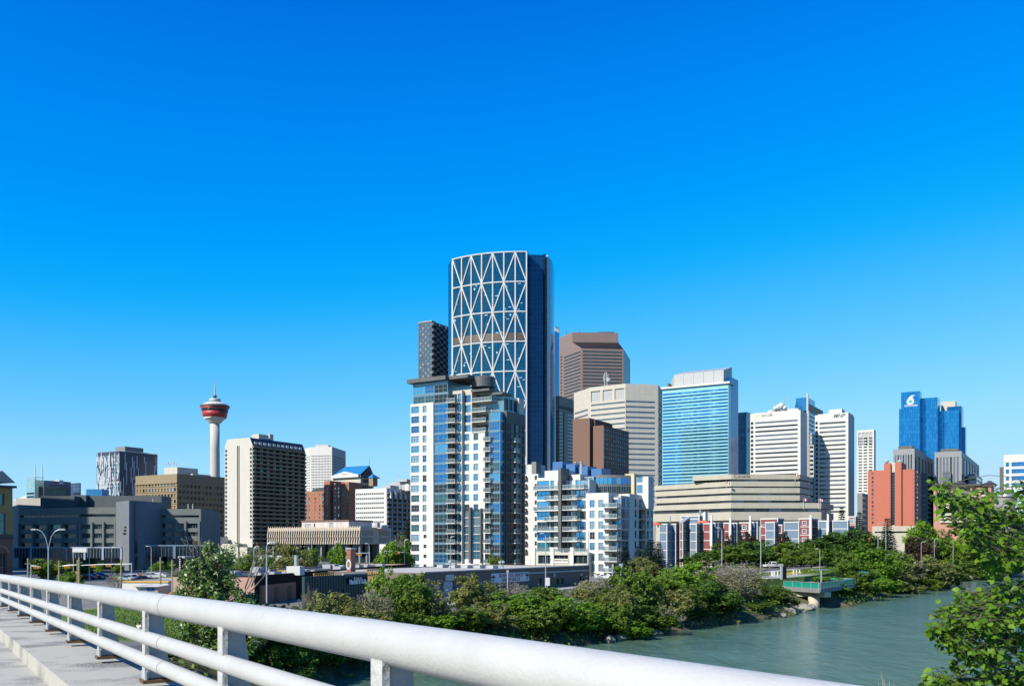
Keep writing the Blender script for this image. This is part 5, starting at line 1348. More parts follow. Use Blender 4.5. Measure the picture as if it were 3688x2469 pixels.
b=MB(); a0_,a1_=X(1515)-1,X(1578,LW*.25); y0=LW*.25-.5; b.face([(a0_,y0,zz(836)),(a1_,y0,zz(836)),((a0_+a1_)/2,y0+3,zz(800))]); b.face([(a1_,y0,zz(836)),(a1_,y0+10,zz(836)),((a0_+a1_)/2,y0+3,zz(800))]); b.face([(a0_,y0+10,zz(836)),(a0_,y0,zz(836)),((a0_+a1_)/2,y0+3,zz(800))]); b.face([(a1_,y0+10,zz(836)),(a0_,y0+10,zz(836)),((a0_+a1_)/2,y0+3,zz(800))]); I.part('small_blue_roof',b,M['blueroof'])
b=MB(); b.tube([(x1+1.5,ym,zr-2),(x1+1.5,ym,zz(672,-2))],.22,5); I.part('roof_aerial',b,M['lgrey'])
I.done([M['cream']])

# red brick apartments
J=Grid('brick_apartment_tower','red brown brick apartment block with stepped bays, right of the balcony hotel slab','apartment block',ku(2,1010),ku(2,1395),ku(2,1433),620,kv(2,862))
X=lambda x,y=0: J.xe(ku(2,x),y)
pit=30.7/2.2395/F*628; zz=lambda v,x=-10: J.zv(kv(2,v),x)
def jw(xs,v0,n,w=1.25,h=1.5,off=0):
    return [(X(x),zz(v0)-pit*k-h,X(x)+w,zz(v0)-pit*k,'window',mixm(('gl_pale',2),('gl_grey',2),('gl_dark',1)),(1,2)) for x in xs for k in range(n)]
J.block(-J.LS,X(1192),0,14,0,zz(934,-20),front=jw((1035,1055,1105,1140,1165),950,9),m=0)
J.block(X(1192),X(1240),-1.5,14,0,zz(850,-12),front=jw((1210,),905,10),m=0); J.block(X(1240),X(1262),1.5,14,0,zz(866,-9),m=1)
J.block(X(1262),X(1322),-1.2,14,0,zz(884,-9),front=jw((1272,1300),905,10),m=0); J.block(X(1322),X(1334),1.8,14,0,zz(884,-6),m=1)
J.block(X(1334),0,-1.8,12,0,J.H,front=jw((1340,1375),890,11),right=[],m=0)
b=MB(); xs0,xs1=X(1095,2),X(1190,2); b.prism([(xs0,1),(xs1,1),(xs1,9),(xs0,9)],zz(934,-20)-.5,[zz(912,-20),zz(900,-20),zz(900,-20),zz(912,-20)]); J.part('solar_roof',b,M['roofd'])
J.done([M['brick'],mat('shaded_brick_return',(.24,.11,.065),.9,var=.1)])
# white office with punched windows
Kx=Grid('white_punched_office','white office block with small square windows, just left of the tall condo tower','office block',ku(2,1433),ku(2,1685),ku(2,1900),540,kv(2,910))
X=lambda x: Kx.xe(ku(2,x))
zz=lambda v,x=0: Kx.zv(kv(2,v),x); LS,LW=Kx.LS,Kx.LW
pit=38/2.2395/F*545; p_=LS*17.2/252
fr=grid_holes(-LS+.4,-1.9,14,.62*p_,zz(945),10,pit,pit*.40,mt='gl_dark')
rt=[(1+(LW-1.5)/5*j,zz(955)-pit*k-pit*.62,1+(LW-1.5)/5*(j+1)-.5,zz(955)-pit*k,'window_band',mixm(('gl_dark',3),('gl_grey',1)),(3,1),1.0) for k in range(10) for j in range(5)]
Kx.block(-LS,0,0,LW,0,Kx.H,front=fr,right=rt,m=0,depth=.35)
b=MB()
for k in range(11): b.box(.003,.8,.5,LW-.3,zz(955)-pit*k+.05,zz(955)-pit*k+pit*.34)
Kx.part('spandrels',b,M['grey'])
b=MB()
for j in range(5): b.prism([(.003,2+j*LW/5.5),(1.6,2+j*LW/5.5),(1.6,2.9+j*LW/5.5),(.003,2.9+j*LW/5.5)],Kx.H-6,[Kx.H-.1,Kx.H-3.4,Kx.H-3.4,Kx.H-.1])
Kx.part('sloping_brackets',b,M['white'])
b=MB(); b.box(X(1615),X(1680),4,12,Kx.H-.5,zz(885)); b.box(X(1590),X(1750),14,26,Kx.H-.5,zz(850)); b.box(X(1668),X(1745),12,24,zz(850),zz(830)); b.box(-3,6,20,30,Kx.H-.5,zz(890)); Kx.part('rooftop_plant',b,M['lgrey'])
b=MB(); b.lathe((4,16,Kx.H-1),[(2.6,0),(2.6,3.4),(2.0,4.8),(.3,5.4)],16); b.tube([(-1,12,Kx.H),(-1,12,zz(775))],.15,4); Kx.part('rooftop_tank',b,M['white'])
Kx.done([M['white'],M['grey']])
# low concrete library
Lx=Grid('concrete_library','low pale concrete building with two rows of tall scalloped windows over a dark base','library',ku(2,727),ku(2,1475),ku(2,1722),430,kv(2,1225))
X=lambda x: Lx.xe(ku(2,x))
zz=lambda v,x=0: Lx.zv(kv(2,v),x); LS,LW=Lx.LS,Lx.LW; pit=55/2.2395/F*430
zu=zz(1362); n=40
fr=[(-LS+.4+(LS-.8)/n*i+.35,zz(1292)-pit*k,-LS+.4+(LS-.8)/n*(i+1)-.1,zz(1252)-pit*k,'window','gl_dark',(0,0)) for i in range(n) for k in range(2)]
rt=[(1+(LW-2)/22*i+.2,zz(1292)-pit*k,1+(LW-2)/22*(i+1)-.3,zz(1252)-pit*k,'window','gl_dark',(0,0)) for i in range(22) for k in range(2) if not 8<i<13]
Lx.block(-LS,0,0,LW,zu,Lx.H,front=fr,right=rt,m=0,depth=.6,roof=M['roofl'])
b=MB()
for k in range(2):
    for i in range(n+1):
        xx=-LS+.4+(LS-.8)/n*i; zb=zz(1296)-pit*k
        b.prism([(xx-.2,-.7),(xx+.25,-.7),(xx+.25,-.003),(xx-.2,-.003)],zb-.6,[zb+.3,zb+.3,zb+4.6,zb+4.6])
Lx.part('scalloped_fins',b,M['paleconc'])
b=MB(); b.face([(-LS,0,zu),(-LS,LW,zu),(0,LW,zu),(0,0,zu)]); Lx.part('soffit',b,M['grey'])
b=MB()
for i in range(8): b.box(-LS+2+i*(LS-4)/7-.5,-LS+2+i*(LS-4)/7+.5,1.5,2.5,-.5,zu)
for i in range(1,4): b.box(-2.5,-1.5,LW*i/3-1,LW*i/3,-.5,zu)
Lx.part('column',b,M['grey'])
b=MB(); b.box(-LS+6,-4,8,LW-4,-.5,zu-.003); Lx.part('glazed_ground_floor',b,M['gl_dark'])
x0,x1=X(942),X(1322); 
Lx.block(x0,x1,5,22,Lx.H-.4,zz(1180,-30),front=[(X(1040),Lx.H,X(1050),zz(1192,-20),'door','gl_dark',(0,0)),(X(1168),Lx.H,X(1198),zz(1186,-15),'louvre','lgrey',(3,1)),(X(968),zz(1225,-25),X(1018),zz(1198,-25),'louvre','lgrey',(4,1))],right=[],m=1,roof=M['brickd'])
b=MB(); b.box(x0-.3,x1+.3,4.7,22.3,zz(1180,-30),zz(1168,-30)); Lx.part('roof_edge',b,mat('maroon_flashing',(.17,.10,.09),.6,var=.1))
b=MB(); b.box(X(1500),X(1520),8,10,Lx.H,Lx.H+2.2); b.box(-3,3,12,16,Lx.H-.5,Lx.H+1.2); Lx.part('roof_plant',b,M['lgrey'])
Lx.done([M['paleconc'],mat('stained_concrete',(.55,.50,.46),.9,var=.22,scale=.5,streak=.9)])

# tan office with square windows
E=Grid('tan_office_block','tan concrete office block with square windows and amber blinds, left of the observation tower','office block',ku(1,1275),ku(1,1665),ku(1,2170),640,kv(1,405))
LS,LW=E.LS,E.LW; pit=55.5/2.613/F*645; zt=E.zv(kv(1,500),-LS)
gmE=mixm(('gl_amber',3),('gl_pale',2),('gl_dark',2)); gmN=mixm(('gl_dark',7),('gl_amber',1),('gl_bronze',1))
fr=grid_holes(-LS+.6,-.4,13,LS/13*.62,zt,10,pit,pit*.55,mt=gmE); rt=grid_holes(.6,LW-.3,14,LW/14*.55,E.zv(kv(1,503)),11,pit,pit*.5,mt=gmN)
E.block(-LS,0,0,LW,0,E.H,front=fr,right=rt,m=0,depth=.5)
b=MB()
for k in range(11):
    z=zt-pit*k-pit*.62; b.box(-LS-.1,.4,-.4,-.003,z-pit*.05,z); b.box(.003,.4,.0,LW-.2,z-pit*.05+.2,z+.2)
b.box(-LS-.1,.5,-.6,-.004,E.zv(kv(1,492)),E.zv(kv(1,478))); E.part('sill_ledges',b,M['tan'])
x=E.xe(ku(1,1545),8); x2=E.xe(ku(1,1668),8)
b=MB(); b.box(x,x2,8,26,E.H-.5,E.zv(kv(1,350),x,8)); b.box(x2-4,x2+4,18,34,E.H-.5,E.zv(kv(1,385))); E.part('roof_plant',b,M['cream'])
E.done([M['tan']])
for x,lab in ((1580,'left flag on the roof of the tan office block'),(1640,'right flag on the roof of the tan office block')):
    flag(x,300,1,668,9,lab)
# mottled silver tower
Dm=Grid('silver_finned_tower','office tower clad in random silver vertical fins, behind the tan office block','office tower',ku(1,910),ku(1,1124),ku(1,1482),860,kv(1,192))
LS,LW,H=Dm.LS,Dm.LW,Dm.H; pit=H/27
Dm.block(-LS,0,0,LW,0,H,front=grid_holes(-LS+.3,-.3,6,LS/6-.4,H-3,26,pit,pit*.5,mt=mixm(('gl_grey',2),('lgrey',1),('gl_pale',1))),m=0,depth=.12)
b=MB()
for i in range(30):
    x=-LS+.4+LS/30*i
    z=H-R.uniform(0,6)
    while z>20:
        l=R.uniform(4,16)
        if R.random()<.62: b.box(x,x+LS/30*.72,-.5,-.003,z-l,z)
        z-=l+R.uniform(0,5)
    if i%2: b.box(x,x+.5,-.5,-.003,H,H+.9)
for i in range(26):
    y=.6+LW/26*i; z=H-R.uniform(0,25)
    while z>20:
        l=R.uniform(6,22)
        if R.random()<.5: b.box(.003,.5,y,y+LW/26*.35,z-l,z)
        z-=l+R.uniform(3,16)
    b.box(-.3,.4,y,y+.9,H+.003,H+.9)
Dm.part('silver_fins',b,mat('silver_aluminium_fin',(.72,.74,.78),.35,.3,var=.05))
xx=Dm.xe(ku(1,1085),6); b=MB(); b.box(xx,0,6,LW*.62,H-.5,Dm.zv(kv(1,148),0,6)); Dm.part('roof_plant',b,M['grey'])
Dm.done([panels('slate_blue_glass',(.06,.085,.13),(.08,.11,.16),(.10,.12,.15),1.5,pit,.12,.2,.45)])
# glass building with two masts
Cg=Grid('glass_block_with_masts','pale turquoise glass block with two tall white masts and a long dark wing','office block',ku(17,340),ku(17,445),ku(17,1062),640,kv(17,238))
LS,LW,H=Cg.LS,Cg.LW,Cg.H; zz=lambda v,x=0,y=0: Cg.zv(kv(17,v),x,y)
ym=Cg.yn(ku(17,565))
Cg.block(-LS,0,0,ym,0,H,front=[(-LS+.3,zz(425),-.4,zz(398),'window_band','gl_dark',(3,1)),(-LS+.3,zz(468),-.4,zz(442),'window_band','gl_dark',(3,1))],right=[(ym*.42,zz(460),ym*.9,zz(320),'window_band','gl_dark',(3,4))],m=0)
Cg.block(-14,-1,ym,Cg.yn(ku(17,920)),0,zz(268,0,30),right=[(ym+2,zz(460,0,50),ym+60,zz(365,0,50),'window_band','gl_green',(20,2))],m=1)
Cg.block(-14,-3,ym+30,LW,0,zz(280,0,40),right=[],m=1); 
b=MB(); b.box(-6,-.8,Cg.yn(ku(17,768)),Cg.yn(ku(17,822)),zz(330,0,60),zz(283,0,60)); Cg.part('white_plant_box',b,M['white'])
b=MB()
for u in (452,541):
    y=Cg.yn(ku(17,u),-2); b.tube([(-2,y,H),(-2,y,zz(45,-2,y))],[.55,.3],6)
Cg.part('mast',b,M['whitetrim'])
b=MB(); b.box(-LS,0,-.05,.05,H+1.6,H+1.9); b.box(-.1,0,0,ym,H+1.6,H+1.9)
for i in range(6): b.box(-LS*i/5-.1,-LS*i/5+.1,-.05,.05,H,H+1.6)
Cg.part('roof_rail',b,M['steel'])
Cg.done([panels('pale_turquoise_glass',(.25,.48,.50),(.33,.56,.58),(.45,.55,.55),2.0,3.2,.15,.12,.6),panels('blue_grey_glass',(.06,.10,.20),(.10,.15,.25),(.03,.05,.1),4,2.5,.2,.25,.5)])
# distant white and pale roofs at the far left, blue tank block
FW=Grid('distant_white_hall','distant white roofed hall low on the horizon at the far left','hall',ku(17,165),ku(17,345),ku(17,420),700,kv(17,500))
b=MB(); LS=FW.LS; b.prism([(-LS,0),(0,0),(0,30),(-LS,30)],FW.H-.3,[FW.zv(kv(17,495)),FW.zv(kv(17,432)),FW.zv(kv(17,432)),FW.zv(kv(17,495))]); FW.part('white_roof',b,M['white'])
FW.block(-LS,0,0,30,0,FW.H,m=0); FW.done([M['lgrey']])

# big shaded college building
Bq=Bld('college_building','large dark grey concrete college in shade with ribbon windows and a tall lettered stair tower','college',(PX(ku(1,745),318),318,GZ),0)
BL=Vector((Bq.loc.x,Bq.loc.y,0))
def bp(x,Y,n=1): return Vector((PX(ku(n,x),Y),Y,0))-BL
def bz(y,Y=318,n=1): return PZ(kv(n,y),Y)-GZ
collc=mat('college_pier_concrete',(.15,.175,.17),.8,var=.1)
def wing(p,q,Ya,ztop_,zband,rows,nb,inset,ztop_floor,back=30,edge=(.6,.6)):
    dd=(q-p); L_=dd.length; dd.normalize()
    hs=[(edge[0],zband[0],L_-edge[1],zband[1],'window_band','gl_dark',(12,1),.8)]
    w_=(L_-edge[0]-edge[1])/nb
    for (a,b_) in rows:
        for i in range(nb): hs.append((edge[0]+w_*i+.5,a,edge[0]+w_*(i+1)-.5,b_,'window_band',mixm(('gl_dark',3),('gl_green',1)),(4,1),.6))
    Bq.facade((p.x,p.y),(dd.x,dd.y),L_,ztop_floor,ztop_,hs,.6,0)
    nn=Vector((-dd.y,dd.x,0)); r0,r1=p+nn*back,q+nn*back
    for a,b_ in ((q,r1),(r1,r0),(r0,p)): Bq.wall.face([(a.x,a.y,0),(b_.x,b_.y,0),(b_.x,b_.y,ztop_),(a.x,a.y,ztop_)],0)
    b=MB(); b.face([(v.x,v.y,ztop_-.6) for v in (p,q,r1,r0)]); Bq.part('roof',b,M['roofd'])
    b=MB()
    for i in range(nb+1):
        c=p+dd*(edge[0]+w_*i-.35); b.obox(c-nn*.5+Vector((0,0,ztop_floor)),dd*.7,nn*.497,(0,0,rows[0][1]+.8-ztop_floor))
    Bq.part('pier',b,collc)
    # glazed base storey
    b=MB(); b.obox(p+nn*1.5,dd*L_,nn*2,(0,0,ztop_floor+.003)); Bq.part('dark_base',b,M['gl_dark'])
    return dd,nn,L_
rw=[(bz(925),bz(880)),(bz(1010),bz(965)),(bz(1100),bz(1053))]
p0,p1,p2=bp(175,334),bp(745,318),bp(1090,318.5)
wing(p0,p1,325,bz(720),(bz(808),bz(783)),rw,4,.6,bz(1112))
wing(p1,p2,318,bz(720),(bz(808),bz(783)),rw,3,.6,bz(1112),edge=(.3,.2))
p3,p4=bp(1345,322),bp(1890,323)
rw2=[(bz(915),bz(868)),(bz(992),bz(950)),(bz(1075),bz(1035))]
wing(p3,p4,322,bz(735,322),(bz(812),bz(790)),rw2,4,.6,bz(1090),back=26)
# left return
pl0=bp(105,352); b=MB(); b.obox(pl0,p0-pl0,Vector((6,18,0)),(0,0,bz(702,340))); Bq.part('end_block',b,M['grey'])
# stair tower
t0,t1,t2=bp(1092,317),bp(1215,307),bp(1345,311)
zst=bz(656,307)
def quadwall(mb,a,c,z0,z1,m=0): mb.face([(a.x,a.y,z0),(c.x,c.y,z0),(c.x,c.y,z1),(a.x,a.y,z1)],m)
b=MB(); quadwall(b,t0,t1,0,zst); quadwall(b,t1,t2,0,zst); bk=[t2+Vector((2,12,0)),t0+Vector((2,14,0))]
for a,c in zip([t2]+bk,bk+[t0]): quadwall(b,a,c,0,zst)
b.face([(v.x,v.y,zst) for v in (t0,t1,t2,*bk)]); st=Bq.part('stair_tower',b,mat('blue_grey_concrete',(.16,.18,.205),.7,var=.08))
dd=(t2-t1).normalized(); nn=Vector((dd.y,-dd.x,0))
b=MB(); c=t1+dd*((t2-t1).length*.40); b.obox(c+nn*.003,dd*((t2-t1).length*.16),nn*.3,(0,0,zst-.5)); Bq.part('glass_slot',b,M['gl_dark'],parent=st)
dd=(t1-t0).normalized(); an=math.atan2(dd.y,dd.x); nn=Vector((dd.y,-dd.x,0))
for s_,y in (('BOW',910),('VALLEY',940),('COLLEGE',970)):
    q=t0+dd*((t1-t0).length*.80)+nn*.06; text(s_,.78,(q.x,q.y,bz(y,311)),(math.radians(90),0,an),M['black'],st,'lettering',ax='RIGHT',bold=.02)
# rooftop plant rooms
for (xa_,xb_,Y,yt,yb_,mm) in ((380,700,345,615,740,'grey'),(700,810,350,605,740,'dgrey'),(800,1520,352,612,745,'grey'),(150,380,352,635,735,'cream')):
    a,c=bp(xa_,Y),bp(xb_,Y); b=MB(); b.box(a.x,c.x,a.y,a.y+10,bz(735)-1,bz(yt,Y)); Bq.part('rooftop_plant',b,M['cream'] if mm=='cream' else mat('slate_plant_cladding',(.07,.09,.10),.6,var=.1))
b=MB()
for x in (1445,608,665,1775,1818): 
    a=bp(x,346); b.tube([(a.x,a.y-.5,bz(745)),(a.x,a.y-.5,bz(640 if x<1700 else 690,346))],.25,5)
Bq.part('roof_vents',b,M['lgrey'])
a=bp(810,358); b=MB(); b.box(a.x,bp(960,358).x,a.y,a.y+6,bz(615,350),bz(550,358)); Bq.part('blue_tank_screen',b,M['blueroof'])
# glazed link bridge along the street
b=MB(); b2=MB()
for (xa_,xb_,Y0,Y1,yt,yb_) in ((125,1140,318,312,1103,1195),(1350,1920,312,318,1085,1185)):
    a,c=bp(xa_,Y0),bp(xb_,Y1); dd=(c-a); L_=dd.length; dd.normalize(); nn=Vector((-dd.y,dd.x,0))
    b.obox(a+Vector((0,0,bz(yb_,Y0))),dd*L_,nn*3,(0,0,bz(yt,Y0)-bz(yb_,Y0)))
    b2.obox(a-nn*.2+Vector((0,0,bz(yt,Y0))),dd*L_,nn*3.4,(0,0,.4))
    n=int(L_/6.5)
    for i in range(n+1): b2.obox(a+dd*(L_/n*i-.25)-nn*.3+Vector((0,0,bz(yb_,Y0)-.6)),dd*.7,nn*.29,(0,0,bz(yt,Y0)-bz(yb_,Y0)+.6))
    m_=int(L_/1.1)
    for i in range(m_): b2.obox(a+dd*(L_/m_*i)-nn*.1+Vector((0,0,bz(yb_,Y0))),dd*.08,nn*.097,(0,0,bz(yt,Y0)-bz(yb_,Y0)))
Bq.part('glazed_walkway',b,M['gl_dark']); Bq.part('walkway_frame',b2,mat('blue_grey_frame',(.30,.38,.48),.5,var=.05))
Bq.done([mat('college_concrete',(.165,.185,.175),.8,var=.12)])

# brown and ochre building at the left edge; two unseen towers added out of frame shade the college
A=Grid('ochre_corner_building','ochre and brown building with a grey metal gable roof, cut off by the left edge','building',-330,-120,ku(1,118),205,kv(1,490))
LW,LS=A.LW,A.LS; zz=lambda v: A.zv(kv(1,v),0,LW)
def ay(x): return A.yn(ku(1,x))
zb1=zz(1008)
rt=[(ay(-70),zz(700),ay(45),zz(600),'window','gl_green',(2,1),.5),(ay(2),zz(985),ay(52),zz(775),'window','gl_green',(1,3),.4),(ay(-120),zz(985),ay(-60),zz(775),'window','gl_green',(1,3),.4)]
A.block(-LS,0,0,LW,zb1,zz(520),right=rt,m=0); A.block(-LS-.15,.15,-.15,LW-.1,0,zb1-.003,right=[(ay(-60),.2,ay(60),zz(1150),'shopfront','gl_dark',(4,2),.5)],m=1)
b=MB(); b.box(-LS-.3,.9,-.3,LW+.5,zz(540),zz(520)+.02); b.box(-LS,.25,-.2,LW+.05,zz(985),zz(978)); b.box(-LS,.4,-.3,LW+.1,zb1-.2,zb1+.35); A.part('cornice',b,mat('dark_cornice',(.05,.045,.06),.6,var=.1))
b=MB(); zr=zz(385); ze=zz(490)
y0,y1=ay(-60),LW; ym=ay(8)
b.face([(.6,y1+.3,ze),(.6,ym,zr),(-LS,ym,zr),(-LS,y1+.3,ze)]); b.face([(.6,ym,zr),(.6,-.2,ze),(-LS,-.2,ze),(-LS,ym,zr)]); b.face([(.55,y1+.25,ze-.05),(.55,-.2,ze-.05),(.55,ym,zr-.05)][::-1])
A.part('gable_roof',b,panels('grey_standing_seam',(.32,.33,.34),(.30,.31,.32),(.2,.2,.21),.5,80,.04,.5,.1))
b=MB(); y_=ay(0)
n=14; c0=(ay(-60)+ay(62))/2; rr=(ay(62)-ay(-60))/2
for i in range(n):
    a0_,a1_=math.pi*i/n,math.pi*(i+1)/n
    q=[(c0+r*math.cos(a),zz(1150)+r*math.sin(a)*.9) for r,a in ((rr,a0_),(rr+.5,a0_),(rr+.5,a1_),(rr,a1_))]
    b.face([(.34,y,z) for y,z in q]); b.face([(.155,y,z) for y,z in q][::-1])
A.part('arch_surround',b,M['tan'])
lo=A.loc
def al(x,y): v=Vector((x,y,0))-Vector((lo.x,lo.y,0)); return Vector((v.dot(A.ex),v.dot(A.ey),0))
fp=[al(-263,272),al(-202,268),al(-196,296),al(-258,300)]; fp2=[al(-205,236),al(-172,236),al(-172,252),al(-205,252)]
b=MB(); b.prism([(p.x,p.y) for p in fp],0,80); b.prism([(p.x,p.y) for p in fp2],0,62); A.part('unseen_shade_towers',b,panels('ochre_wall_with_windows',(.05,.06,.07),(.10,.11,.11),(.30,.24,.15),2.6,3.0,.75,.5,.1))
A.done([mat('ochre_render',(.33,.24,.10),.85,var=.1),M['brickd']])
# ---------------------------------------------------------------- low buildings along the river road
# brown food equipment warehouse
Wh=Grid('brown_warehouse','low brown flat roofed warehouse with a long white sign and a pale roller door','warehouse',ku(24,200),ku(24,330),ku(24,1880),150,kv(24,292))
LS,LW,H=Wh.LS,Wh.LW,Wh.H
yn=lambda x: Wh.yn(ku(24,x))
zw=lambda v,x: Wh.zv(kv(24,v),0,yn(x))
rt=[(yn(518),.05,yn(612),zw(368,560),'roller_door','gl_pale',(0,0),.25),(yn(1408),.7,yn(1435),1.9,'window','gl_dark',(0,0)),(yn(1565),.5,yn(1597),1.7,'window','gl_dark',(0,0)),(yn(1610),.5,yn(1640),1.7,'window','gl_dark',(0,0)),(yn(1790),.6,yn(1810),1.8,'window','gl_dark',(0,0))]
M['gl_pale2']=M['gl_pale']
rt[0]=rt[0][:5]+('doorw',)+rt[0][6:]
M['doorw']=panels('roller_door',(.55,.62,.70),(.53,.60,.68),(.35,.4,.45),8,.35,.03,.5,0)
Wh.block(-26,0,0,LW,0,H,right=rt,m=0,roof=M['roofl'],par=.12)
b=MB(); b.box(-.25,.22,0,LW,H+.003,H+.2); b.box(.003,.15,yn(1250),LW-.2,H-1.05,H-.75); Wh.part('roof_edge',b,M['roofl'])
def sign(y0,y1,z0,z1,m,name='sign_board'):
    b=MB(); b.box(.03,.13,y0,y1,z0,z1); return Wh.part(name,b,m)
za,zb=zw(342,960),zw(278,960)
z0,z1=H-2.35,H-.62
sb=sign(yn(957),yn(1310),z0,z1,mat('white_sign_panel',(.80,.80,.84),.6,var=.05))
rz=math.pi/2; ymid=(yn(957)+yn(1310))/2; Ls=yn(1310)-yn(957)
red=mat('crimson_lettering',(.35,.02,.06),.5,var=0)
text("BROWN'S FOOD SERVICES",.92,(.15,ymid,z0+1.22),(rz,0,rz),red,sb,'lettering',sx=Ls*.72/12.6,shear=.15,bold=0,extrude=.015)
text("EQUIPMENT SALES LTD.",.86,(.15,ymid,z0+.46),(rz,0,rz),red,sb,'lettering',sx=Ls*.62/11.6,shear=.15,bold=0,extrude=.015)
for yc in (yn(975),yn(1292)):
    b=MB()
    for k in range(3):
        a=math.radians(90+(k-1)*48); c=Vector((.16,yc+math.cos(a)*.35,z0+.75+math.sin(a)*.28))
        b.face([c+Vector((0,math.cos(a+s_)*r_*.9,math.sin(a+s_)*r_)) for s_,r_ in ((-1.9,.2),(-.5,.34),(0,.5),(.5,.34),(1.9,.2))])
    b.box(.14,.17,yc-.06,yc+.06,z0+.2,z0+.8); b.box(.14,.17,yc-.3,yc+.3,z0+.42,z0+.52); Wh.part('sign_emblem',b,M['black'],parent=sb)
sign(yn(530),yn(606),zw(362,560),zw(306,560),M['white'],'small_sign')
for x0,x1,a,b_ in ((442,468,1.2,2.1),(1028,1052,.9,1.6),(1540,1560,2.0,2.7),(850,866,1.2,2.0)): sign(yn(x0),yn(x1),a,b_,M['lgrey'],'notice')
b=MB()
for x,h in ((645,1.5),(1110,1.2),(1135,1.2)): y=yn(x); b.tube([(-1.5,y,H-.2),(-1.5,y,H+h)],.12,6); b.lathe((-1.5,y,H+h-.1),[(.1,0),(.38,.1),(.34,.4),(.05,.5)],8)
Wh.part('roof_cowl',b,M['steel'])
b=MB(); 
for j in range(5): b.box(-9-3*j,-7.6-3*j,LW*.55,LW*.55+2,H-.1,H+.5)
Wh.part('roof_unit',b,M['lgrey'])
Wh.done([panels('brown_blockwork',(.20,.155,.135),(.18,.14,.12),(.13,.105,.09),.4,.2,.012,.9,0,.5)])

# black market building with pink brick end
Mk=Bld('market_building','long black flat roofed market building with a pink brick end wall and brick chimney','shop building',(PX(ku(15,380),132),132,GZ),math.radians(-9))
H=Mk.zv(kv(15,1185)); xl=Mk.xe(ku(23,58)); LW=84
Mk.block(xl,0,0,LW,0,H,front=[],right=[(10,.05,11.3,2.3,'door','dark',(0,0)),(6.2,.05,7.2,1.9,'window','gl_dark',(0,0))],m=0,roof=M['roofd'],par=.25)
b=MB(); b.box(.003,.12,.1,LW-.2,.01,H-.06); b.box(-.4,.14,-.15,LW,H-.05,H+.06); b.box(xl,-.4,-.12,.2,H-.04,H+.05); Mk.part('black_cladding',b,M['black'])
ya,yb=Mk.yn(ku(15,485)),Mk.yn(ku(15,1330))
b=MB(); b.box(.125,.5,ya,yb,.01,H-1.35); w_=Mk.part('brick_bay',b,panels('rust_brick',(.52,.17,.10),(.46,.15,.09),(.36,.17,.12),.3,.1,.012,.85,0,.5))
b=MB(); 
for u in (870,1200): y=Mk.yn(ku(15,u),.5); b.box(.503,.53,y,y+1.5,.02,2.2)
Mk.part('door',b,M['dark'],parent=w_)
# sign pier at its left end
ps=(PX(ku(11,1850),128)-Mk.loc.x); 
cz=Mk.zv(kv(11,178)); xs0,xs1=Mk.xe(ku(11,1835)),Mk.xe(ku(11,1955))
b=MB(); b.box(xs0,xs1,1,3.4,H-.2,cz-.25); pr=Mk.part('sign_pier',b,M['brickd']); b=MB(); b.box(xs0-.2,xs1+.2,.8,3.6,cz-.25,cz); Mk.part('pier_cap',b,M['lgrey'],parent=pr)
xc=Mk.xe(ku(11,1863)); zt=Mk.zv(kv(11,235)); zb=Mk.zv(kv(11,690)); st_=(zt-zb)/8
b=MB(); b.box(xs0+.003,Mk.xe(ku(11,1912)),.75,.997,zb-.2,zt+.2); bb=Mk.part('black_sign_blade',b,M['black'],parent=pr)
for i,ch in enumerate('FORSMAN'): text(ch,st_*.95,(xc,.72,zt-st_*(i+.6)),(math.pi/2,0,0),M['whitetrim'],bb,'lettering',bold=.02)
# chimney
bx0,bx1=Mk.xe(ku(16,445),28),Mk.xe(ku(16,540),28); c1=Mk.zv(kv(16,632),0,28)
b=MB(); b.box(bx0,bx1,28,30.6,H-.3,c1); ch=Mk.part('chimney',b,M['brick'])
b=MB(); b.box(bx0-.12,bx1+.12,27.9,30.7,c1,c1+.25); Mk.part('chimney_cap',b,M['lgrey'],parent=ch)
b=MB(); 
for k in range(14):
    a0_,a1_=math.pi*2*k/14,math.pi*2*(k+1)/14; cx_=(bx0+bx1)/2
    b.face([(cx_+r*math.cos(a)*.5,27.99,H+1.1+r*math.sin(a)) for r,a in ((.55,a0_),(.9,a0_),(.9,a1_),(.55,a1_))])
Mk.part('painted_ring',b,M['whitetrim'],parent=ch)
# roof clutter
b=MB()
for i in range(26):
    y=R.uniform(3,70); x=R.uniform(-14,-1.2); s_=R.uniform(.4,1.1); b.box(x,x+s_*1.5,y,y+s_*2,H-.25,H+s_*.5)
Mk.part('roof_units',b,M['lgrey'])
b=MB(); y=22; b.tube([(Mk.xe(ku(15,1415),y),y,H-.3),(Mk.xe(ku(15,1415),y),y,Mk.zv(kv(15,668),0,y))],.35,12); Mk.part('flue',b,M['steel'])
b=MB(); xx=Mk.xe(ku(15,1170),14); b.box(xx,xx+2.2,14,16,H-.3,H+1.1); Mk.part('air_handler',b,M['white'])
b=MB(); b.tube([(-3,15,H+.35),(-.6,15.5,H+.35),(-.3,24,H+.35),(-.3,24,H-.4)],.09,6); Mk.part('yellow_gas_pipe',b,mat('yellow_pipe',(.65,.42,.04),.5,var=0))
Mk.done([M['brickpink']])
M['signwhite']=mat('white_sign_letters',(1.1,1.1,1.1),.6,var=0)
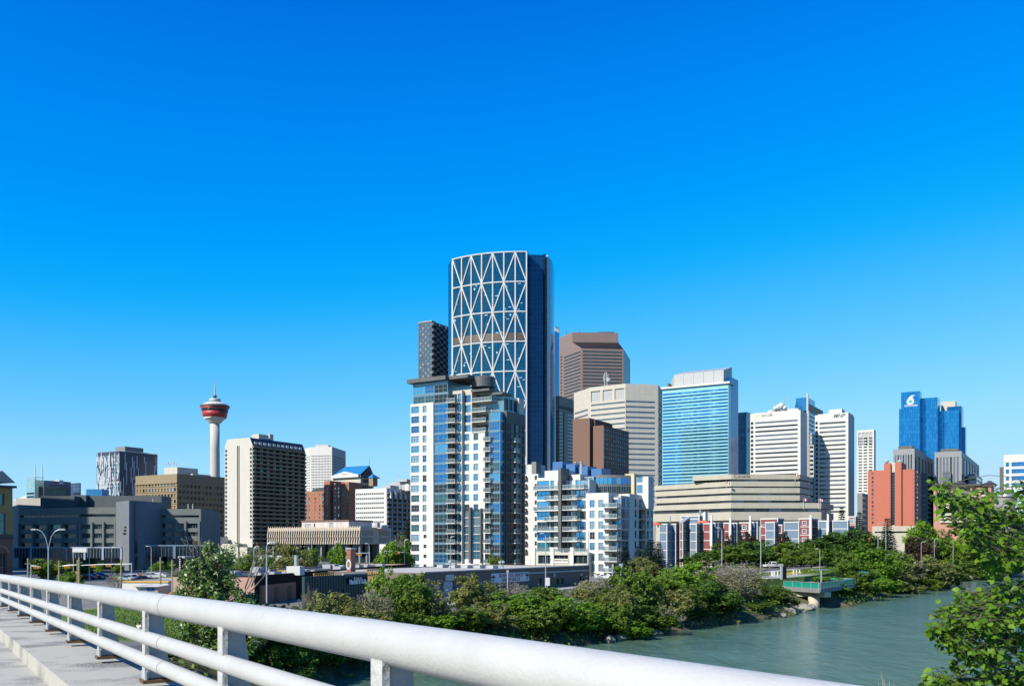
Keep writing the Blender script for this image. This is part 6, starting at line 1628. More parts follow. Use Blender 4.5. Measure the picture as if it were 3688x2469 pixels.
# dark green metal market cafe in front
Cf=Grid('corrugated_cafe','dark green corrugated metal cafe with a white lettered black sign, before the black market building','cafe',ku(23,1180),ku(23,1290),ku(23,1885),122,kv(23,456))
LW=Cf.LW; H=Cf.H; y_=lambda x: Cf.yn(ku(23,x))
Cf.block(-.4,0,0,LW,0,H,right=[(y_(1630),.2,y_(1656),2.4,'door_glass','gl_pale',(1,3))],m=0,roof=M['roofd'],par=.1)
b=MB(); n=int(LW/.5)
for i in range(n): b.box(.003,.06,LW/n*i,LW/n*i+.16,.02,H-.02)
Cf.part('corrugation',b,mat('corrugated_green_metal',(.025,.06,.07),.4,.3,var=.08))
zc=lambda v: Cf.zv(kv(23,v),0,y_(1780))
b=MB(); b.box(.07,.2,y_(1688),y_(1872),zc(523),zc(466)); sg=Cf.part('sign_board',b,M['black'])
ym=(y_(1688)+y_(1872))/2
text("Market & Kafe",.95,(.22,ym,zc(503)),(rz,0,rz),M['signwhite'],sg,'lettering',bold=.02,shear=.1,sx=.98*(y_(1872)-y_(1688))/6.4,extrude=.02)
text("Eddie's",.62,(.22,ym,zc(481)),(rz,0,rz),M['whitetrim'],sg,'lettering',bold=.02,shear=.2,extrude=.02)
b=MB(); b.box(-.35,-.05,y_(1660),LW-.1,H,H+.18); Cf.part('roof_flashing',b,M['roofl'])
Cf.done([mat('dark_green_metal',(.03,.07,.08),.45,.3,var=.1)])
wd=mat('yellow_timber',(.50,.27,.06),.7,var=.15,scale=3)
for (xa_,xb_,va,vb,Y,l) in ((1382,1562,424,456,128,'yellow timber slatted screen on the market roof, left of the cafe sign'),(1876,2030,390,440,142,'yellow timber slatted screen on the market roof, right of the cafe sign')):
    a=PT(ku(23,xa_),kv(23,vb),Y); c=PT(ku(23,xb_),kv(23,vb),Y+5); e=empty('timber_screen',a,math.atan2(c.y-a.y,c.x-a.x),l,'screen','timber screens on the market roof')
    L_=(c-a).length; h=PZ(kv(23,va),Y)-a.z; b=MB(); n=int(L_/.55)
    for i in range(n+1): b.box(L_/n*i-.06,L_/n*i+.06,-.05,.05,-.9,h)
    b.build('slats',wd,e); b=MB(); b.box(-.1,L_+.1,-.09,.09,h-.15,h+.003); b.box(-.1,L_+.1,-.09,.09,-.1,.1); b.build('rails',wd,e)
# white curved canopy of the light rail stop
def canopy():
    Y=300; a=PT(ku(15,-150),kv(15,830),Y); e=empty('station_canopy',(a.x,a.y,GZ),0,'white curved canopy roof behind the market building roof','canopy')
    top=[(-150,738),(100,712),(350,706),(600,706),(850,715),(1050,730),(1220,752)]; bot=[(-150,838),(100,832),(350,830),(600,832),(850,845),(1050,868),(1190,890)]
    b=MB(); T_=[PT(ku(15,x),kv(15,y),Y)-e.location for x,y in top]; B_=[PT(ku(15,x),kv(15,y),Y)-e.location for x,y in bot]
    for i in range(6):
        b.face([B_[i],B_[i+1],T_[i+1],T_[i]]); o=Vector((1,7,.4)); b.face([T_[i],T_[i+1],T_[i+1]+o,T_[i]+o]); o2=Vector((1,7,0)); b.face([B_[i]+o2,B_[i+1]+o2,B_[i+1],B_[i]])
        b.face([B_[i+1]+o2,B_[i]+o2,T_[i]+o,T_[i+1]+o])
        m_=lambda t:(B_[i].lerp(T_[i],t),B_[i+1].lerp(T_[i+1],t)); p,q=m_(.45); b.obox(p-Vector((0,.06,0)),q-p,(0,.057,0),(0,0,.12))
    b.build('roof',M['white'],e)
    b=MB()
    for x in (20,370,740,1100):
        p=PT(ku(15,x),kv(15,850),Y+3)-e.location; b.tube([(p.x,p.y,0),(p.x,p.y,p.z+.6)],.35,8)
    b.build('column',M['white'],e)
    b=MB(); p,q=PT(ku(15,-150),kv(15,960),Y+6)-e.location,PT(ku(15,1180),kv(15,960),Y+6)-e.location; b.obox((p.x,p.y,0),(q.x-p.x,0,0),(0,1,0),(0,0,p.z+1)); b.build('glass_shelter',M['gl_dark'],e)
canopy()
# petrol station shop
Sh=Bld('petrol_station_shop','low white petrol station shop with a yellow fascia stripe, left of the pink brick wall','shop',(PX(ku(11,1600),165),165,GZ),math.radians(-6))
X=lambda x: Sh.xe(ku(11,x)); z=lambda v: Sh.zv(kv(11,v))
Sh.block(X(300),0,0,14,0,z(870),front=[],m=0,roof=M['roof'],par=.1)
b=MB(); b.box(X(340),.12,-.15,-.003,z(906),z(868)); b.box(.003,.12,0,12,z(906),z(868)); Sh.part('yellow_fascia',b,mat('yellow_fascia_paint',(.75,.42,.03),.45,var=.03))
b=MB(); b.box(X(1428),X(1445),-.05,-.003,z(1030),z(958)); b.box(X(1468),X(1482),-.05,-.003,z(1030),z(965)); b.box(X(1482),X(1497),-.05,-.003,z(985),z(962)); Sh.part('wall_marks',b,M['black'])
Sh.done([M['white']])
Cn=Bld('car_wash_building','small grey building with a blue sign panel beside the petrol station shop','building',(PX(ku(11,840),135),135,GZ),math.radians(6))
X=lambda x: Cn.xe(ku(11,x)); z=lambda v: Cn.zv(kv(11,v))
Cn.block(0,X(1320),0,6,0,z(1030),m=0,roof=M['white']); b=MB(); b.box(X(1000),X(1195),-.1,-.003,z(1130),z(1020)); sg=Cn.part('sign_board',b,mat('deep_blue_sign',(.015,.025,.32),.4,var=.03))
b=MB(); b.prism([(X(655),.5),(0,.003),(0,6),(X(655),6)],0,[z(1000)]*4); b.prism([(X(640),-.4),(X(1340),-.4),(X(1340),6.5),(X(640),6.5)],z(1030)+.003,[z(1000),z(985)-.2,z(985)-.2,z(1000)]); Cn.part('white_annex',b,M['white'])
b=MB(); b.box(X(1025),X(1168),-.13,-.102,z(1082),z(1074)); Cn.part('sign_text_bar',b,M['whitetrim'],parent=sg)
Cn.done([M['lgrey']])
# ---------------------------------------------------------------- red and blue row houses with white trim
M['navy']=panels('shaded_slate_siding',(.085,.135,.21),(.08,.128,.20),(.05,.08,.13),9,.18,.02,.6,0)  # slate blue darkened for north sides, their shade put into the colour
M['shaded_red']=panels('shaded_red_siding',(.085,.06,.06),(.08,.056,.056),(.05,.04,.04),9,.18,.02,.6,0)  # dark stand-in for barn red on north sides, shade in the colour
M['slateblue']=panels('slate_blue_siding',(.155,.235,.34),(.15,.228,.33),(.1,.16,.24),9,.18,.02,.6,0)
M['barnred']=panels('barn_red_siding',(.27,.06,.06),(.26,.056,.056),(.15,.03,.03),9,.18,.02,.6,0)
def rowhouse(i, n, xL, xC, xR, Y, vt, colE, colN, label, rise=0, wins=(True,True), vr=None, belt=True, pier=None):
    Y*=1.32
    b=Grid('row_house',label,'row house',ku(n,xL),ku(n,xC),ku(n,xR),Y,kv(n,vt),'row houses with white trim')
    LS=max(b.LS,.8); LW=max(b.LW,1.2); H=b.H; P=2.95
    fE=[];fN=[]
    floors=int(H//P)
    for k in range(floors):
        zc=H-P*k-1.55
        if wins[0] and LS>2.2: fE.append((-LS*.5-.65,zc-.75,-LS*.5+.65,zc+.6,'window',mixm(('gl_pale',1),('gl_blue',1)),(-2,2),.08))
        if wins[1] and LW>2.0:
            for c in ([LW*.5] if LW<6 else [LW*.28,LW*.72]): fN.append((c-.7,zc-.85,c+.7,zc+.7,'window','gl_dark',(-2,2),.08))
    dp=11.0
    b.facade((-LS,0),(1,0),LS,0,H,[(h[0]+LS,h[1],h[2]+LS)+h[3:] for h in fE],.1,0)
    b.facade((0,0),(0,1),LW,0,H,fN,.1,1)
    W=b.wall; D_=max(LW,1)
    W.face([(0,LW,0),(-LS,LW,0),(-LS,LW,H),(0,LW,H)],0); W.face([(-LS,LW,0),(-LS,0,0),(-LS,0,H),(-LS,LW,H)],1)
    rf=MB()
    if rise>0:
        # a mono-pitch gable rising towards the back right
        W.face([(0,0,H),(0,LW,H),(0,LW,H+rise)],1); W.face([(-LS,LW,H),(-LS,0,H),(-LS,LW,H+rise)],1); W.face([(0,LW,H),(-LS,LW,H),(-LS,LW,H+rise),(0,LW,H+rise)],0)
        rf.obox((-LS-.2,-.3,H),(LS+.4,0,0),(0,LW+.5,rise*(LW+.5)/LW),(0,0,.22))
        b.part('roof',rf,M['lgrey'])
    else:
        rf.box(-LS+.1,-.1,.1,LW-.1,H-.12,H-.02); b.part('roof',rf,M['roofd'])
    t=MB(); o=.06
    for x in (-LS-.02,-.22): t.box(x,x+.20,-o,-.002,0,H)
    t.box(.002,o,-.02,.28,0,H); t.box(.002,o,LW-.28,LW+.02,0,H)
    if rise<=0: t.box(-LS-.1,.12,-.14,-.001,H-.32,H+.1); t.box(.001,.14,.12,LW+.1,H-.32,H+.1)
    else:
        t.obox((.002,0,H-.25),(0.07,0,0),(0,LW,rise),(0,0,.3)); t.obox((-LS,-.07,H-.28),(LS,0,0),(0,.068,0),(0,0,.3))
    for k in range(1,floors+1):
        if H-P*k>.4: t.box(-LS,-.003,-o-.01,-.003,H-P*k-.12,H-P*k+.14); t.box(.003,o+.01,.003,LW,H-P*k-.12,H-P*k+.14)
    b.part('white_trim',t,M['whitetrim'])
    for k in range(floors):
        for h in ((fE[k:k+1] if k<len(fE) else [])): 
            t=MB(); a,bz_,c,d_=h[:4]; w_=.14
            t.box(a-w_,a,-.05,-.002,bz_-w_,d_+w_); t.box(c,c+w_,-.05,-.002,bz_-w_,d_+w_); t.box(a,c,-.05,-.002,bz_-w_,bz_); t.box(a,c,-.05,-.002,d_,d_+w_); b.part('window_surround',t,M['whitetrim'])
    for h in fN:
        t=MB(); a,bz_,c,d_=h[:4]; w_=.14
        t.box(.002,.05,a-w_,a,bz_-w_,d_+w_); t.box(.002,.05,c,c+w_,bz_-w_,d_+w_); t.box(.002,.05,a,c,bz_-w_,bz_); t.box(.002,.05,a,c,d_,d_+w_); b.part('window_surround',t,M['whitetrim'])
    if pier: 
        p_=MB(); p_.box(.1,.75,-.5,-.002,0,H+pier); p_.prism([(.1,-.5),(.75,-.5),(.75,-.002),(.1,-.002)],H+pier,[H+pier+.5,H+pier+.2,H+pier+.2,H+pier+.5]); b.part('chimney_pier',p_,M['whitetrim'])
    b.done([M[colE],M['shaded_red' if colN=='barnred' else 'navy']])
    return b
b_,r_='slateblue','barnred'
rowhouse(0,12,140,308,388,236,322,b_,b_,'leftmost row house, narrow slate blue end wall with white corner boards',wins=(False,True))
rowhouse(1,12,390,492,585,238,322,b_,r_,'row house with blue front and dark red side, second from the left end')
rowhouse(2,12,575,640,788,238,300,r_,r_,'dark red row house with a raised sloping roof, third from the left end',rise=1.9,wins=(False,True))
rowhouse(3,12,790,930,1075,239,318,b_,r_,'row house with blue front and shaded red side, below the rooftop flue',wins=(False,True))
rowhouse(4,12,1070,1222,1340,240,308,r_,b_,'red fronted row house beside the first tall white pier',wins=(False,True),pier=2.4)
rowhouse(5,12,1262,1384,1505,241,300,b_,r_,'blue row house just right of the first tall white pier',wins=(False,True))
rowhouse(6,12,1500,1622,1660,242,300,r_,b_,'narrow red row house with a slim white pier, above the dark red shrub',wins=(False,True),pier=1.4)
rowhouse(7,12,1640,1780,1835,243,302,b_,b_,'small blue row house with a curved lower edge behind the shrubs',wins=(False,False))
rowhouse(8,12,1830,2040,2140,243,292,r_,b_,'wide red row house with a white framed window and tall white pier',pier=1.9)
rowhouse(9,12,2080,2212,2240,244,285,b_,r_,'blue row house left of the second street lamp',wins=(False,True))
rowhouse(10,13,295,470,530,245,255,b_,b_,'broad blue row house with a raised red gable behind it',wins=(False,True))
g2=rowhouse(11,13,205,530,640,249,185,r_,b_,'tall red topped row house rising behind the broad blue one',wins=(False,False))
rowhouse(12,13,540,610,640,246,305,r_,b_,'narrow shaded red row house between two blue ones',wins=(False,False))
rowhouse(13,13,645,928,940,244,248,b_,b_,'widest blue row house with a white balcony rail',wins=(False,False))
rowhouse(14,13,925,1130,1290,250,185,r_,r_,'brightest red row house with a folded roof and white framed window',rise=0,pier=.8)
rowhouse(15,13,1290,1455,1560,252,228,b_,b_,'shaded blue row house under the left small flag',wins=(False,False),pier=2.0)
rowhouse(16,13,1560,1850,1880,250,222,b_,b_,'blue row house with a curved white trim',wins=(False,False))
rowhouse(17,13,1860,1990,2030,253,150,r_,b_,'rightmost red row house, next to the tall spruce')
# roof-top pieces behind the row
rb=Bld('penthouse_row_block','blue and white penthouse storey with grey flues, rising behind the left row houses','row house',(PX(ku(12,600),338),338,GZ),GRZ)
X=lambda x: rb.xe(ku(12,x)); z=lambda v: rb.zv(kv(12,v))
rb.block(0,X(985),0,6,0,z(160),m=0); t=MB(); t.box(-.2,X(985)+.2,-.15,-.003,z(172),z(150)); t.box(-.15,X(985)+.15,-.1,-.003,z(235),z(215)); t.box(-.2,.25,-.14,-.002,0,z(170)); t.box(X(985)-.2,X(985)+.15,-.14,-.002,0,z(170)); rb.part('white_trim',t,M['whitetrim'])
t=MB(); t.tube([(X(968),2,z(160)),(X(968),2,z(35))],.35,10); t.tube([(X(460),-4,z(300)),(X(460),-4,z(165))],.2,8); rb.part('flue',t,M['steel'])
t=MB(); xx=X(1040); t.prism([(xx,1),(X(1095),1),(X(1095),3.5),(xx,3.5)],0,[z(90),z(75),z(75),z(90)]); rb.part('curved_stack',t,M['whitetrim'])
rb.done([M['slateblue']])
um=mat('coral_umbrella_cloth',(.75,.16,.08),.7,var=.04)
for (n,x,y,Y,l) in ((12,60,330,292,'coral parasol on a terrace at the left end of the row houses'),(12,1075,290,300,'coral parasol on the roof terrace behind the row houses')):
    p=PT(ku(n,x),kv(n,y),Y); e=empty('parasol',(p.x,p.y,p.z-1.6),0,l,'parasol','coral parasols on the terraces')
    t=MB(); t.lathe((0,0,1.4),[(2.3,0),(1.2,.55),(.1,.95)],8); t.build('canopy',um,e); t=MB(); t.tube([(0,0,-1),(0,0,2.3)],.04,6); t.build('pole',M['lgrey'],e)
# ---------------------------------------------------------------- river overlook
def overlook():
    zd=3.75; e=empty('river_overlook',(57,180,0),0,'concrete river overlook deck on a round column, railed with green glass panels','viewing platform')
    L=lambda x,y,z=0: Vector((x-57,y-180,z))
    A_,B_,C_=(53.2,183.2),(57.2,173.6),(71.5,194.6); D_=(66.5,203),(55,197)
    poly=[A_,B_,C_,*D_]
    m=MB(); m.prism([tuple(L(*p))[:2] for p in poly],zd-.75,zd); m.build('deck',M['grey'],e)
    m=MB(); c=L(57.2,180.2); c=L(57.6,178.2); m.tube([(c.x,c.y,-1),(c.x,c.y,zd-1.6)],1.05,24); m.build('column',M['paleconc'],e,True)
    m=MB(); m.obox(L(51.5,184.5,zd-1.7),(7.5,-8.2,0),(1.7,1.5,0),(0,0,.94)); m.build('pier_cap',M['paleconc'],e)
    m=MB()
    p0,p1=L(60.5,183),L(66.5,193)
    n=12
    for i in range(n):
        a0_,a1_=math.pi/2*i/n,math.pi/2*(i+1)/n
        m.face([(p0.x+5.5*math.sin(a0_)*.9,p0.y+4*math.sin(a0_)+2,2.8*math.cos(a0_)),(p0.x+5.5*math.sin(a1_)*.9,p0.y+4*math.sin(a1_)+2,2.8*math.cos(a1_)),(p0.x,p0.y+2,-.5)])
    m.obox((p0.x-2,p0.y+2.01,-.5),(7,4,0),(-2,6,0),(0,0,3.2)); m.build('abutment',mat('wet_concrete',(.14,.17,.2),.6,var=.2),e)
    gg=clearglass('green_balustrade_glass',(.01,.36,.27),.25)
    pts=[A_,B_,C_,D_[0]]
    for p,q in zip(pts,pts[1:]):
        p,q=L(*p),L(*q); L_=(q-p).length; dd=(q-p).normalized(); nn=Vector((dd.y,-dd.x,0)); n=max(2,round(L_/2.4))
        for i in range(n):
            m=MB(); a=p+dd*(L_/n*i+.06)-nn*.25; m.obox(a+Vector((0,0,zd+.1)),dd*(L_/n-.12),nn*.04,(0,0,.98)); m.build('glass_panel',gg,e)
        m=MB()
        for i in range(n+1): a=p+dd*(L_/n*i-.05)-nn*.2; m.obox(a+Vector((0,0,zd-.5)),dd*.1,nn*.1,(0,0,1.65))
        m.obox(p-nn*.22+Vector((0,0,zd+1.1)),dd*L_,nn*.14,(0,0,.08)); m.obox(p-nn*.18+Vector((0,0,zd+.02)),dd*L_,nn*.1,(0,0,.06)); m.build('guard_rail',M['steel'],e)
    m=MB(); a=L(*B_); m.obox(L(54,188,zd+.003),(13,9,0),(-1.2,2.4,0),(0,0,.45)); m.build('bench',M['grey'],e)
    m=MB(); m.obox(L(62.6,189.4,zd),(.25,0,0),(0,.25,0),(0,0,3.1)); m.obox(L(61.0,189.2,zd+3.1),(3.6,1,0),(-.2,.7,0),(0,0,.14)); m.build('shade_post',M['steel'],e)
overlook()
# ---------------------------------------------------------------- vegetation
def leafquad(mb,c,s,nrm,asp=1.6):
    nrm=nrm.normalized(); a=nrm.cross(Vector((R.uniform(-1,1),R.uniform(-1,1),R.uniform(-1,1)))).normalized(); b=nrm.cross(a)
    mb.face([c-a*s*asp*.5, c+b*s*.42-a*s*.05, c+a*s*asp*.5, c-b*s*.42-a*s*.05])
def rnd_dir():
    while True:
        v=Vector((R.uniform(-1,1),R.uniform(-1,1),R.uniform(-1,1)))
        if .05<v.length<1: return v.normalized()
def crown_mesh(kind):
    """unit-height tree (1 m tall, crown about 1 m wide, root at 0): returns (trunk MB, crown MB)"""
    t=MB(); c=MB()
    base=.02; low=.10
    if kind=='shrub': low=.02; ncl=140; per=46; ls=.040
    elif kind=='round': low=.10; ncl=150; per=46; ls=.038
    elif kind=='tall': low=.08; ncl=130; per=42; ls=.036
    elif kind=='sparse': low=.12; ncl=120; per=24; ls=.032
    cl=[]
    lobes=[(Vector((R.uniform(-.24,.24),R.uniform(-.24,.24),R.uniform(.42,.75))),R.uniform(.20,.32)) for _ in range(5)]+[(Vector((R.uniform(-.26,.26),R.uniform(-.26,.26),R.uniform(low+.12,.5))),R.uniform(.18,.27)) for _ in range(5)]
    for _ in range(ncl):
        ctr_,rad_=R.choice(lobes); d_=rnd_dir(); p=ctr_+d_*rad_*R.uniform(.55,1.0); p.z=max(p.z,low)
        if p.z>.97: p.z=.97-R.uniform(0,.05)
        cl.append((p,R.uniform(.04,.095)))
    for p,r in cl:
        out=(p-Vector((0,0,.42))).normalized()
        for _ in range(per):
            d_=rnd_dir(); q=p+Vector((d_.x,d_.y,d_.z*.95))*r*(R.random()**.45)
            n=(d_*.6+out*.5+rnd_dir()*.9+Vector((0,0,.2)))
            leafquad(c,q,ls*R.uniform(.6,1.25),n)
    for _ in range(260):
        ctr_,rad_=R.choice(lobes); q=ctr_+rnd_dir()*rad_*R.uniform(.9,1.18)
        if low<q.z<1: leafquad(c,q,ls*R.uniform(.6,1.2),rnd_dir()+Vector((0,0,.2)))
    # trunk and limbs
    j=Vector((R.uniform(-.03,.03),R.uniform(-.03,.03),0)); fork=Vector((j.x,j.y,low+.12))
    t.tube([(0,0,-.08),(j.x*.5,j.y*.5,fork.z*.5),tuple(fork)],[.026,.020,.016],7)
    for p,r in R.sample(cl,16 if kind!='sparse' else 30):
        m=fork.lerp(p,.5)+Vector((R.uniform(-.05,.05),R.uniform(-.05,.05),R.uniform(-.02,.05)))
        t.tube([tuple(fork),tuple(m),tuple(p)],[.011,.007,.002],5)
        if kind=='sparse':
            for _ in range(4): q=m.lerp(p,R.uniform(.2,1)); t.tube([q,q+rnd_dir()*.09+Vector((0,0,.06))],[.003,.001],3)
    return t,c
def dead_mesh():
    t=MB()
    def grow(p,d_,l,r,dep):
        q=p+d_*l; m=p+d_*l*.5+rnd_dir()*l*.08
        t.tube([p,m,q],[r,r*.8,r*.6],4 if dep<3 else 3,cap=False)
        if dep>=6: return
        for _ in range(R.choice((2,3,3)) if dep<5 else 3):
            n=(d_+rnd_dir()*.75+Vector((0,0,.12 if dep<4 else -.15))).normalized(); grow(m.lerp(q,R.uniform(.3,1)),n,l*R.uniform(.58,.82),max(r*.58,.0016),dep+1)
    for _ in range(3): grow(Vector((R.uniform(-.04,.04),R.uniform(-.04,.04),-.05)),(Vector((R.uniform(-.5,.5),R.uniform(-.5,.5),1))).normalized(),.30,.018,0)
    return t
def spruce_mesh():
    t=MB(); c=MB(); t.tube([(0,0,-.05),(0,0,.98)],[.02,.003],7)
    z=.06
    while z<.98:
        rad_=.27*(1-z)**.85+.012; n=int(9+16*(1-z)); a0=R.random()*6
        for i in range(n):
            a=a0+2*math.pi*i/n+R.uniform(-.2,.2); r=rad_*R.uniform(.72,1.1); d_=Vector((math.cos(a),math.sin(a),0))
            m=max(3,int(r/.022))
            for k in range(m):
                f=(k+.6)/m; p=d_*r*f+Vector((0,0,z-.28*r*f*f*1.2+R.uniform(-.006,.006)))
                for s_ in (-1,1):
                    side=Vector((-d_.y,d_.x,0))*s_; q=p+side*.018+d_*.012
                    leafquad(c,q,.03,Vector((R.uniform(-.4,.4),R.uniform(-.4,.4),1)),1.9)
        z+=.028+.012*R.random()
    t_=t; return t_,c
M['leaf_mid']=foliage('leaves_mid_green',(.055,.11,.012),(.185,.28,.034)); M['leaf_bright']=foliage('leaves_bright_green',(.075,.17,.010),(.215,.36,.032))
M['leaf_olive']=foliage('leaves_olive',(.12,.14,.035),(.29,.30,.09)); M['leaf_dark']=foliage('leaves_dark_green',(.035,.085,.012),(.115,.205,.028))
M['leaf_grey']=foliage('leaves_grey_green',(.17,.165,.09),(.34,.32,.19)); M['leaf_spruce']=foliage('spruce_needles',(.02,.045,.03),(.055,.10,.075),.15)
M['leaf_purple']=foliage('purple_leaves',(.04,.028,.022),(.085,.055,.04)); M['bark']=mat('bark',(.10,.08,.06),.95,var=.3,scale=4); M['bark_dead']=mat('dead_grey_bark',(.30,.27,.23),.95,var=.2,scale=4); M['bark_pale']=mat('dead_straw_twigs',(.36,.29,.19),.95,var=.2,scale=4)
TV={}
for kd,nv in (('shrub',4),('round',4),('tall',3),('sparse',3)):
    for i in range(nv):
        t,c=crown_mesh(kd); TV[kd,i]=(t.mesh(kd+'_trunk',M['bark'],True),c)
_cm={}
def crown_me(kd,i,leaf):
    k=(kd,i,leaf)
    if k not in _cm: _cm[k]=TV[kd,i][1].mesh('crown',M[leaf])
    return _cm[k]
NV={'shrub':4,'round':4,'tall':3,'sparse':3}
DEAD=[dead_mesh() for _ in range(3)]; DM_={(i,m):DEAD[i].mesh('dead_branches',M[m]) for i in range(3) for m in ('bark_dead','bark_pale')}
SP=[spruce_mesh() for _ in range(2)]; SPM=[(t.mesh('trunk',M['bark'],True),c.mesh('crown',M['leaf_spruce'])) for t,c in SP]
def ground_z(x,y):
    p=Vector((x,y,0)); best=None
    for i in range(len(BANK)-1):
        a,b=bank_pt(i),bank_pt(i+1); t=max(0,min(1,(p-a).dot(b-a)/(b-a).length_squared)); q=a.lerp(b,t); dd=(p-q).length
        if best is None or dd<best[0]: best=(dd,(p-q).dot(INL)/max(dd,1e-6))
    s=best[0]*(1 if best[1]>0 else -1)
    return GZ if s>14 else max(-.2,min(GZ,.1+s*.45))
def plant(kind,leaf,u,vtop,Y,wpx,label,cat='tree',group=None,sq=False,name=None,vbase=None):
    """u,vtop: crown top in picture-display pixels; Y: distance; wpx: crown width"""
    wpx*=1.18; x=PX(d(u),Y); zt=PZ(d(vtop-3),Y); zb=ground_z(x,Y)
    if vbase is not None: zb=PZ(d(vbase),Y)
    if group==TP_ or 'park road' in label: zb=5.2
    h=max(zt-zb,.8); w=d(wpx)/F*Y
    nm=name or {'shrub':'riverside_shrub','dead':'bare_tree','spruce':'spruce_tree'}.get(kind,'broadleaf_tree')
    e=empty(nm,(x,Y,zb),R.uniform(0,6.28),label,cat,group)
    if kind=='dead':
        i=R.randrange(3); e.scale=(w/.95,w/.95,h/.98); link('branches',DM_[i,leaf],e); return e
    if kind=='spruce':
        i=R.randrange(2); e.scale=(w/.56,w/.56,h/.99); link('trunk',SPM[i][0],e); link('crown',SPM[i][1],e); return e
    i=R.randrange(NV[kind]); e.scale=(w/.92,w/.92,h/.98)
    link('trunk',TV[kind,i][0],e); link('crown',crown_me(kind,i,leaf),e); return e
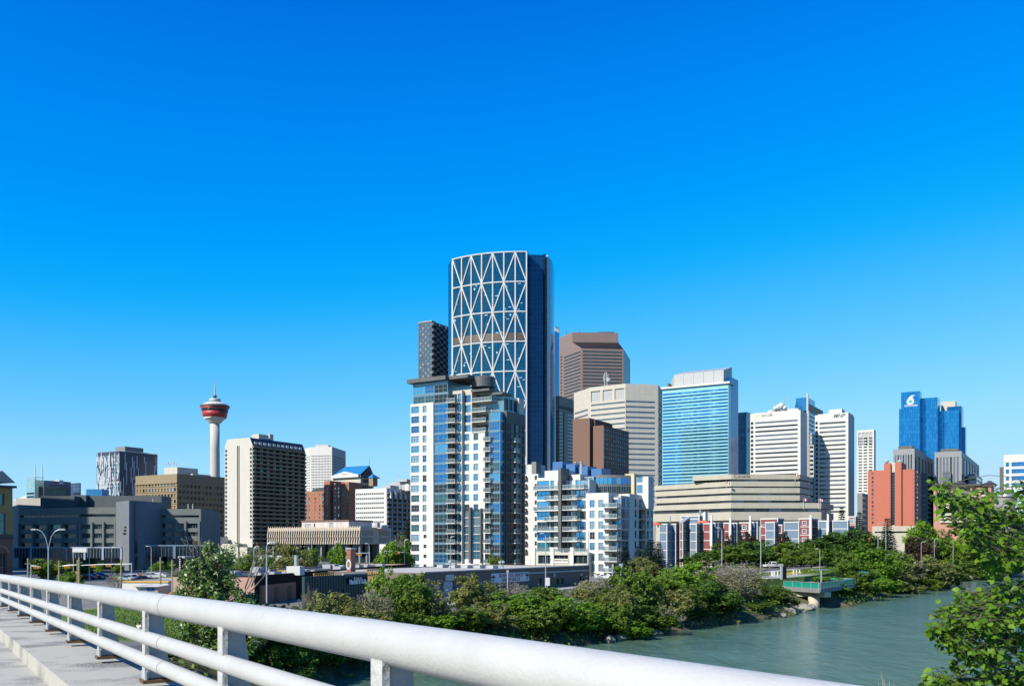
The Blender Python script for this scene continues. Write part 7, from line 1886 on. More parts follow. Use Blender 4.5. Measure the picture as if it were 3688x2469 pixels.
# ---------------------------------------------------------------- trees and shrubs, one by one
SH_='shrubs along the river bank'; TB_='trees along the river bank'; TP_='park trees before the row houses'; TS_='street trees'
for a in [
 ('shrub','leaf_olive',650,1370,80,115,'olive shrub at the foot of the brick bay of the black market building','shrub',SH_),
 ('shrub','leaf_olive',722,1364,84,120,'olive shrub below the dark green corrugated cafe wall','shrub',SH_),
 ('dead','bark_pale',718,1306,90,52,'thin straw coloured bare tree before the corrugated cafe','tree',TB_),
 ('round','leaf_bright',888,1288,104,98,'bright green tree at the right end of the corrugated cafe','tree',TB_),
 ('shrub','leaf_olive',785,1352,90,120,'olive shrub under the white lettered cafe sign','shrub',SH_),
 ('sparse','leaf_grey',845,1335,93,105,'grey green loose shrub right of the cafe door','shrub',SH_),
 ('round','leaf_mid',925,1304,99,125,'mid green tree with dark forked trunks, left of the warehouse roller door','tree',TB_),
 ('round','leaf_mid',962,1306,110,70,'green tree hiding the lit end wall of the brown warehouse','tree',TB_),
 ('sparse','leaf_olive',985,1328,100,95,'thin olive tree beside the warehouse roller door','tree',TB_),
 ('round','leaf_olive',1072,1309,113,88,'olive tree with a clear trunk, just right of the roller door','tree',TB_),
 ('sparse','leaf_mid',1112,1326,113,58,'small thin green tree left of the grey bare bush, under the long sign','tree',TB_),
 ('dead','bark_dead',1178,1315,124,100,'grey bare bush in front of the long white warehouse sign','shrub',SH_),
 ('sparse','leaf_grey',1160,1330,119,70,'grey half-bare shrub under the left half of the long sign','shrub',SH_),
 ('shrub','leaf_mid',1258,1340,123,85,'mid green shrub at the foot of the street lamp by the warehouse','shrub',SH_),
 ('sparse','leaf_grey',1357,1312,132,95,'grey green loose tree hiding the right end of the warehouse','tree',TB_),
 ('sparse','leaf_olive',1330,1335,128,70,'thin olive shrub below the dark square warehouse windows','shrub',SH_),
 ('round','leaf_mid',1458,1283,130,112,'full green tree below the spruces, right of the parked white car','tree',TB_),
 ('shrub','leaf_bright',995,1402,99,100,'bright shrub just above the rail, below the roller door','shrub',SH_),
 ('shrub','leaf_mid',1055,1388,103,115,'mid green shrub on the bank below the olive clear-trunk tree','shrub',SH_),
 ('shrub','leaf_olive',1118,1378,106,115,'olive bank shrub below the long sign\'s left end','shrub',SH_),
 ('round','leaf_bright',1187,1348,112,125,'bright green tree on the bank below the grey bare bush','tree',TB_),
 ('shrub','leaf_mid',1245,1374,110,120,'mid green bank shrub left of the bright rounded tree','shrub',SH_),
 ('round','leaf_bright',1302,1355,115,125,'bright rounded tree on the bank in line with the lower condominium','tree',TB_),
 ('shrub','leaf_bright',1348,1382,116,105,'bright bank shrub where the water meets the rail','shrub',SH_),
 ('shrub','leaf_mid',1400,1372,119,100,'mid green bank shrub left of the yellow-green low shrub','shrub',SH_),
 ('round','leaf_olive',1415,1332,122,85,'olive tree on the bank, left of the full green tree','tree',TB_),
 ('shrub','leaf_mid',1490,1384,124,112,'drooping green shrub right of the yellow-green low shrub','shrub',SH_),
 ('shrub','leaf_bright',1455,1420,118,72,'low yellow-green shrub at the water line','shrub',SH_),
 ('round','leaf_mid',1505,1302,139,100,'green tree between the spruces and the water, right of the full green tree','tree',TB_),
 ('round','leaf_olive',1540,1345,133,95,'olive tree at the water behind the leaning bare tree','tree',TB_),
 ('shrub','leaf_mid',1390,1345,126,85,'green shrub between the parked white car and the river','shrub',SH_),
 ('shrub','leaf_olive',1300,1385,119,90,'olive bank shrub below the bright rounded tree','shrub',SH_),
 ('round','leaf_bright',1585,1284,152,125,'bright green flat topped tree before the leftmost row houses','tree',TB_),
 ('sparse','leaf_mid',1532,1300,150,65,'thin green tree left of the bright flat topped tree','tree',TB_),
 ('round','leaf_mid',1568,1332,137,105,'green tree leaning over the water below the bright flat topped tree','tree',TB_),
 ('round','leaf_dark',1630,1324,143,115,'darkest dense tree on the bank, left of the grey dead willow','tree',TB_),
 ('shrub','leaf_mid',1660,1372,146,95,'green shrub at the water below the grey dead willow','shrub',SH_),
 ('shrub','leaf_mid',1600,1390,139,90,'green shrub at the water below the darkest dense tree','shrub',SH_),
 ('dead','bark_dead',1685,1258,162,150,'large grey dead willow with a spreading bare crown','tree',TB_),
 ('dead','bark_dead',1650,1268,168,110,'grey bare tree behind the left edge of the dead willow','tree',TB_),
 ('sparse','leaf_grey',1645,1282,170,110,'grey green loose tree behind the dead willow, left side','tree',TB_),
 ('sparse','leaf_olive',1725,1290,170,90,'olive loose tree behind the dead willow, right side','tree',TB_),
 ('sparse','leaf_grey',1690,1300,155,110,'grey green thin shrub inside the dead willow\'s branches','shrub',SH_),
 ('dead','bark_pale',1705,1345,157,85,'straw coloured drooping dead branches under the willow','shrub',SH_),
 ('round','leaf_mid',1768,1332,162,95,'green tree on the bank just left of the river overlook','tree',TB_),
 ('shrub','leaf_dark',1790,1362,165,66,'dark shrub at the foot of the overlook column','shrub',SH_),
 ('shrub','leaf_mid',1725,1378,154,90,'mid green shrub at the water left of the dark overlook shrub','shrub',SH_),
 ('dead','bark_dead',1525,1368,127,62,'bare grey tree leaning over the water between two green trees','tree',TB_),
 ('dead','bark_dead',1572,1422,133,66,'dead branches fallen towards the water','shrub',SH_),
 ('shrub','leaf_dark',650,1448,78,135,'dark shrub seen between the rails, right of the near left tree','shrub',SH_),
 ('shrub','leaf_dark',730,1460,83,125,'dark shrub seen under the top rail, at the river\'s edge','shrub',SH_),
 ('shrub','leaf_dark',815,1470,88,110,'dark shrub under the top rail where the water begins','shrub',SH_),
 ('shrub','leaf_mid',880,1400,92,110,'mid green shrub cut by the top rail below the bright cafe tree','shrub',SH_),
 ('shrub','leaf_olive',820,1385,90,110,'olive shrub cut by the top rail, left of the cafe\'s bright tree','shrub',SH_),
 ('shrub','leaf_mid',940,1395,96,90,'mid green shrub above the rail under the forked tree','shrub',SH_),
 ('spruce','',1430,1252,205,66,'blue green spruce directly right of the lower condominium','tree','spruces'),
 ('spruce','',1459,1250,222,46,'slim spruce between the two larger spruces beside the condominium','tree','spruces'),
 ('spruce','',1488,1236,212,84,'tallest spruce between condominium and row houses','tree','spruces'),
 ('spruce','',1507,1240,240,50,'dark spruce touching the leftmost row house','tree','spruces'),
 ('round','leaf_olive',1480,1270,180,85,'olive tree in front of the tallest spruce','tree',TB_),
 ('round','leaf_dark',1612,1262,269,80,'dark green park tree before the third row house','tree',TP_),
 ('round','leaf_mid',1655,1240,274,100,'park tree right of the dark one, below the red row house','tree',TP_),
 ('round','leaf_dark',1705,1236,281,95,'dark park tree between the two tall street lamps','tree',TP_),
 ('round','leaf_mid',1760,1232,285,105,'park tree directly behind the second tall street lamp','tree',TP_),
 ('round','leaf_mid',1812,1238,287,95,'park tree below the broad blue row house','tree',TP_),
 ('round','leaf_dark',1862,1232,292,100,'dark park tree below the widest blue row house','tree',TP_),
 ('round','leaf_dark',1905,1218,299,115,'dark park tree below the brightest red row house','tree',TP_),
 ('round','leaf_dark',1952,1208,304,115,'largest dark park tree, left of the parkade','tree',TP_),
 ('round','leaf_mid',1985,1226,309,75,'mid green park tree at the right end of the row','tree',TP_),
 ('round','leaf_purple',1658,1216,302,40,'dark purple tree before the small blue row house','tree',TP_),
 ('round','leaf_purple',1718,1212,304,56,'wider dark purple tree before the wide red row house','tree',TP_),
 ('round','leaf_purple',1790,1214,309,40,'dark purple tree below the tall red topped row house','tree',TP_),
 ('spruce','',1925,1162,345,48,'spruce behind the rightmost row houses, before the white ribbon tower','tree','spruces'),
 ('spruce','',1966,1172,330,52,'spruce between the row houses and the red brick hotel','tree','spruces'),
 ('tall','leaf_mid',1803,1258,262,44,'slender young tree by the orange barrier on the park road','tree',TP_),
 ('tall','leaf_mid',1856,1254,262,62,'fuller young tree on the park road, left of the white post','tree',TP_),
 ('round','leaf_mid',1938,1260,212,85,'green tree at the left end of the right-hand bank thicket','tree',TB_),
 ('round','leaf_bright',1985,1250,226,105,'bright tree in the bank thicket above the blue tarpaulin','tree',TB_),
 ('round','leaf_mid',2035,1254,238,100,'mid green tree in the bank thicket below the parkade','tree',TB_),
 ('sparse','leaf_grey',2075,1256,246,95,'grey green thin tree in the bank thicket','tree',TB_),
 ('round','leaf_olive',2095,1264,248,100,'olive tree in the bank thicket below the lawn','tree',TB_),
 ('round','leaf_olive',2135,1268,258,90,'olive tree in the bank thicket below the yellow marker','tree',TB_),
 ('round','leaf_mid',2168,1276,266,80,'green tree near the thicket\'s right end','tree',TB_),
 ('shrub','leaf_mid',1955,1306,200,95,'green bank shrub right of the blue tarpaulin','shrub',SH_),
 ('shrub','leaf_bright',2002,1304,214,95,'bright bank shrub under the bright thicket tree','shrub',SH_),
 ('shrub','leaf_olive',2050,1306,230,95,'olive bank shrub in the middle of the thicket','shrub',SH_),
 ('shrub','leaf_mid',2100,1306,247,95,'green bank shrub overhanging the water in the thicket','shrub',SH_),
 ('shrub','leaf_olive',2150,1302,264,85,'olive bank shrub near the pale gravel beach','shrub',SH_),
 ('shrub','leaf_dark',2190,1298,285,62,'dark shrub beside the pale gravel beach','shrub',SH_),
 ('shrub','leaf_bright',1905,1334,189,75,'bright shrub behind the overlook\'s right end','shrub',SH_),
 ('shrub','leaf_bright',1890,1318,196,60,'pale green shrub on the terrace behind the overlook','shrub',SH_),
 ('shrub','leaf_mid',1930,1352,193,60,'green shrub hanging over the water right of the overlook','shrub',SH_),
 ('round','leaf_bright',2113,1187,345,80,'bright tree at the parkade\'s right end, before the salmon apartments','tree',TS_),
 ('round','leaf_purple',2105,1226,335,66,'dark purple tree by the parkade driveway','tree',TS_),
 ('round','leaf_dark',2152,1204,350,66,'dark tree at the foot of the salmon apartments','tree',TS_),
 ('round','leaf_mid',2190,1216,345,75,'mid green tree behind the leaves, under the salmon apartments','tree',TS_),
 ('round','leaf_mid',2235,1228,350,90,'green tree behind the leaves, below the domed building','tree',TS_),
 ('round','leaf_dark',2300,1205,345,115,'dark tree at the right edge behind the leaves','tree',TS_),
 ('shrub','leaf_mid',2245,1282,320,95,'green shrub by the far bend of the river','shrub',SH_),
 ('shrub','leaf_dark',2310,1270,370,100,'dark shrub at the far right edge above the river','shrub',SH_),
 ('spruce','',2030,1186,300,62,'spruce between two street lamps before the parkade','tree','spruces'),
 ('sparse','leaf_mid',560,1236,200,95,'thin green tree behind the near left tree, before the balcony hotel slab','tree',TS_),
 ('sparse','leaf_mid',602,1244,206,75,'thin green tree left of the street lamp at the pink brick wall','tree',TS_),
 ('round','leaf_olive',648,1240,216,90,'olive tree before the left half of the concrete library','tree',TS_),
 ('sparse','leaf_olive',690,1256,222,50,'thin olive tree under the library\'s windows','tree',TS_),
 ('round','leaf_mid',712,1252,226,52,'green tree left of the brick chimney','tree',TS_),
 ('round','leaf_bright',770,1235,232,42,'bright small tree just left of the brick chimney','tree',TS_),
 ('round','leaf_bright',893,1236,240,62,'bright tree before the library\'s shaded end','tree',TS_),
 ('round','leaf_bright',931,1232,243,36,'bright tree squeezed against the tall condo tower','tree',TS_),
 ('spruce','',932,1190,310,40,'tall dark spruce left of the tall condo tower','tree','spruces'),
 ('sparse','leaf_olive',908,1214,305,34,'thin olive tree left of the dark spruce','tree',TS_),
 ('round','leaf_mid',1137,1264,256,36,'tree at the foot of the tall condo tower\'s glass corner','tree',TS_),
 ('round','leaf_mid',108,1278,215,78,'green tree behind the double-armed street lamp','tree',TS_),
 ('round','leaf_mid',178,1280,235,60,'green tree behind the left traffic signal arm','tree',TS_),
 ('shrub','leaf_bright',160,1308,190,50,'bright low shrub at the foot of the lamp with a box','shrub',TS_),
 ('tall','leaf_bright',228,1287,255,24,'small street tree left of the college stair tower','tree',TS_),
 ('tall','leaf_bright',268,1286,258,26,'small street tree at the foot of the college stair tower','tree',TS_),
 ('tall','leaf_bright',358,1282,256,32,'small street tree right of the college stair tower','tree',TS_),
 ('tall','leaf_bright',391,1284,258,22,'small street tree left of the lettered sign pier','tree',TS_),
 ('dead','bark_dead',260,1296,150,54,'bare brown shrub left of the petrol station shop','shrub',TS_),
 ('dead','bark_dead',240,1325,125,60,'low bare grey shrub just above the railing at left','shrub',TS_),
]: plant(*a)
def poly_sample(poly):
    xs=[p[0] for p in poly]; ys=[p[1] for p in poly]
    while True:
        x,y=R.uniform(min(xs),max(xs)),R.uniform(min(ys),max(ys)); ins=False; j=len(poly)-1
        for i in range(len(poly)):
            if (poly[i][1]>y)!=(poly[j][1]>y) and x<(poly[j][0]-poly[i][0])*(y-poly[i][1])/(poly[j][1]-poly[i][1])+poly[i][0]: ins=not ins
            j=i
        if ins: return x,y
# the near tree left of centre, rising past the rail
e=empty('broadleaf_tree',(PX(d(500),77),77,.9),0,'large near tree with dark green leaves and bare upper twigs, just behind the rail','tree',TB_)
O_=e.location; t=MB(); c=MB()
pol=[(455,1264),(480,1242),(510,1242),(528,1258),(522,1290),(526,1322),(548,1344),(580,1357),(610,1372),(616,1400),(608,1440),(570,1490),(530,1568),(440,1568),(415,1500),(406,1440),(410,1395),(403,1345),(424,1312),(440,1285)]
trunk=[Vector((0,0,-.5)),Vector((.3,0,3)),Vector((-.1,.3,6)),Vector((.2,0,9)),Vector((0,0,11.2))]
t.tube(trunk,[.26,.2,.15,.09,.03],8)
for _ in range(230):
    x,y=poly_sample(pol); Y=77+R.uniform(-3.2,3.2)*(.4+.6*min(1,(y-1235)/150)); p=PT(d(x),d(y),Y)-O_
    r=R.uniform(.45,.85); k=max(0,min(1,(p.z-1.5)/11)); s=trunk[0].lerp(trunk[-1],max(.1,k)); m=s.lerp(p,.5)+Vector((0,0,.4)); t.tube([s,m,p],[.07,.04,.012],5)
    out=Vector((p.x,p.y,.3)).normalized()
    for _ in range(80):
        dd=rnd_dir(); q=p+dd*r*(R.random()**.45); leafquad(c,q,R.uniform(.15,.27),dd*.6+out*.4+rnd_dir()*.7+Vector((0,-.1,.35)))
for (x0,y0,x1,y1) in ((470,1290,440,1238),(470,1285,452,1232),(460,1300,428,1242),(560,1345,600,1255),(575,1340,618,1248),(560,1345,588,1238),(540,1380,590,1290),(575,1350,618,1290),(505,1300,478,1262),(555,1400,545,1360)):
    p,q=PT(d(x0),d(y0),75.5)-O_,PT(d(x1),d(y1),74.5)-O_; m=p.lerp(q,.5)+rnd_dir()*.2; t.tube([p,m,q],[.06,.045,.012],5)
    for _ in range(6):
        a=m.lerp(q,R.uniform(0,.8)); dv=((q-p).normalized()+rnd_dir()*.55).normalized(); t.tube([a,a+dv*R.uniform(.5,1.3)],[.022,.006],4)
t.build('trunk',mat('pale_bark',(.26,.22,.16),.95,var=.2,scale=3),e,True); c.build('crown',foliage('near_tree_leaves',(.04,.085,.014),(.13,.21,.04),.3,.4,.5),e)
# the near poplar at the right
e=empty('poplar_tree',(6.4,8.2,.6),0,'near poplar with large glossy heart shaped leaves, reaching in from the right edge','tree')
O_=e.location; t=MB(); c=MB()
def leaf(mb,base,dirv,nrm,L_):
    dirv=dirv.normalized(); side=dirv.cross(nrm).normalized(); nrm=side.cross(dirv).normalized(); w=L_*.40; cup=L_*.07
    pr=[(0.0,.0),(.10,.62),(.30,1.0),(.55,.80),(.80,.36),(1.0,0.0)]
    mid=[base+dirv*L_*a-nrm*cup*math.sin(a*3.1)*(-.6) - nrm*(a*a)*L_*.10 for a,_ in pr]
    le=[mid[i]+side*w*pr[i][1]+nrm*cup*pr[i][1] for i in range(6)]; ri=[mid[i]-side*w*pr[i][1]+nrm*cup*pr[i][1] for i in range(6)]
    n=len(mb.v); mb.v += [tuple(v) for v in mid]+[tuple(v) for v in le[1:5]]+[tuple(v) for v in ri[1:5]]
    Lx=lambda i: n+6+i-1; Rx=lambda i: n+10+i-1
    fs=[(n,Lx(1),n+1),(n,n+1,Rx(1))]
    for i in range(1,4): fs += [(n+i,Lx(i),Lx(i+1),n+i+1),(n+i,n+i+1,Rx(i+1),Rx(i))]
    fs += [(n+4,Lx(4),n+5),(n+4,n+5,Rx(4))]
    mb.f += fs; mb.m += [0]*len(fs)
q26=lambda L: [(ku(26,x),kv(26,y)) for x,y in L]
UPP=[(3350,1737),(3395,1728),(3430,1760),(3470,1770),(3510,1780),(3560,1770),(3585,1768),(3580,1800),(3600,1840),(3640,1855),(3650,1795),(3662,1745),(3700,1715),(3760,1720),(3760,2040),(3650,2050),(3620,2055),(3595,2080),(3560,2055),(3520,2020),(3505,1985),(3480,1958),(3440,1945),(3425,1900),(3390,1860),(3372,1800)]
LOWP=q26([(1500,780),(1560,770),(1620,825),(1720,790),(1800,710),(1900,665),(2180,620),(2180,1568),(1640,1568),(1660,1480),(1760,1450),(1700,1400),(1560,1420),(1480,1440),(1400,1400),(1420,1320),(1400,1250),(1290,1200),(1225,1130),(1280,1060),(1265,1010),(1315,905),(1420,920),(1540,960),(1520,860)])
BOTP=q26([(1170,1505),(1300,1445),(1480,1500),(1560,1600),(1160,1600)])
mains=[[(3900,1960,8.2),(3700,1905,7.9),(3560,1860,7.5),(3450,1800,7.2),(3370,1742,7.0)],[(3900,2030,8.0),(3720,1990,7.8),(3600,1975,7.4),(3520,1960,7.2),(3450,1915,7.0)],
 [(3900,1900,8.4),(3720,1830,8.2),(3680,1740,8.0)],[(3900,2240,8.2),(3720,2215,7.8),(3600,2190,7.5),(3500,2200,7.2),(3400,2240,7.0)],[(3900,2330,8.0),(3700,2290,7.6),(3560,2310,7.3),(3450,2370,7.1)],
 [(3900,2110,8.3),(3720,2130,7.9),(3600,2150,7.6),(3480,2130,7.3)],[(3900,2460,8.0),(3650,2440,7.5),(3450,2450,7.2),(3330,2445,7.0)],[(3900,2170,8.1),(3700,2190,7.7),(3560,2230,7.3),(3420,2260,7.0),(3365,2290,6.9)]]
mp_=[]
for ln in mains:
    P=[PT(*a)-O_ for a in ln]; rs=[.035*(1-.8*i/(len(P)-1))+.004 for i in range(len(P))]
    t.tube(P,rs,7)
    for a,b in zip(P,P[1:]): mp_ += [a.lerp(b,k/5) for k in range(5)]
    s=Vector((0,0,P[0].z-1.2)); t.tube([s,s.lerp(P[0],.6)+Vector((0,0,.15)),P[0]],[.07,.05,.037],7)
t.tube([(0,0,-.6),(.1,0,5),(0,.1,9),(.05,.1,13.5)],[.2,.16,.12,.06],12)
def spray(x,y,Y,n):
    p=PT(x,y,Y)-O_; s=min(mp_,key=lambda m:(m-p).length+.15*abs(m.z-p.z)); dv=(p-s)
    if dv.length<.04: dv=rnd_dir()*.1
    m=s.lerp(p,.5)+Vector((0,0,.03)); m=m+rnd_dir()*.03; t.tube([s,s.lerp(m,.55)+Vector((0,0,.012)),m,p],[.0034,.0028,.0022,.001],4)
    dn=dv.normalized()
    for i in range(n):
        f=R.uniform(.2,1.05); b=s.lerp(p,f) if dv.length<.3 else p-dn*R.uniform(-.02,.22)
        az=R.uniform(0,6.28); ld=(dn*.5+Vector((math.cos(az),math.sin(az),0))*.8+Vector((0,0,R.uniform(-.9,.25)))).normalized()
        pet=b+ld*.032; t.tube([b,pet],[.0022,.0014],3,cap=False)
        up=(Vector((R.uniform(-.7,.7),R.uniform(-.9,.4),R.uniform(.2,1.0)))).normalized()
        leaf(c,pet,ld,up,R.uniform(.038,.068))
for pol_,ns,nl in ((UPP,195,8),(LOWP,300,8),(BOTP,40,7)):
    for _ in range(ns):
        x,y=poly_sample(pol_); spray(x,y,R.uniform(6.5,8.1),R.randint(nl-2,nl+2))
for x,y in ((3360,1738),(3378,1760),(3400,1735),(3395,1850),(3430,1905),(3465,1885),(3342,2275),(3370,2180),(3395,2175),(3465,2120),(3480,2160)): spray(x,y,7.0,5)
t.build('trunk',mat('green_grey_twig',(.09,.10,.045),.7,var=.2,scale=6),e,True); c.build('crown',foliage('poplar_leaves',(.035,.095,.006),(.16,.29,.016),.35,.5,.3),e,True)
# dry stalks at the bottom edge
e=empty('dry_stalks',PT(d(2025),d(1640),6.2),0,'few dry pale stalks rising at the bottom edge, right of the rail end','plant'); t=MB()
for x,y in ((2015,1535),(2022,1552),(2035,1556),(2008,1560),(2045,1562)): p=PT(d(x),d(y),6.2)-e.location; t.tube([(0,0,-.2),p*.6+Vector((.01,0,0)),p],[.006,.004,.0015],4)
t.build('stems',M['bark_pale'],e)

# low leafy growth covering the bank down to the water
t=MB()
for p in bl:
    if p.y<60 or p.y>330: continue
    if 158<p.y<184 and p.x<66: k_n=12
    else: k_n=80
    for _ in range(k_n):
        s_=R.random(); q=p+INL*(R.uniform(-.4,7.5))+Vector((R.uniform(-1.1,1.1),R.uniform(-1.4,1.4),0)); h=(q-p).dot(INL); zb=max(.1,min(GZ,.2+h*.45))
        leafquad(t,Vector((q.x,q.y,zb+R.random()**1.5*1.3)),R.uniform(.18,.42),rnd_dir()*.7+Vector((.25,-.3,.7)))
tag(t.build('bank_undergrowth',M['leaf_mid']),kind='stuff')
# ---------------------------------------------------------------- street furniture
M['lampglass']=mat('lamp_lens',(.7,.72,.7),.3,var=0)
def lamp(u,vt,Y,label,side=1,double=False,arm=.8,group='street lamps',base=GZ):
    x=PX(d(u),Y); zt=PZ(d(vt),Y); h=zt-base; e=empty('street_lamp',(x,Y,base),0,label,'street lamp',group)
    t=MB(); hh=h-(3.2 if double else .5); t.tube([(0,0,0),(0,0,hh*.5),(0,0,hh)],[.11,.09,.075],8); t.tube([(0,0,0),(0,0,.5)],.17,8); t.build('pole',M['steel'],e)
    for s in ((-1,1) if double else (side,)):
        t=MB(); L_=arm
        if double: pts=[(0,0,hh-.05)]+[(s*L_*math.sin(a)**1.2,0,hh+(h-hh)*(1-math.cos(a))**.6 if False else hh+(h-hh)*math.sin(a*.98)**.55*1.0) for a in [i*math.pi/16 for i in range(1,9)]]; pts=[(0,0,hh-.05),(s*.07*L_,0,hh+1.0),(s*.23*L_,0,hh+2.1),(s*.5*L_,0,hh+2.85),(s*.8*L_,0,h-.1),(s*L_,0,h-.06)]
        else: pts=[(0,0,hh-.05),(s*.12,0,hh+.3),(s*.35,0,h-.06),(s*L_*.6,0,h)]
        t.tube(pts,.05,6); ar=t.build('arm',M['steel'],e)
        t=MB(); q=pts[-1]; t.prism([(q[0]-.1,-.16),(q[0]+s*.55 if s>0 else q[0]+.1,-.16),(q[0]+s*.55 if s>0 else q[0]+.1,.16),(q[0]-.1,.16)] if s>0 else [(q[0]-.55,-.16),(q[0]+.1,-.16),(q[0]+.1,.16),(q[0]-.55,.16)],q[2]-.1,q[2]+.1); t.build('lamp_head',M['lgrey'],ar)
    return e
lamp(110.5,1209,130,'double-armed street lamp rising behind the railing at far left',double=True,arm=1.8)
lamp(610,1239,112,'tall street lamp before the corner of the pink brick wall')
lamp(581,1249,190,'left of two small street lamps before the white station canopy')
lamp(593,1253,205,'right of two small street lamps before the white station canopy',side=-1)
lamp(713,1238,232,'street lamp before the right half of the concrete library',side=-1)
lamp(767,1237,240,'street lamp left of the brick chimney',side=1)
lamp(844.5,1242,236,'street lamp with a signal arm, right of the brick chimney',side=-1)
lamp(925,1233,240,'street lamp just left of the tall condo tower')
lamp(1030,1226,240,'slim street lamp before the tall condo tower\'s balconies')
lamp(1248,1219,178,'street lamp before the brown warehouse, with a pale box on its pole',side=-1)
lamp(1346,1209,212,'street lamp before the white wall of the lower condominium')
lamp(1651,1206,182,'left of two tall street lamps before the row houses',side=-1)
lamp(1740,1199,186,'right of two tall street lamps before the row houses')
lamp(1875,1254,232,'short street lamp behind the overlook, at the park road',side=-1,arm=1.0)
lamp(2008,1195,275,'left of two street lamps before the parkade')
lamp(2026,1194,280,'right of two street lamps before the parkade',side=-1)
for u,vt,l in ((2107,1238,'pale lamp post on the lawn, left of three'),(2137,1231,'pale lamp post on the lawn, middle of three'),(2180,1233,'pale lamp post on the lawn next to the leaves')): lamp(u,vt,300,l,arm=.8)
lamp(204,1251,225,'pale street lamp in front of the college, left of two',arm=1.2); lamp(255,1250,228,'pale street lamp before the college stair tower',arm=1.2); lamp(346,1248,226,'pale street lamp right of the college stair tower',side=-1,arm=1.2)
e=lamp(168,1253,200,'pale street lamp with a white sign box on top, before the college',arm=.8)
t=MB(); t.box(-.1,2.9,-.25,.25,e and PZ(d(1262),200)-GZ,PZ(d(1252.5),200)-GZ); t.build('sign_box',M['whitetrim'],e)
# sign boxes on poles and plain posts
def post_sign(u,vt,Y,label,w,h,mt,cat='sign'):
    x=PX(d(u),Y); zt=PZ(d(vt),Y); e=empty('sign_post',(x,Y,GZ),0,label,cat); t=MB(); t.tube([(0,0,0),(0,0,zt-GZ)],.09,8); t.build('pole',M['steel'],e)
    t=MB(); t.box(-w/2,w/2,-.14,-.095,zt-GZ-h,zt-GZ); t.build('sign_plate',mt,e)
post_sign(1161,1303,148,'plain steel post in front of the long warehouse sign',.35,.4,M['lgrey'],'post')
post_sign(1401,1289,140,'steel post with a small plate beside the parked white car',.3,.7,M['steel'],'post')
post_sign(1420,1288,170,'small blue white sign post by the first spruce',.7,.9,mat('pale_blue_sign',(.35,.5,.62),.5,var=0))
post_sign(1252,1320,176,'pale speed sign on the street lamp before the warehouse',.9,1.5,M['whitetrim'])
# wooden poles of the yard behind the railing
for u,vt,l in ((64,1276,'leftmost wooden pole behind the railing'),(135,1281,'wooden pole behind the left traffic signal arm'),(181,1273,'taller of two close wooden poles before the college'),(177.5,1279,'shorter of two close wooden poles before the college'),(277,1278,'wooden pole above the bare brown shrub'),(367,1273,'wooden pole right of the pale street lamp'),(394,1279,'wooden pole beside the lettered sign pier')):
    x=PX(d(u),150); zt=PZ(d(vt),150); e=empty('wooden_pole',(x,150,GZ),0,l,'pole','wooden poles behind the railing'); t=MB(); t.tube([(0,0,0),(0,0,zt-GZ)],[.17,.12],8); t.build('shaft',mat('weathered_timber',(.30,.27,.17),.9,var=.2,scale=3) if 'wt' not in M else M['wt'],e); M.setdefault('wt',e.children[0].data.materials[0])
    t=MB(); t.box(-.5,.5,-.05,.05,zt-GZ-.9,zt-GZ-.82); t.build('crossbar',M['wt'],e)
amber=mat('amber_signal_casing',(.75,.32,.02),.5,var=0)
def signal(u0,u1,v,Y,label,heads):
    x=PX(d(u0),Y); z=PZ(d(v),Y)-GZ; e=empty('traffic_signal',(x,Y,GZ),0,label,'traffic light','traffic signals on mast arms'); L_=PX(d(u1),Y)-x
    t=MB(); t.tube([(0,0,0),(0,0,z+.3)],[.17,.12],8); t.build('pole',M['steel'],e); t=MB(); t.tube([(0,0,z),(L_*.5,0,z-.05),(L_,0,z-.3)],[.11,.09,.06],6); t.build('mast_arm',M['steel'],e)
    for f in heads:
        t=MB(); xx=L_*f; z0=z-.05-.25*f
        if f==0: t.box(-.45 if L_<0 else .15,-.15 if L_<0 else .45,-.3,-.02,1.6,2.8)
        else: t.box(xx-.6,xx+.6,-.35,-.11,z0-.45,z0-.05)
        hd=t.build('signal_head',amber,e)
        t=MB()
        for k in range(3):
            if f==0: t.lathe((-.3 if L_<0 else .3,-.31,1.7+.36*k),[(.12,0),(.12,.01)],8)
            else: t.box(xx-.5+.38*k,xx-.26+.38*k,-.37,-.351,z0-.37,z0-.13)
        t.build('lens',M['black'],hd)
signal(179,136,1291,200,'left traffic signal with its arm over the street before the college',(.0,.55))
signal(301,186,1289,215,'long armed traffic signal before the college entrance',(.45,.75))
signal(71,94,1293,210,'short armed traffic signal at the far left',(0.6,))
signal(845,768,1264,236,'traffic signal whose arm crosses behind the brick chimney',(.3,.65))
signal(885,925,1260,238,'traffic signal with a yellow head left of the tall condo tower',(0,.6))
# fence of the parking lot
def fence(p0,p1,label,n=8,h=1.8,z=GZ):
    e=empty('wire_fence',(p0[0],p0[1],z),0,label,'fence'); a=Vector((0,0,0)); b=Vector((p1[0]-p0[0],p1[1]-p0[1],0)); L_=b.length; dd=b.normalized(); nn=Vector((-dd.y,dd.x,0))
    for i in range(n+1):
        q=dd*L_*i/n; t=MB(); t.tube([q,q+Vector((0,0,h))],.05,6); t.build('fence_post',M['steel'],e)
    t=MB()
    for zz in (.1,h*.5,h-.05): t.obox(Vector((0,0,zz)),dd*L_,nn*.04,(0,0,.045))
    m=int(L_/.35)
    for i in range(m): t.obox(dd*(L_*i/m)+Vector((0,0,.1)),dd*.018,nn*.018,(0,0,h-.15))
    t.build('wire_panel',M['steel'],e)
fence(gp(d(326),d(1319)),gp(d(400),d(1317)),'wire fence before the parked cars, left of the sign pier')
# raised street left of the tall tower
tm=MB(); tm.box(-96,-44,262,335,0,5.3); struct('raised_street',tm,M['asphalt'])
fence((-72,263),(-45.5,263),'grey wire fence along the street, left of the tall condo tower',10,1.9,5.3)
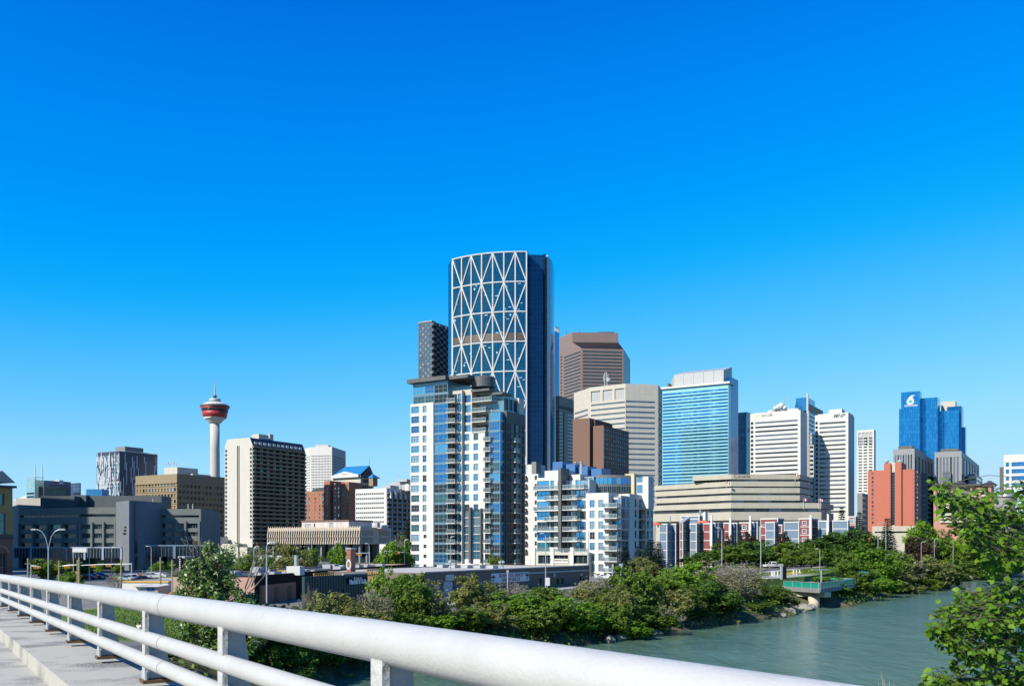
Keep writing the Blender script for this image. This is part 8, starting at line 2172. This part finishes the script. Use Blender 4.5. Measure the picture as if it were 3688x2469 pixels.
# ---------------------------------------------------------------- cars
CARP={}
def car(kind,paint,x,y,rz,label,z=GZ,group='parked cars'):
    e=empty('pickup_truck' if kind=='pickup' else 'parked_car',(x,y,z),rz,label,'pickup truck' if kind=='pickup' else 'car',group)
    if kind not in CARP:
        L_,Wd=(5.6,1.95) if kind=='pickup' else (4.5,1.8)
        if kind=='pickup': low=[(-2.8,.5),(2.8,.45),(2.8,.95),(1.7,1.12),(1.1,1.15),(.6,1.85),(-.7,1.85),(-.75,1.15),(-2.8,1.15)]; glass=[(.55,1.74),(.98,1.2),(-.6,1.2),(-.6,1.74)]
        elif kind=='suv': low=[(-2.25,.42),(2.25,.42),(2.25,.95),(1.3,1.1),(.7,1.68),(-1.9,1.7),(-2.2,1.1)]; glass=[(.62,1.58),(1.08,1.12),(-2.0,1.12),(-1.8,1.58)]
        else: low=[(-2.25,.35),(2.25,.35),(2.25,.72),(1.25,.92),(.45,1.42),(-.95,1.43),(-1.7,1.0),(-2.25,.95)]; glass=[(.38,1.34),(.98,.95),(-1.5,.97),(-.9,1.35)]
        def ext(prof,y0,y1,inset=0):
            m=MB(); a=[Vector((px,y0,pz)) for px,pz in prof]; b=[Vector((px,y1,pz)) for px,pz in prof]; 
            m.face(a); m.face(b[::-1])
            for i in range(len(prof)): j=(i+1)%len(prof); m.face([a[j],a[i],b[i],b[j]])
            return m
        body=ext(low,-Wd/2,Wd/2)
        for k,v in enumerate(body.v):
            if v[2]>1.25: body.v[k]=(v[0],v[1]*.82,v[2])
        gl=MB()
        for s in (-1,1):
            pts=[Vector((px,s*(Wd/2+.006 if pz<1.25 else Wd/2*.82+.02),pz)) for px,pz in glass]; gl.face(pts if s<0 else pts[::-1])
        ws=[(low[4][0]+.02,low[4][1]-.08),(low[3][0]+.02,low[3][1]+.04)] if kind!='pickup' else [(.66,1.78),(1.12,1.2)]
        gl.face([(ws[1][0],-.72,ws[1][1]),(ws[1][0],.72,ws[1][1]),(ws[0][0]+.02,.6,ws[0][1]),(ws[0][0]+.02,-.6,ws[0][1])])
        wh=MB(); n=16
        ring=[(.33*math.cos(2*math.pi*i/n),.33*math.sin(2*math.pi*i/n)) for i in range(n)]
        wh.face([(a,-.11,b) for a,b in ring]); wh.face([(a,.11,b) for a,b in ring][::-1])
        for i in range(n): j=(i+1)%n; wh.face([(ring[j][0],-.11,ring[j][1]),(ring[i][0],-.11,ring[i][1]),(ring[i][0],.11,ring[i][1]),(ring[j][0],.11,ring[j][1])])
        hub=MB(); hub.tube([(0,-.12,0),(0,.12,0)],.2,14)
        hl=MB(); hl.box(0,.05,-.22,.22,-.09,.09)
        CARP[kind]=(body,gl.mesh('windows',M['gl_dark']),wh.mesh('wheel',M['black']),hub.mesh('rim',M['lgrey']),hl.mesh('headlight',M['lampglass']),L_,Wd,low[2][1])
    body,gl,wh,hub,hl,L_,Wd,hz_=CARP[kind]
    body.build('body',paint,e); link('windows',gl,e)
    for sx in (-1,1):
        for sy in (-1,1):
            w=link('wheel',wh,e,(sx*L_*.31,sy*(Wd/2-.1),.33)); link('rim',hub,w)
    for sy in (-1,1): link('headlight',hl,e,(L_/2-.01,sy*(Wd/2-.35),hz_-.14))
def paint(n,c): return mat('car_paint_'+n,c,.25,.1,var=0)
pw,ps_,pr_2,po,pk,pb=paint('white',(.75,.76,.78)),paint('silver',(.42,.45,.48)),paint('red',(.5,.02,.02)),paint('orange',(.7,.16,.02)),paint('black',(.02,.022,.025)),paint('blue',(.02,.09,.35))
def carat(kind,p,u,v,rz,l,z=GZ): q=on_plane(d(u),d(v),z); car(kind,p,q.x,q.y,rz,l,z)
carat('suv',pw,293,1328,math.radians(200),'white car parked left of the orange car, before the college')
carat('sedan',po,312,1327,math.radians(215),'orange car parked beside the white one before the college')
carat('sedan',pk,322,1330,math.radians(215),'black car parked just right of the orange car')
carat('suv',ps_,345,1322,math.radians(190),'silver car behind the wire fence, left of two')
carat('sedan',pw,360,1322,math.radians(190),'white car behind the wire fence, right of two')
carat('sedan',pr_2,198,1324,0,'left of two red cars before the college entrance'); carat('sedan',pr_2,212,1323,math.radians(10),'right of two red cars before the college entrance'); carat('sedan',pb,229,1321,math.radians(12),'blue car right of the red cars')
carat('sedan',pw,1382,1324,math.radians(170),'white car parked at the lower condominium\'s corner')
q=on_plane(d(1768),d(1298),5.2); car('pickup',pw,q.x,q.y,math.radians(195),'white pickup truck on the park road by the orange barrier',5.22)
q=on_plane(d(1866),d(1290),5.2); car('suv',pb,q.x,q.y,math.radians(25),'dark blue car on the park road under the young tree',5.22)
q=on_plane(d(1826),d(1294),5.2); car('sedan',pk,q.x,q.y,math.radians(15),'black car on the park road between the two young trees',5.22)
for i,(x,p,k,l) in enumerate(((-88,ps_,'suv','silver car on the raised street, left of three before the library'),(-82.5,pk,'sedan','dark car on the raised street, middle of three before the library'),(-77,ps_,'sedan','silver car on the raised street beside the brick chimney'),(-58,pb,'suv','blue car behind the street fence, left of the tall condo tower'),(-65,pw,'sedan','white car behind the street fence, left of the blue one'))): car(k,p,x,268+2*(i%2),math.radians(8),l,5.3)
# ---------------------------------------------------------------- park details on the terrace
og=mat('orange_barrier_mesh',(.75,.14,.03),.6,var=.1)
for (ua,ub,v,l) in ((1783,1802,1297,'orange mesh barrier behind the white pickup truck'),(1815,1822,1297,'orange mesh barrier between the two young trees')):
    a,b=on_plane(d(ua),d(v),5.2),on_plane(d(ub),d(v-1),5.2); e=empty('construction_barrier',a,0,l,'barrier','orange barriers'); L_=b-a; t=MB(); t.obox((0,0,.1),L_,(0,.05,0),(0,0,1.15)); t.build('mesh_panel',og,e)
    t=MB(); [t.obox(L_*f,(.08,0,0),(0,.08,0),(0,0,1.4)) for f in (0,.5,.98)]; t.build('post',M['steel'],e)
a=on_plane(ku(13,650),kv(13,1332),5.2); e=empty('information_pillar',a,.2,'tall dark information pillar on the plaza left of the overlook','sign'); h=PZ(kv(13,1085),a.y)-5.2; t=MB(); t.box(-.42,.42,-.16,.16,0,h); t.build('panel',M['black'],e); t=MB(); t.box(-.75,-.43,-.2,.2,0,h+.05); t.build('side_panel',M['lgrey'],e)
for i,(x,y) in enumerate(((415,1270),(440,1272),(470,1274),(528,1274),(825,1240),(882,1240),(942,1238),(1388,1075))):
    a=on_plane(ku(13,x),kv(13,y),5.2); e=empty('bollard',a,0,'white bollard by the young trees on the park road' if i==7 else 'white bollard on the plaza behind the overlook','bollard','white bollards'); t=MB(); t.tube([(0,0,0),(0,0,.95)],.16,10); t.lathe((0,0,.95),[(.16,0),(.1,.09),(.02,.12)],10); t.build('post',M['whitetrim'],e)
def scatter(name,poly,n,size,z,mt,h=.25):
    t=MB()
    for _ in range(n):
        x,y=poly_sample(poly); q=on_plane(d(x),d(y),z); p=Vector((q.x,q.y,z+R.uniform(.03,h))); leafquad(t,p,size*R.uniform(.6,1.3),Vector((R.uniform(-.6,.6),R.uniform(-.6,.6),1)))
    return tag(t.build(name,mt),kind='stuff')
scatter('yellow_flowers',[(1780,1313),(1850,1303.5),(1866,1302),(1866,1305.5),(1790,1316)],1500,.22,5.2,mat('yellow_petals',(.65,.50,.03),.7,var=.1))
scatter('ground_cover_leaves',[(1795,1309),(1860,1300.5),(1935,1296),(1960,1299),(1900,1309),(1868,1310)],2600,.3,5.2,M['leaf_mid'],.5)
def grassy(name,poly,n,z): 
    t=MB()
    for _ in range(n):
        x,y=poly_sample(poly); q=on_plane(d(x),d(y),z); a=R.uniform(0,6.28); w=Vector((math.cos(a),math.sin(a),0))*.045; hh=R.uniform(.08,.26); t.face([q-w,q+w,q+w*.2+Vector((R.uniform(-.08,.08),R.uniform(-.08,.08),hh))])
    return tag(t.build(name,mat('grass_blades',(.10,.18,.02),.8,var=.3,scale=.4)),kind='stuff')
grassy('lawn_grass',[(150,1402),(400,1370),(470,1372),(460,1464),(240,1462)],16000,GZ)
# rocks along the water
rk=mat('river_rock',(.26,.24,.21),.9,var=.25,scale=1.2)
def rock(x,y,z,s,label):
    m=MB(); n=8
    prof=[(.3,-.5),(.85,-.25),(1.0,.05),(.75,.38),(.35,.55)]; m.lathe((0,0,0),[(r*s,zz*s) for r,zz in prof],9)
    m.v=[(a*(1+R.uniform(-.25,.25)),b*(1+R.uniform(-.25,.25))*.8,c*(1+R.uniform(-.3,.3))) for a,b,c in m.v]; o=m.build('boulder',rk); o.location=(x,y,z); o.rotation_euler=(0,0,R.uniform(0,6)); tag(o,label,'rock','boulders along the water line')
for u,v,s,l in ((1805,1402,1.5,'grey boulder under the overlook\'s left edge, at the water'),(1818,1398,1.1,'small grey boulder left of the overlook column'),(1838,1392,1.7,'boulder at the foot of the overlook column'),(1855,1391,1.2,'flat boulder right of the overlook column'),(1788,1408,.9,'small boulder at the water below the dark overlook shrub'),(1420,1459,1.0,'boulder at the water left of the yellow-green low shrub'),(1395,1463,.9,'boulder at the water just above the rail'),(1500,1449,.9,'boulder at the water under the drooping shrub'),(2210,1323,1.8,'pale boulder on the gravel beach, left'),(2225,1320,1.6,'pale boulder on the gravel beach, right'),(1955,1374,1.0,'boulder at the water right of the overlook'),(2065,1350,1.1,'boulder at the water below the thicket')):
    q=on_plane(d(u),d(v),0.2); rock(q.x,q.y,.25,s,l)
a=on_plane(ku(26,705),kv(26,665),4.2); e=empty('blue_tarpaulin',(PX(ku(26,705),203),203,3.0),0,'bright blue tarpaulin shelter hidden in the bank thicket','tarpaulin')
t=MB(); z1=PZ(kv(26,628),203)-3.0; z0=z1-1.0
for i in range(6):
    a0_,a1_=math.pi*i/6,math.pi*(i+1)/6; f=lambda a,y:(-.8*math.cos(a)+R.uniform(-.1,.1),y,z0+(z1-z0)*math.sin(a)); t.face([f(a0_,-1.2),f(a1_,-1.2),f(a1_,1.2),f(a0_,1.2)]); 
    t.face([f(a0_,-1.21),(0,-1.15,z0),f(a1_,-1.21)])
t.tube([(-.9,0,-.3),(-.9,0,z0+.4)],.05,5); t.build('sheet',mat('blue_tarp',(.01,.22,.62),.4,var=.1),e)
# gravel beach and banner, cone
gb=MB(); pts=[on_plane(d(u),d(v),.3) for u,v in ((2195,1329),(2240,1321),(2275,1312),(2270,1306),(2225,1311))]; gb.face([(p.x,p.y,.36) for p in pts]); struct('gravel_beach',gb,M['gravel'])
q=on_plane(ku(11,1625),kv(11,1222),GZ); e=empty('traffic_cone',(PX(ku(11,1618),126),126,GZ),0,'orange safety panel beside the pink brick wall, just above the rail','barrier'); h=PZ(kv(11,1155),126)-GZ; t=MB(); t.prism([(-.35,-.05),(.3,-.05),(.3,.05),(-.35,.05)],0,[h-.7,h,h,h-.7]); t.build('panel',og,e)
bl_=mat('blue_banner',(.01,.17,.58),.5,var=.05)
q=Vector((PX(ku(1,0)+1608/3.0816,84),84,GZ)); e=empty('banner_post',q,0,'tall blue banner post on the river path, seen between the rails','banner'); zt=PZ(2000+745/3.0816,84)-GZ; t=MB(); t.tube([(0,0,0),(0,0,zt)],.09,8); t.build('pole',bl_,e); t=MB(); t.box(-.22,.22,-.06,.06,.2,PZ(2000+905/3.0816,84)-GZ); t.build('banner',bl_,e); t=MB(); t.lathe((0,0,zt-.35),[(.08,0),(.2,.15),(.12,.35),(.16,.42),(.03,.5)],8); t.build('finial',bl_,e)
# person on the path
def person():
    x=PX(2000*0+ku(0,0)+1545/3.0816,82); e=empty('person',(x,82,GZ+.02),math.radians(160),'person in a white top and dark shorts on the river path','person')
    skin=mat('skin',(.45,.26,.18),.6,var=.05)
    import bmesh
    def skinmesh(name,verts,edges,rad,mt,root=0,sub=2):
        me=bpy.data.meshes.new(name); me.from_pydata(verts,edges,[]); o=bpy.data.objects.new(name,me); COL.objects.link(o); o.parent=e
        sm=o.modifiers.new('skin','SKIN'); 
        for i,r in enumerate(rad): me.skin_vertices[0].data[i].radius=(r,r)
        me.skin_vertices[0].data[root].use_root=True
        s_=o.modifiers.new('sub','SUBSURF'); s_.levels=sub; s_.render_levels=sub; me.materials.append(mt); return o
    V=[(0,0,.95),(0,0,1.15),(0,0,1.38),(0,.01,1.47),(0,.02,1.56),(0,.02,1.66),(.2,0,1.40),(.26,-.03,1.13),(.25,.12,.90),(-.2,0,1.40),(-.26,.04,1.13),(-.24,.16,.92),(.1,0,.90),(.11,.10,.50),(.11,.02,.08),(.11,.16,.04),(-.1,0,.90),(-.11,-.06,.50),(-.11,-.22,.10),(-.11,-.08,.04)]
    Ed=[(0,1),(1,2),(2,3),(3,4),(4,5),(2,6),(6,7),(7,8),(2,9),(9,10),(10,11),(0,12),(12,13),(13,14),(14,15),(0,16),(16,17),(17,18),(18,19)]
    Rd=[.13,.125,.14,.055,.085,.075,.06,.045,.03,.06,.045,.03,.095,.065,.042,.032,.095,.065,.042,.032]
    skinmesh('body',V,Ed,Rd,skin)
    skinmesh('white_top',[(0,0,.98),(0,0,1.15),(0,0,1.36),(.2,0,1.40),(.24,-.02,1.22),(-.2,0,1.40),(-.24,.03,1.22)],[(0,1),(1,2),(2,3),(3,4),(2,5),(5,6)],[.15,.145,.165,.085,.07,.085,.07],M['whitetrim'])
    skinmesh('shorts',[(0,0,.97),(.1,0,.88),(.11,.06,.62),(-.1,0,.88),(-.11,-.04,.62)],[(0,1),(1,2),(0,3),(3,4)],[.155,.115,.095,.115,.095],M['dgrey'])
    h=MB(); h.lathe((0,-.0,1.60),[(.09,0),(.105,.06),(.09,.13),(.03,.17)],12); h.build('hair',mat('dark_hair',(.04,.025,.015),.6,var=.1),e,True)
    f=MB(); f.box(-.045,-.02,.10,.112,1.60,1.612); f.box(.02,.045,.10,.112,1.60,1.612); f.box(-.025,.025,.098,.108,1.535,1.545); f.box(-.012,.012,.10,.125,1.565,1.595); f.build('face',M['dark'],e)
    for s,hx,hy,hz_ in ((1,.25,.12,.88),(-1,-.24,.16,.90)):
        for k in range(5):
            dx=(k-2)*.016; skinmesh('finger',[(hx+dx,hy,hz_),(hx+dx*1.3,hy+.02,hz_-.05),(hx+dx*1.2,hy+.04,hz_-.085)],[(0,1),(1,2)],[.009,.008,.007],skin,0,1)
person()
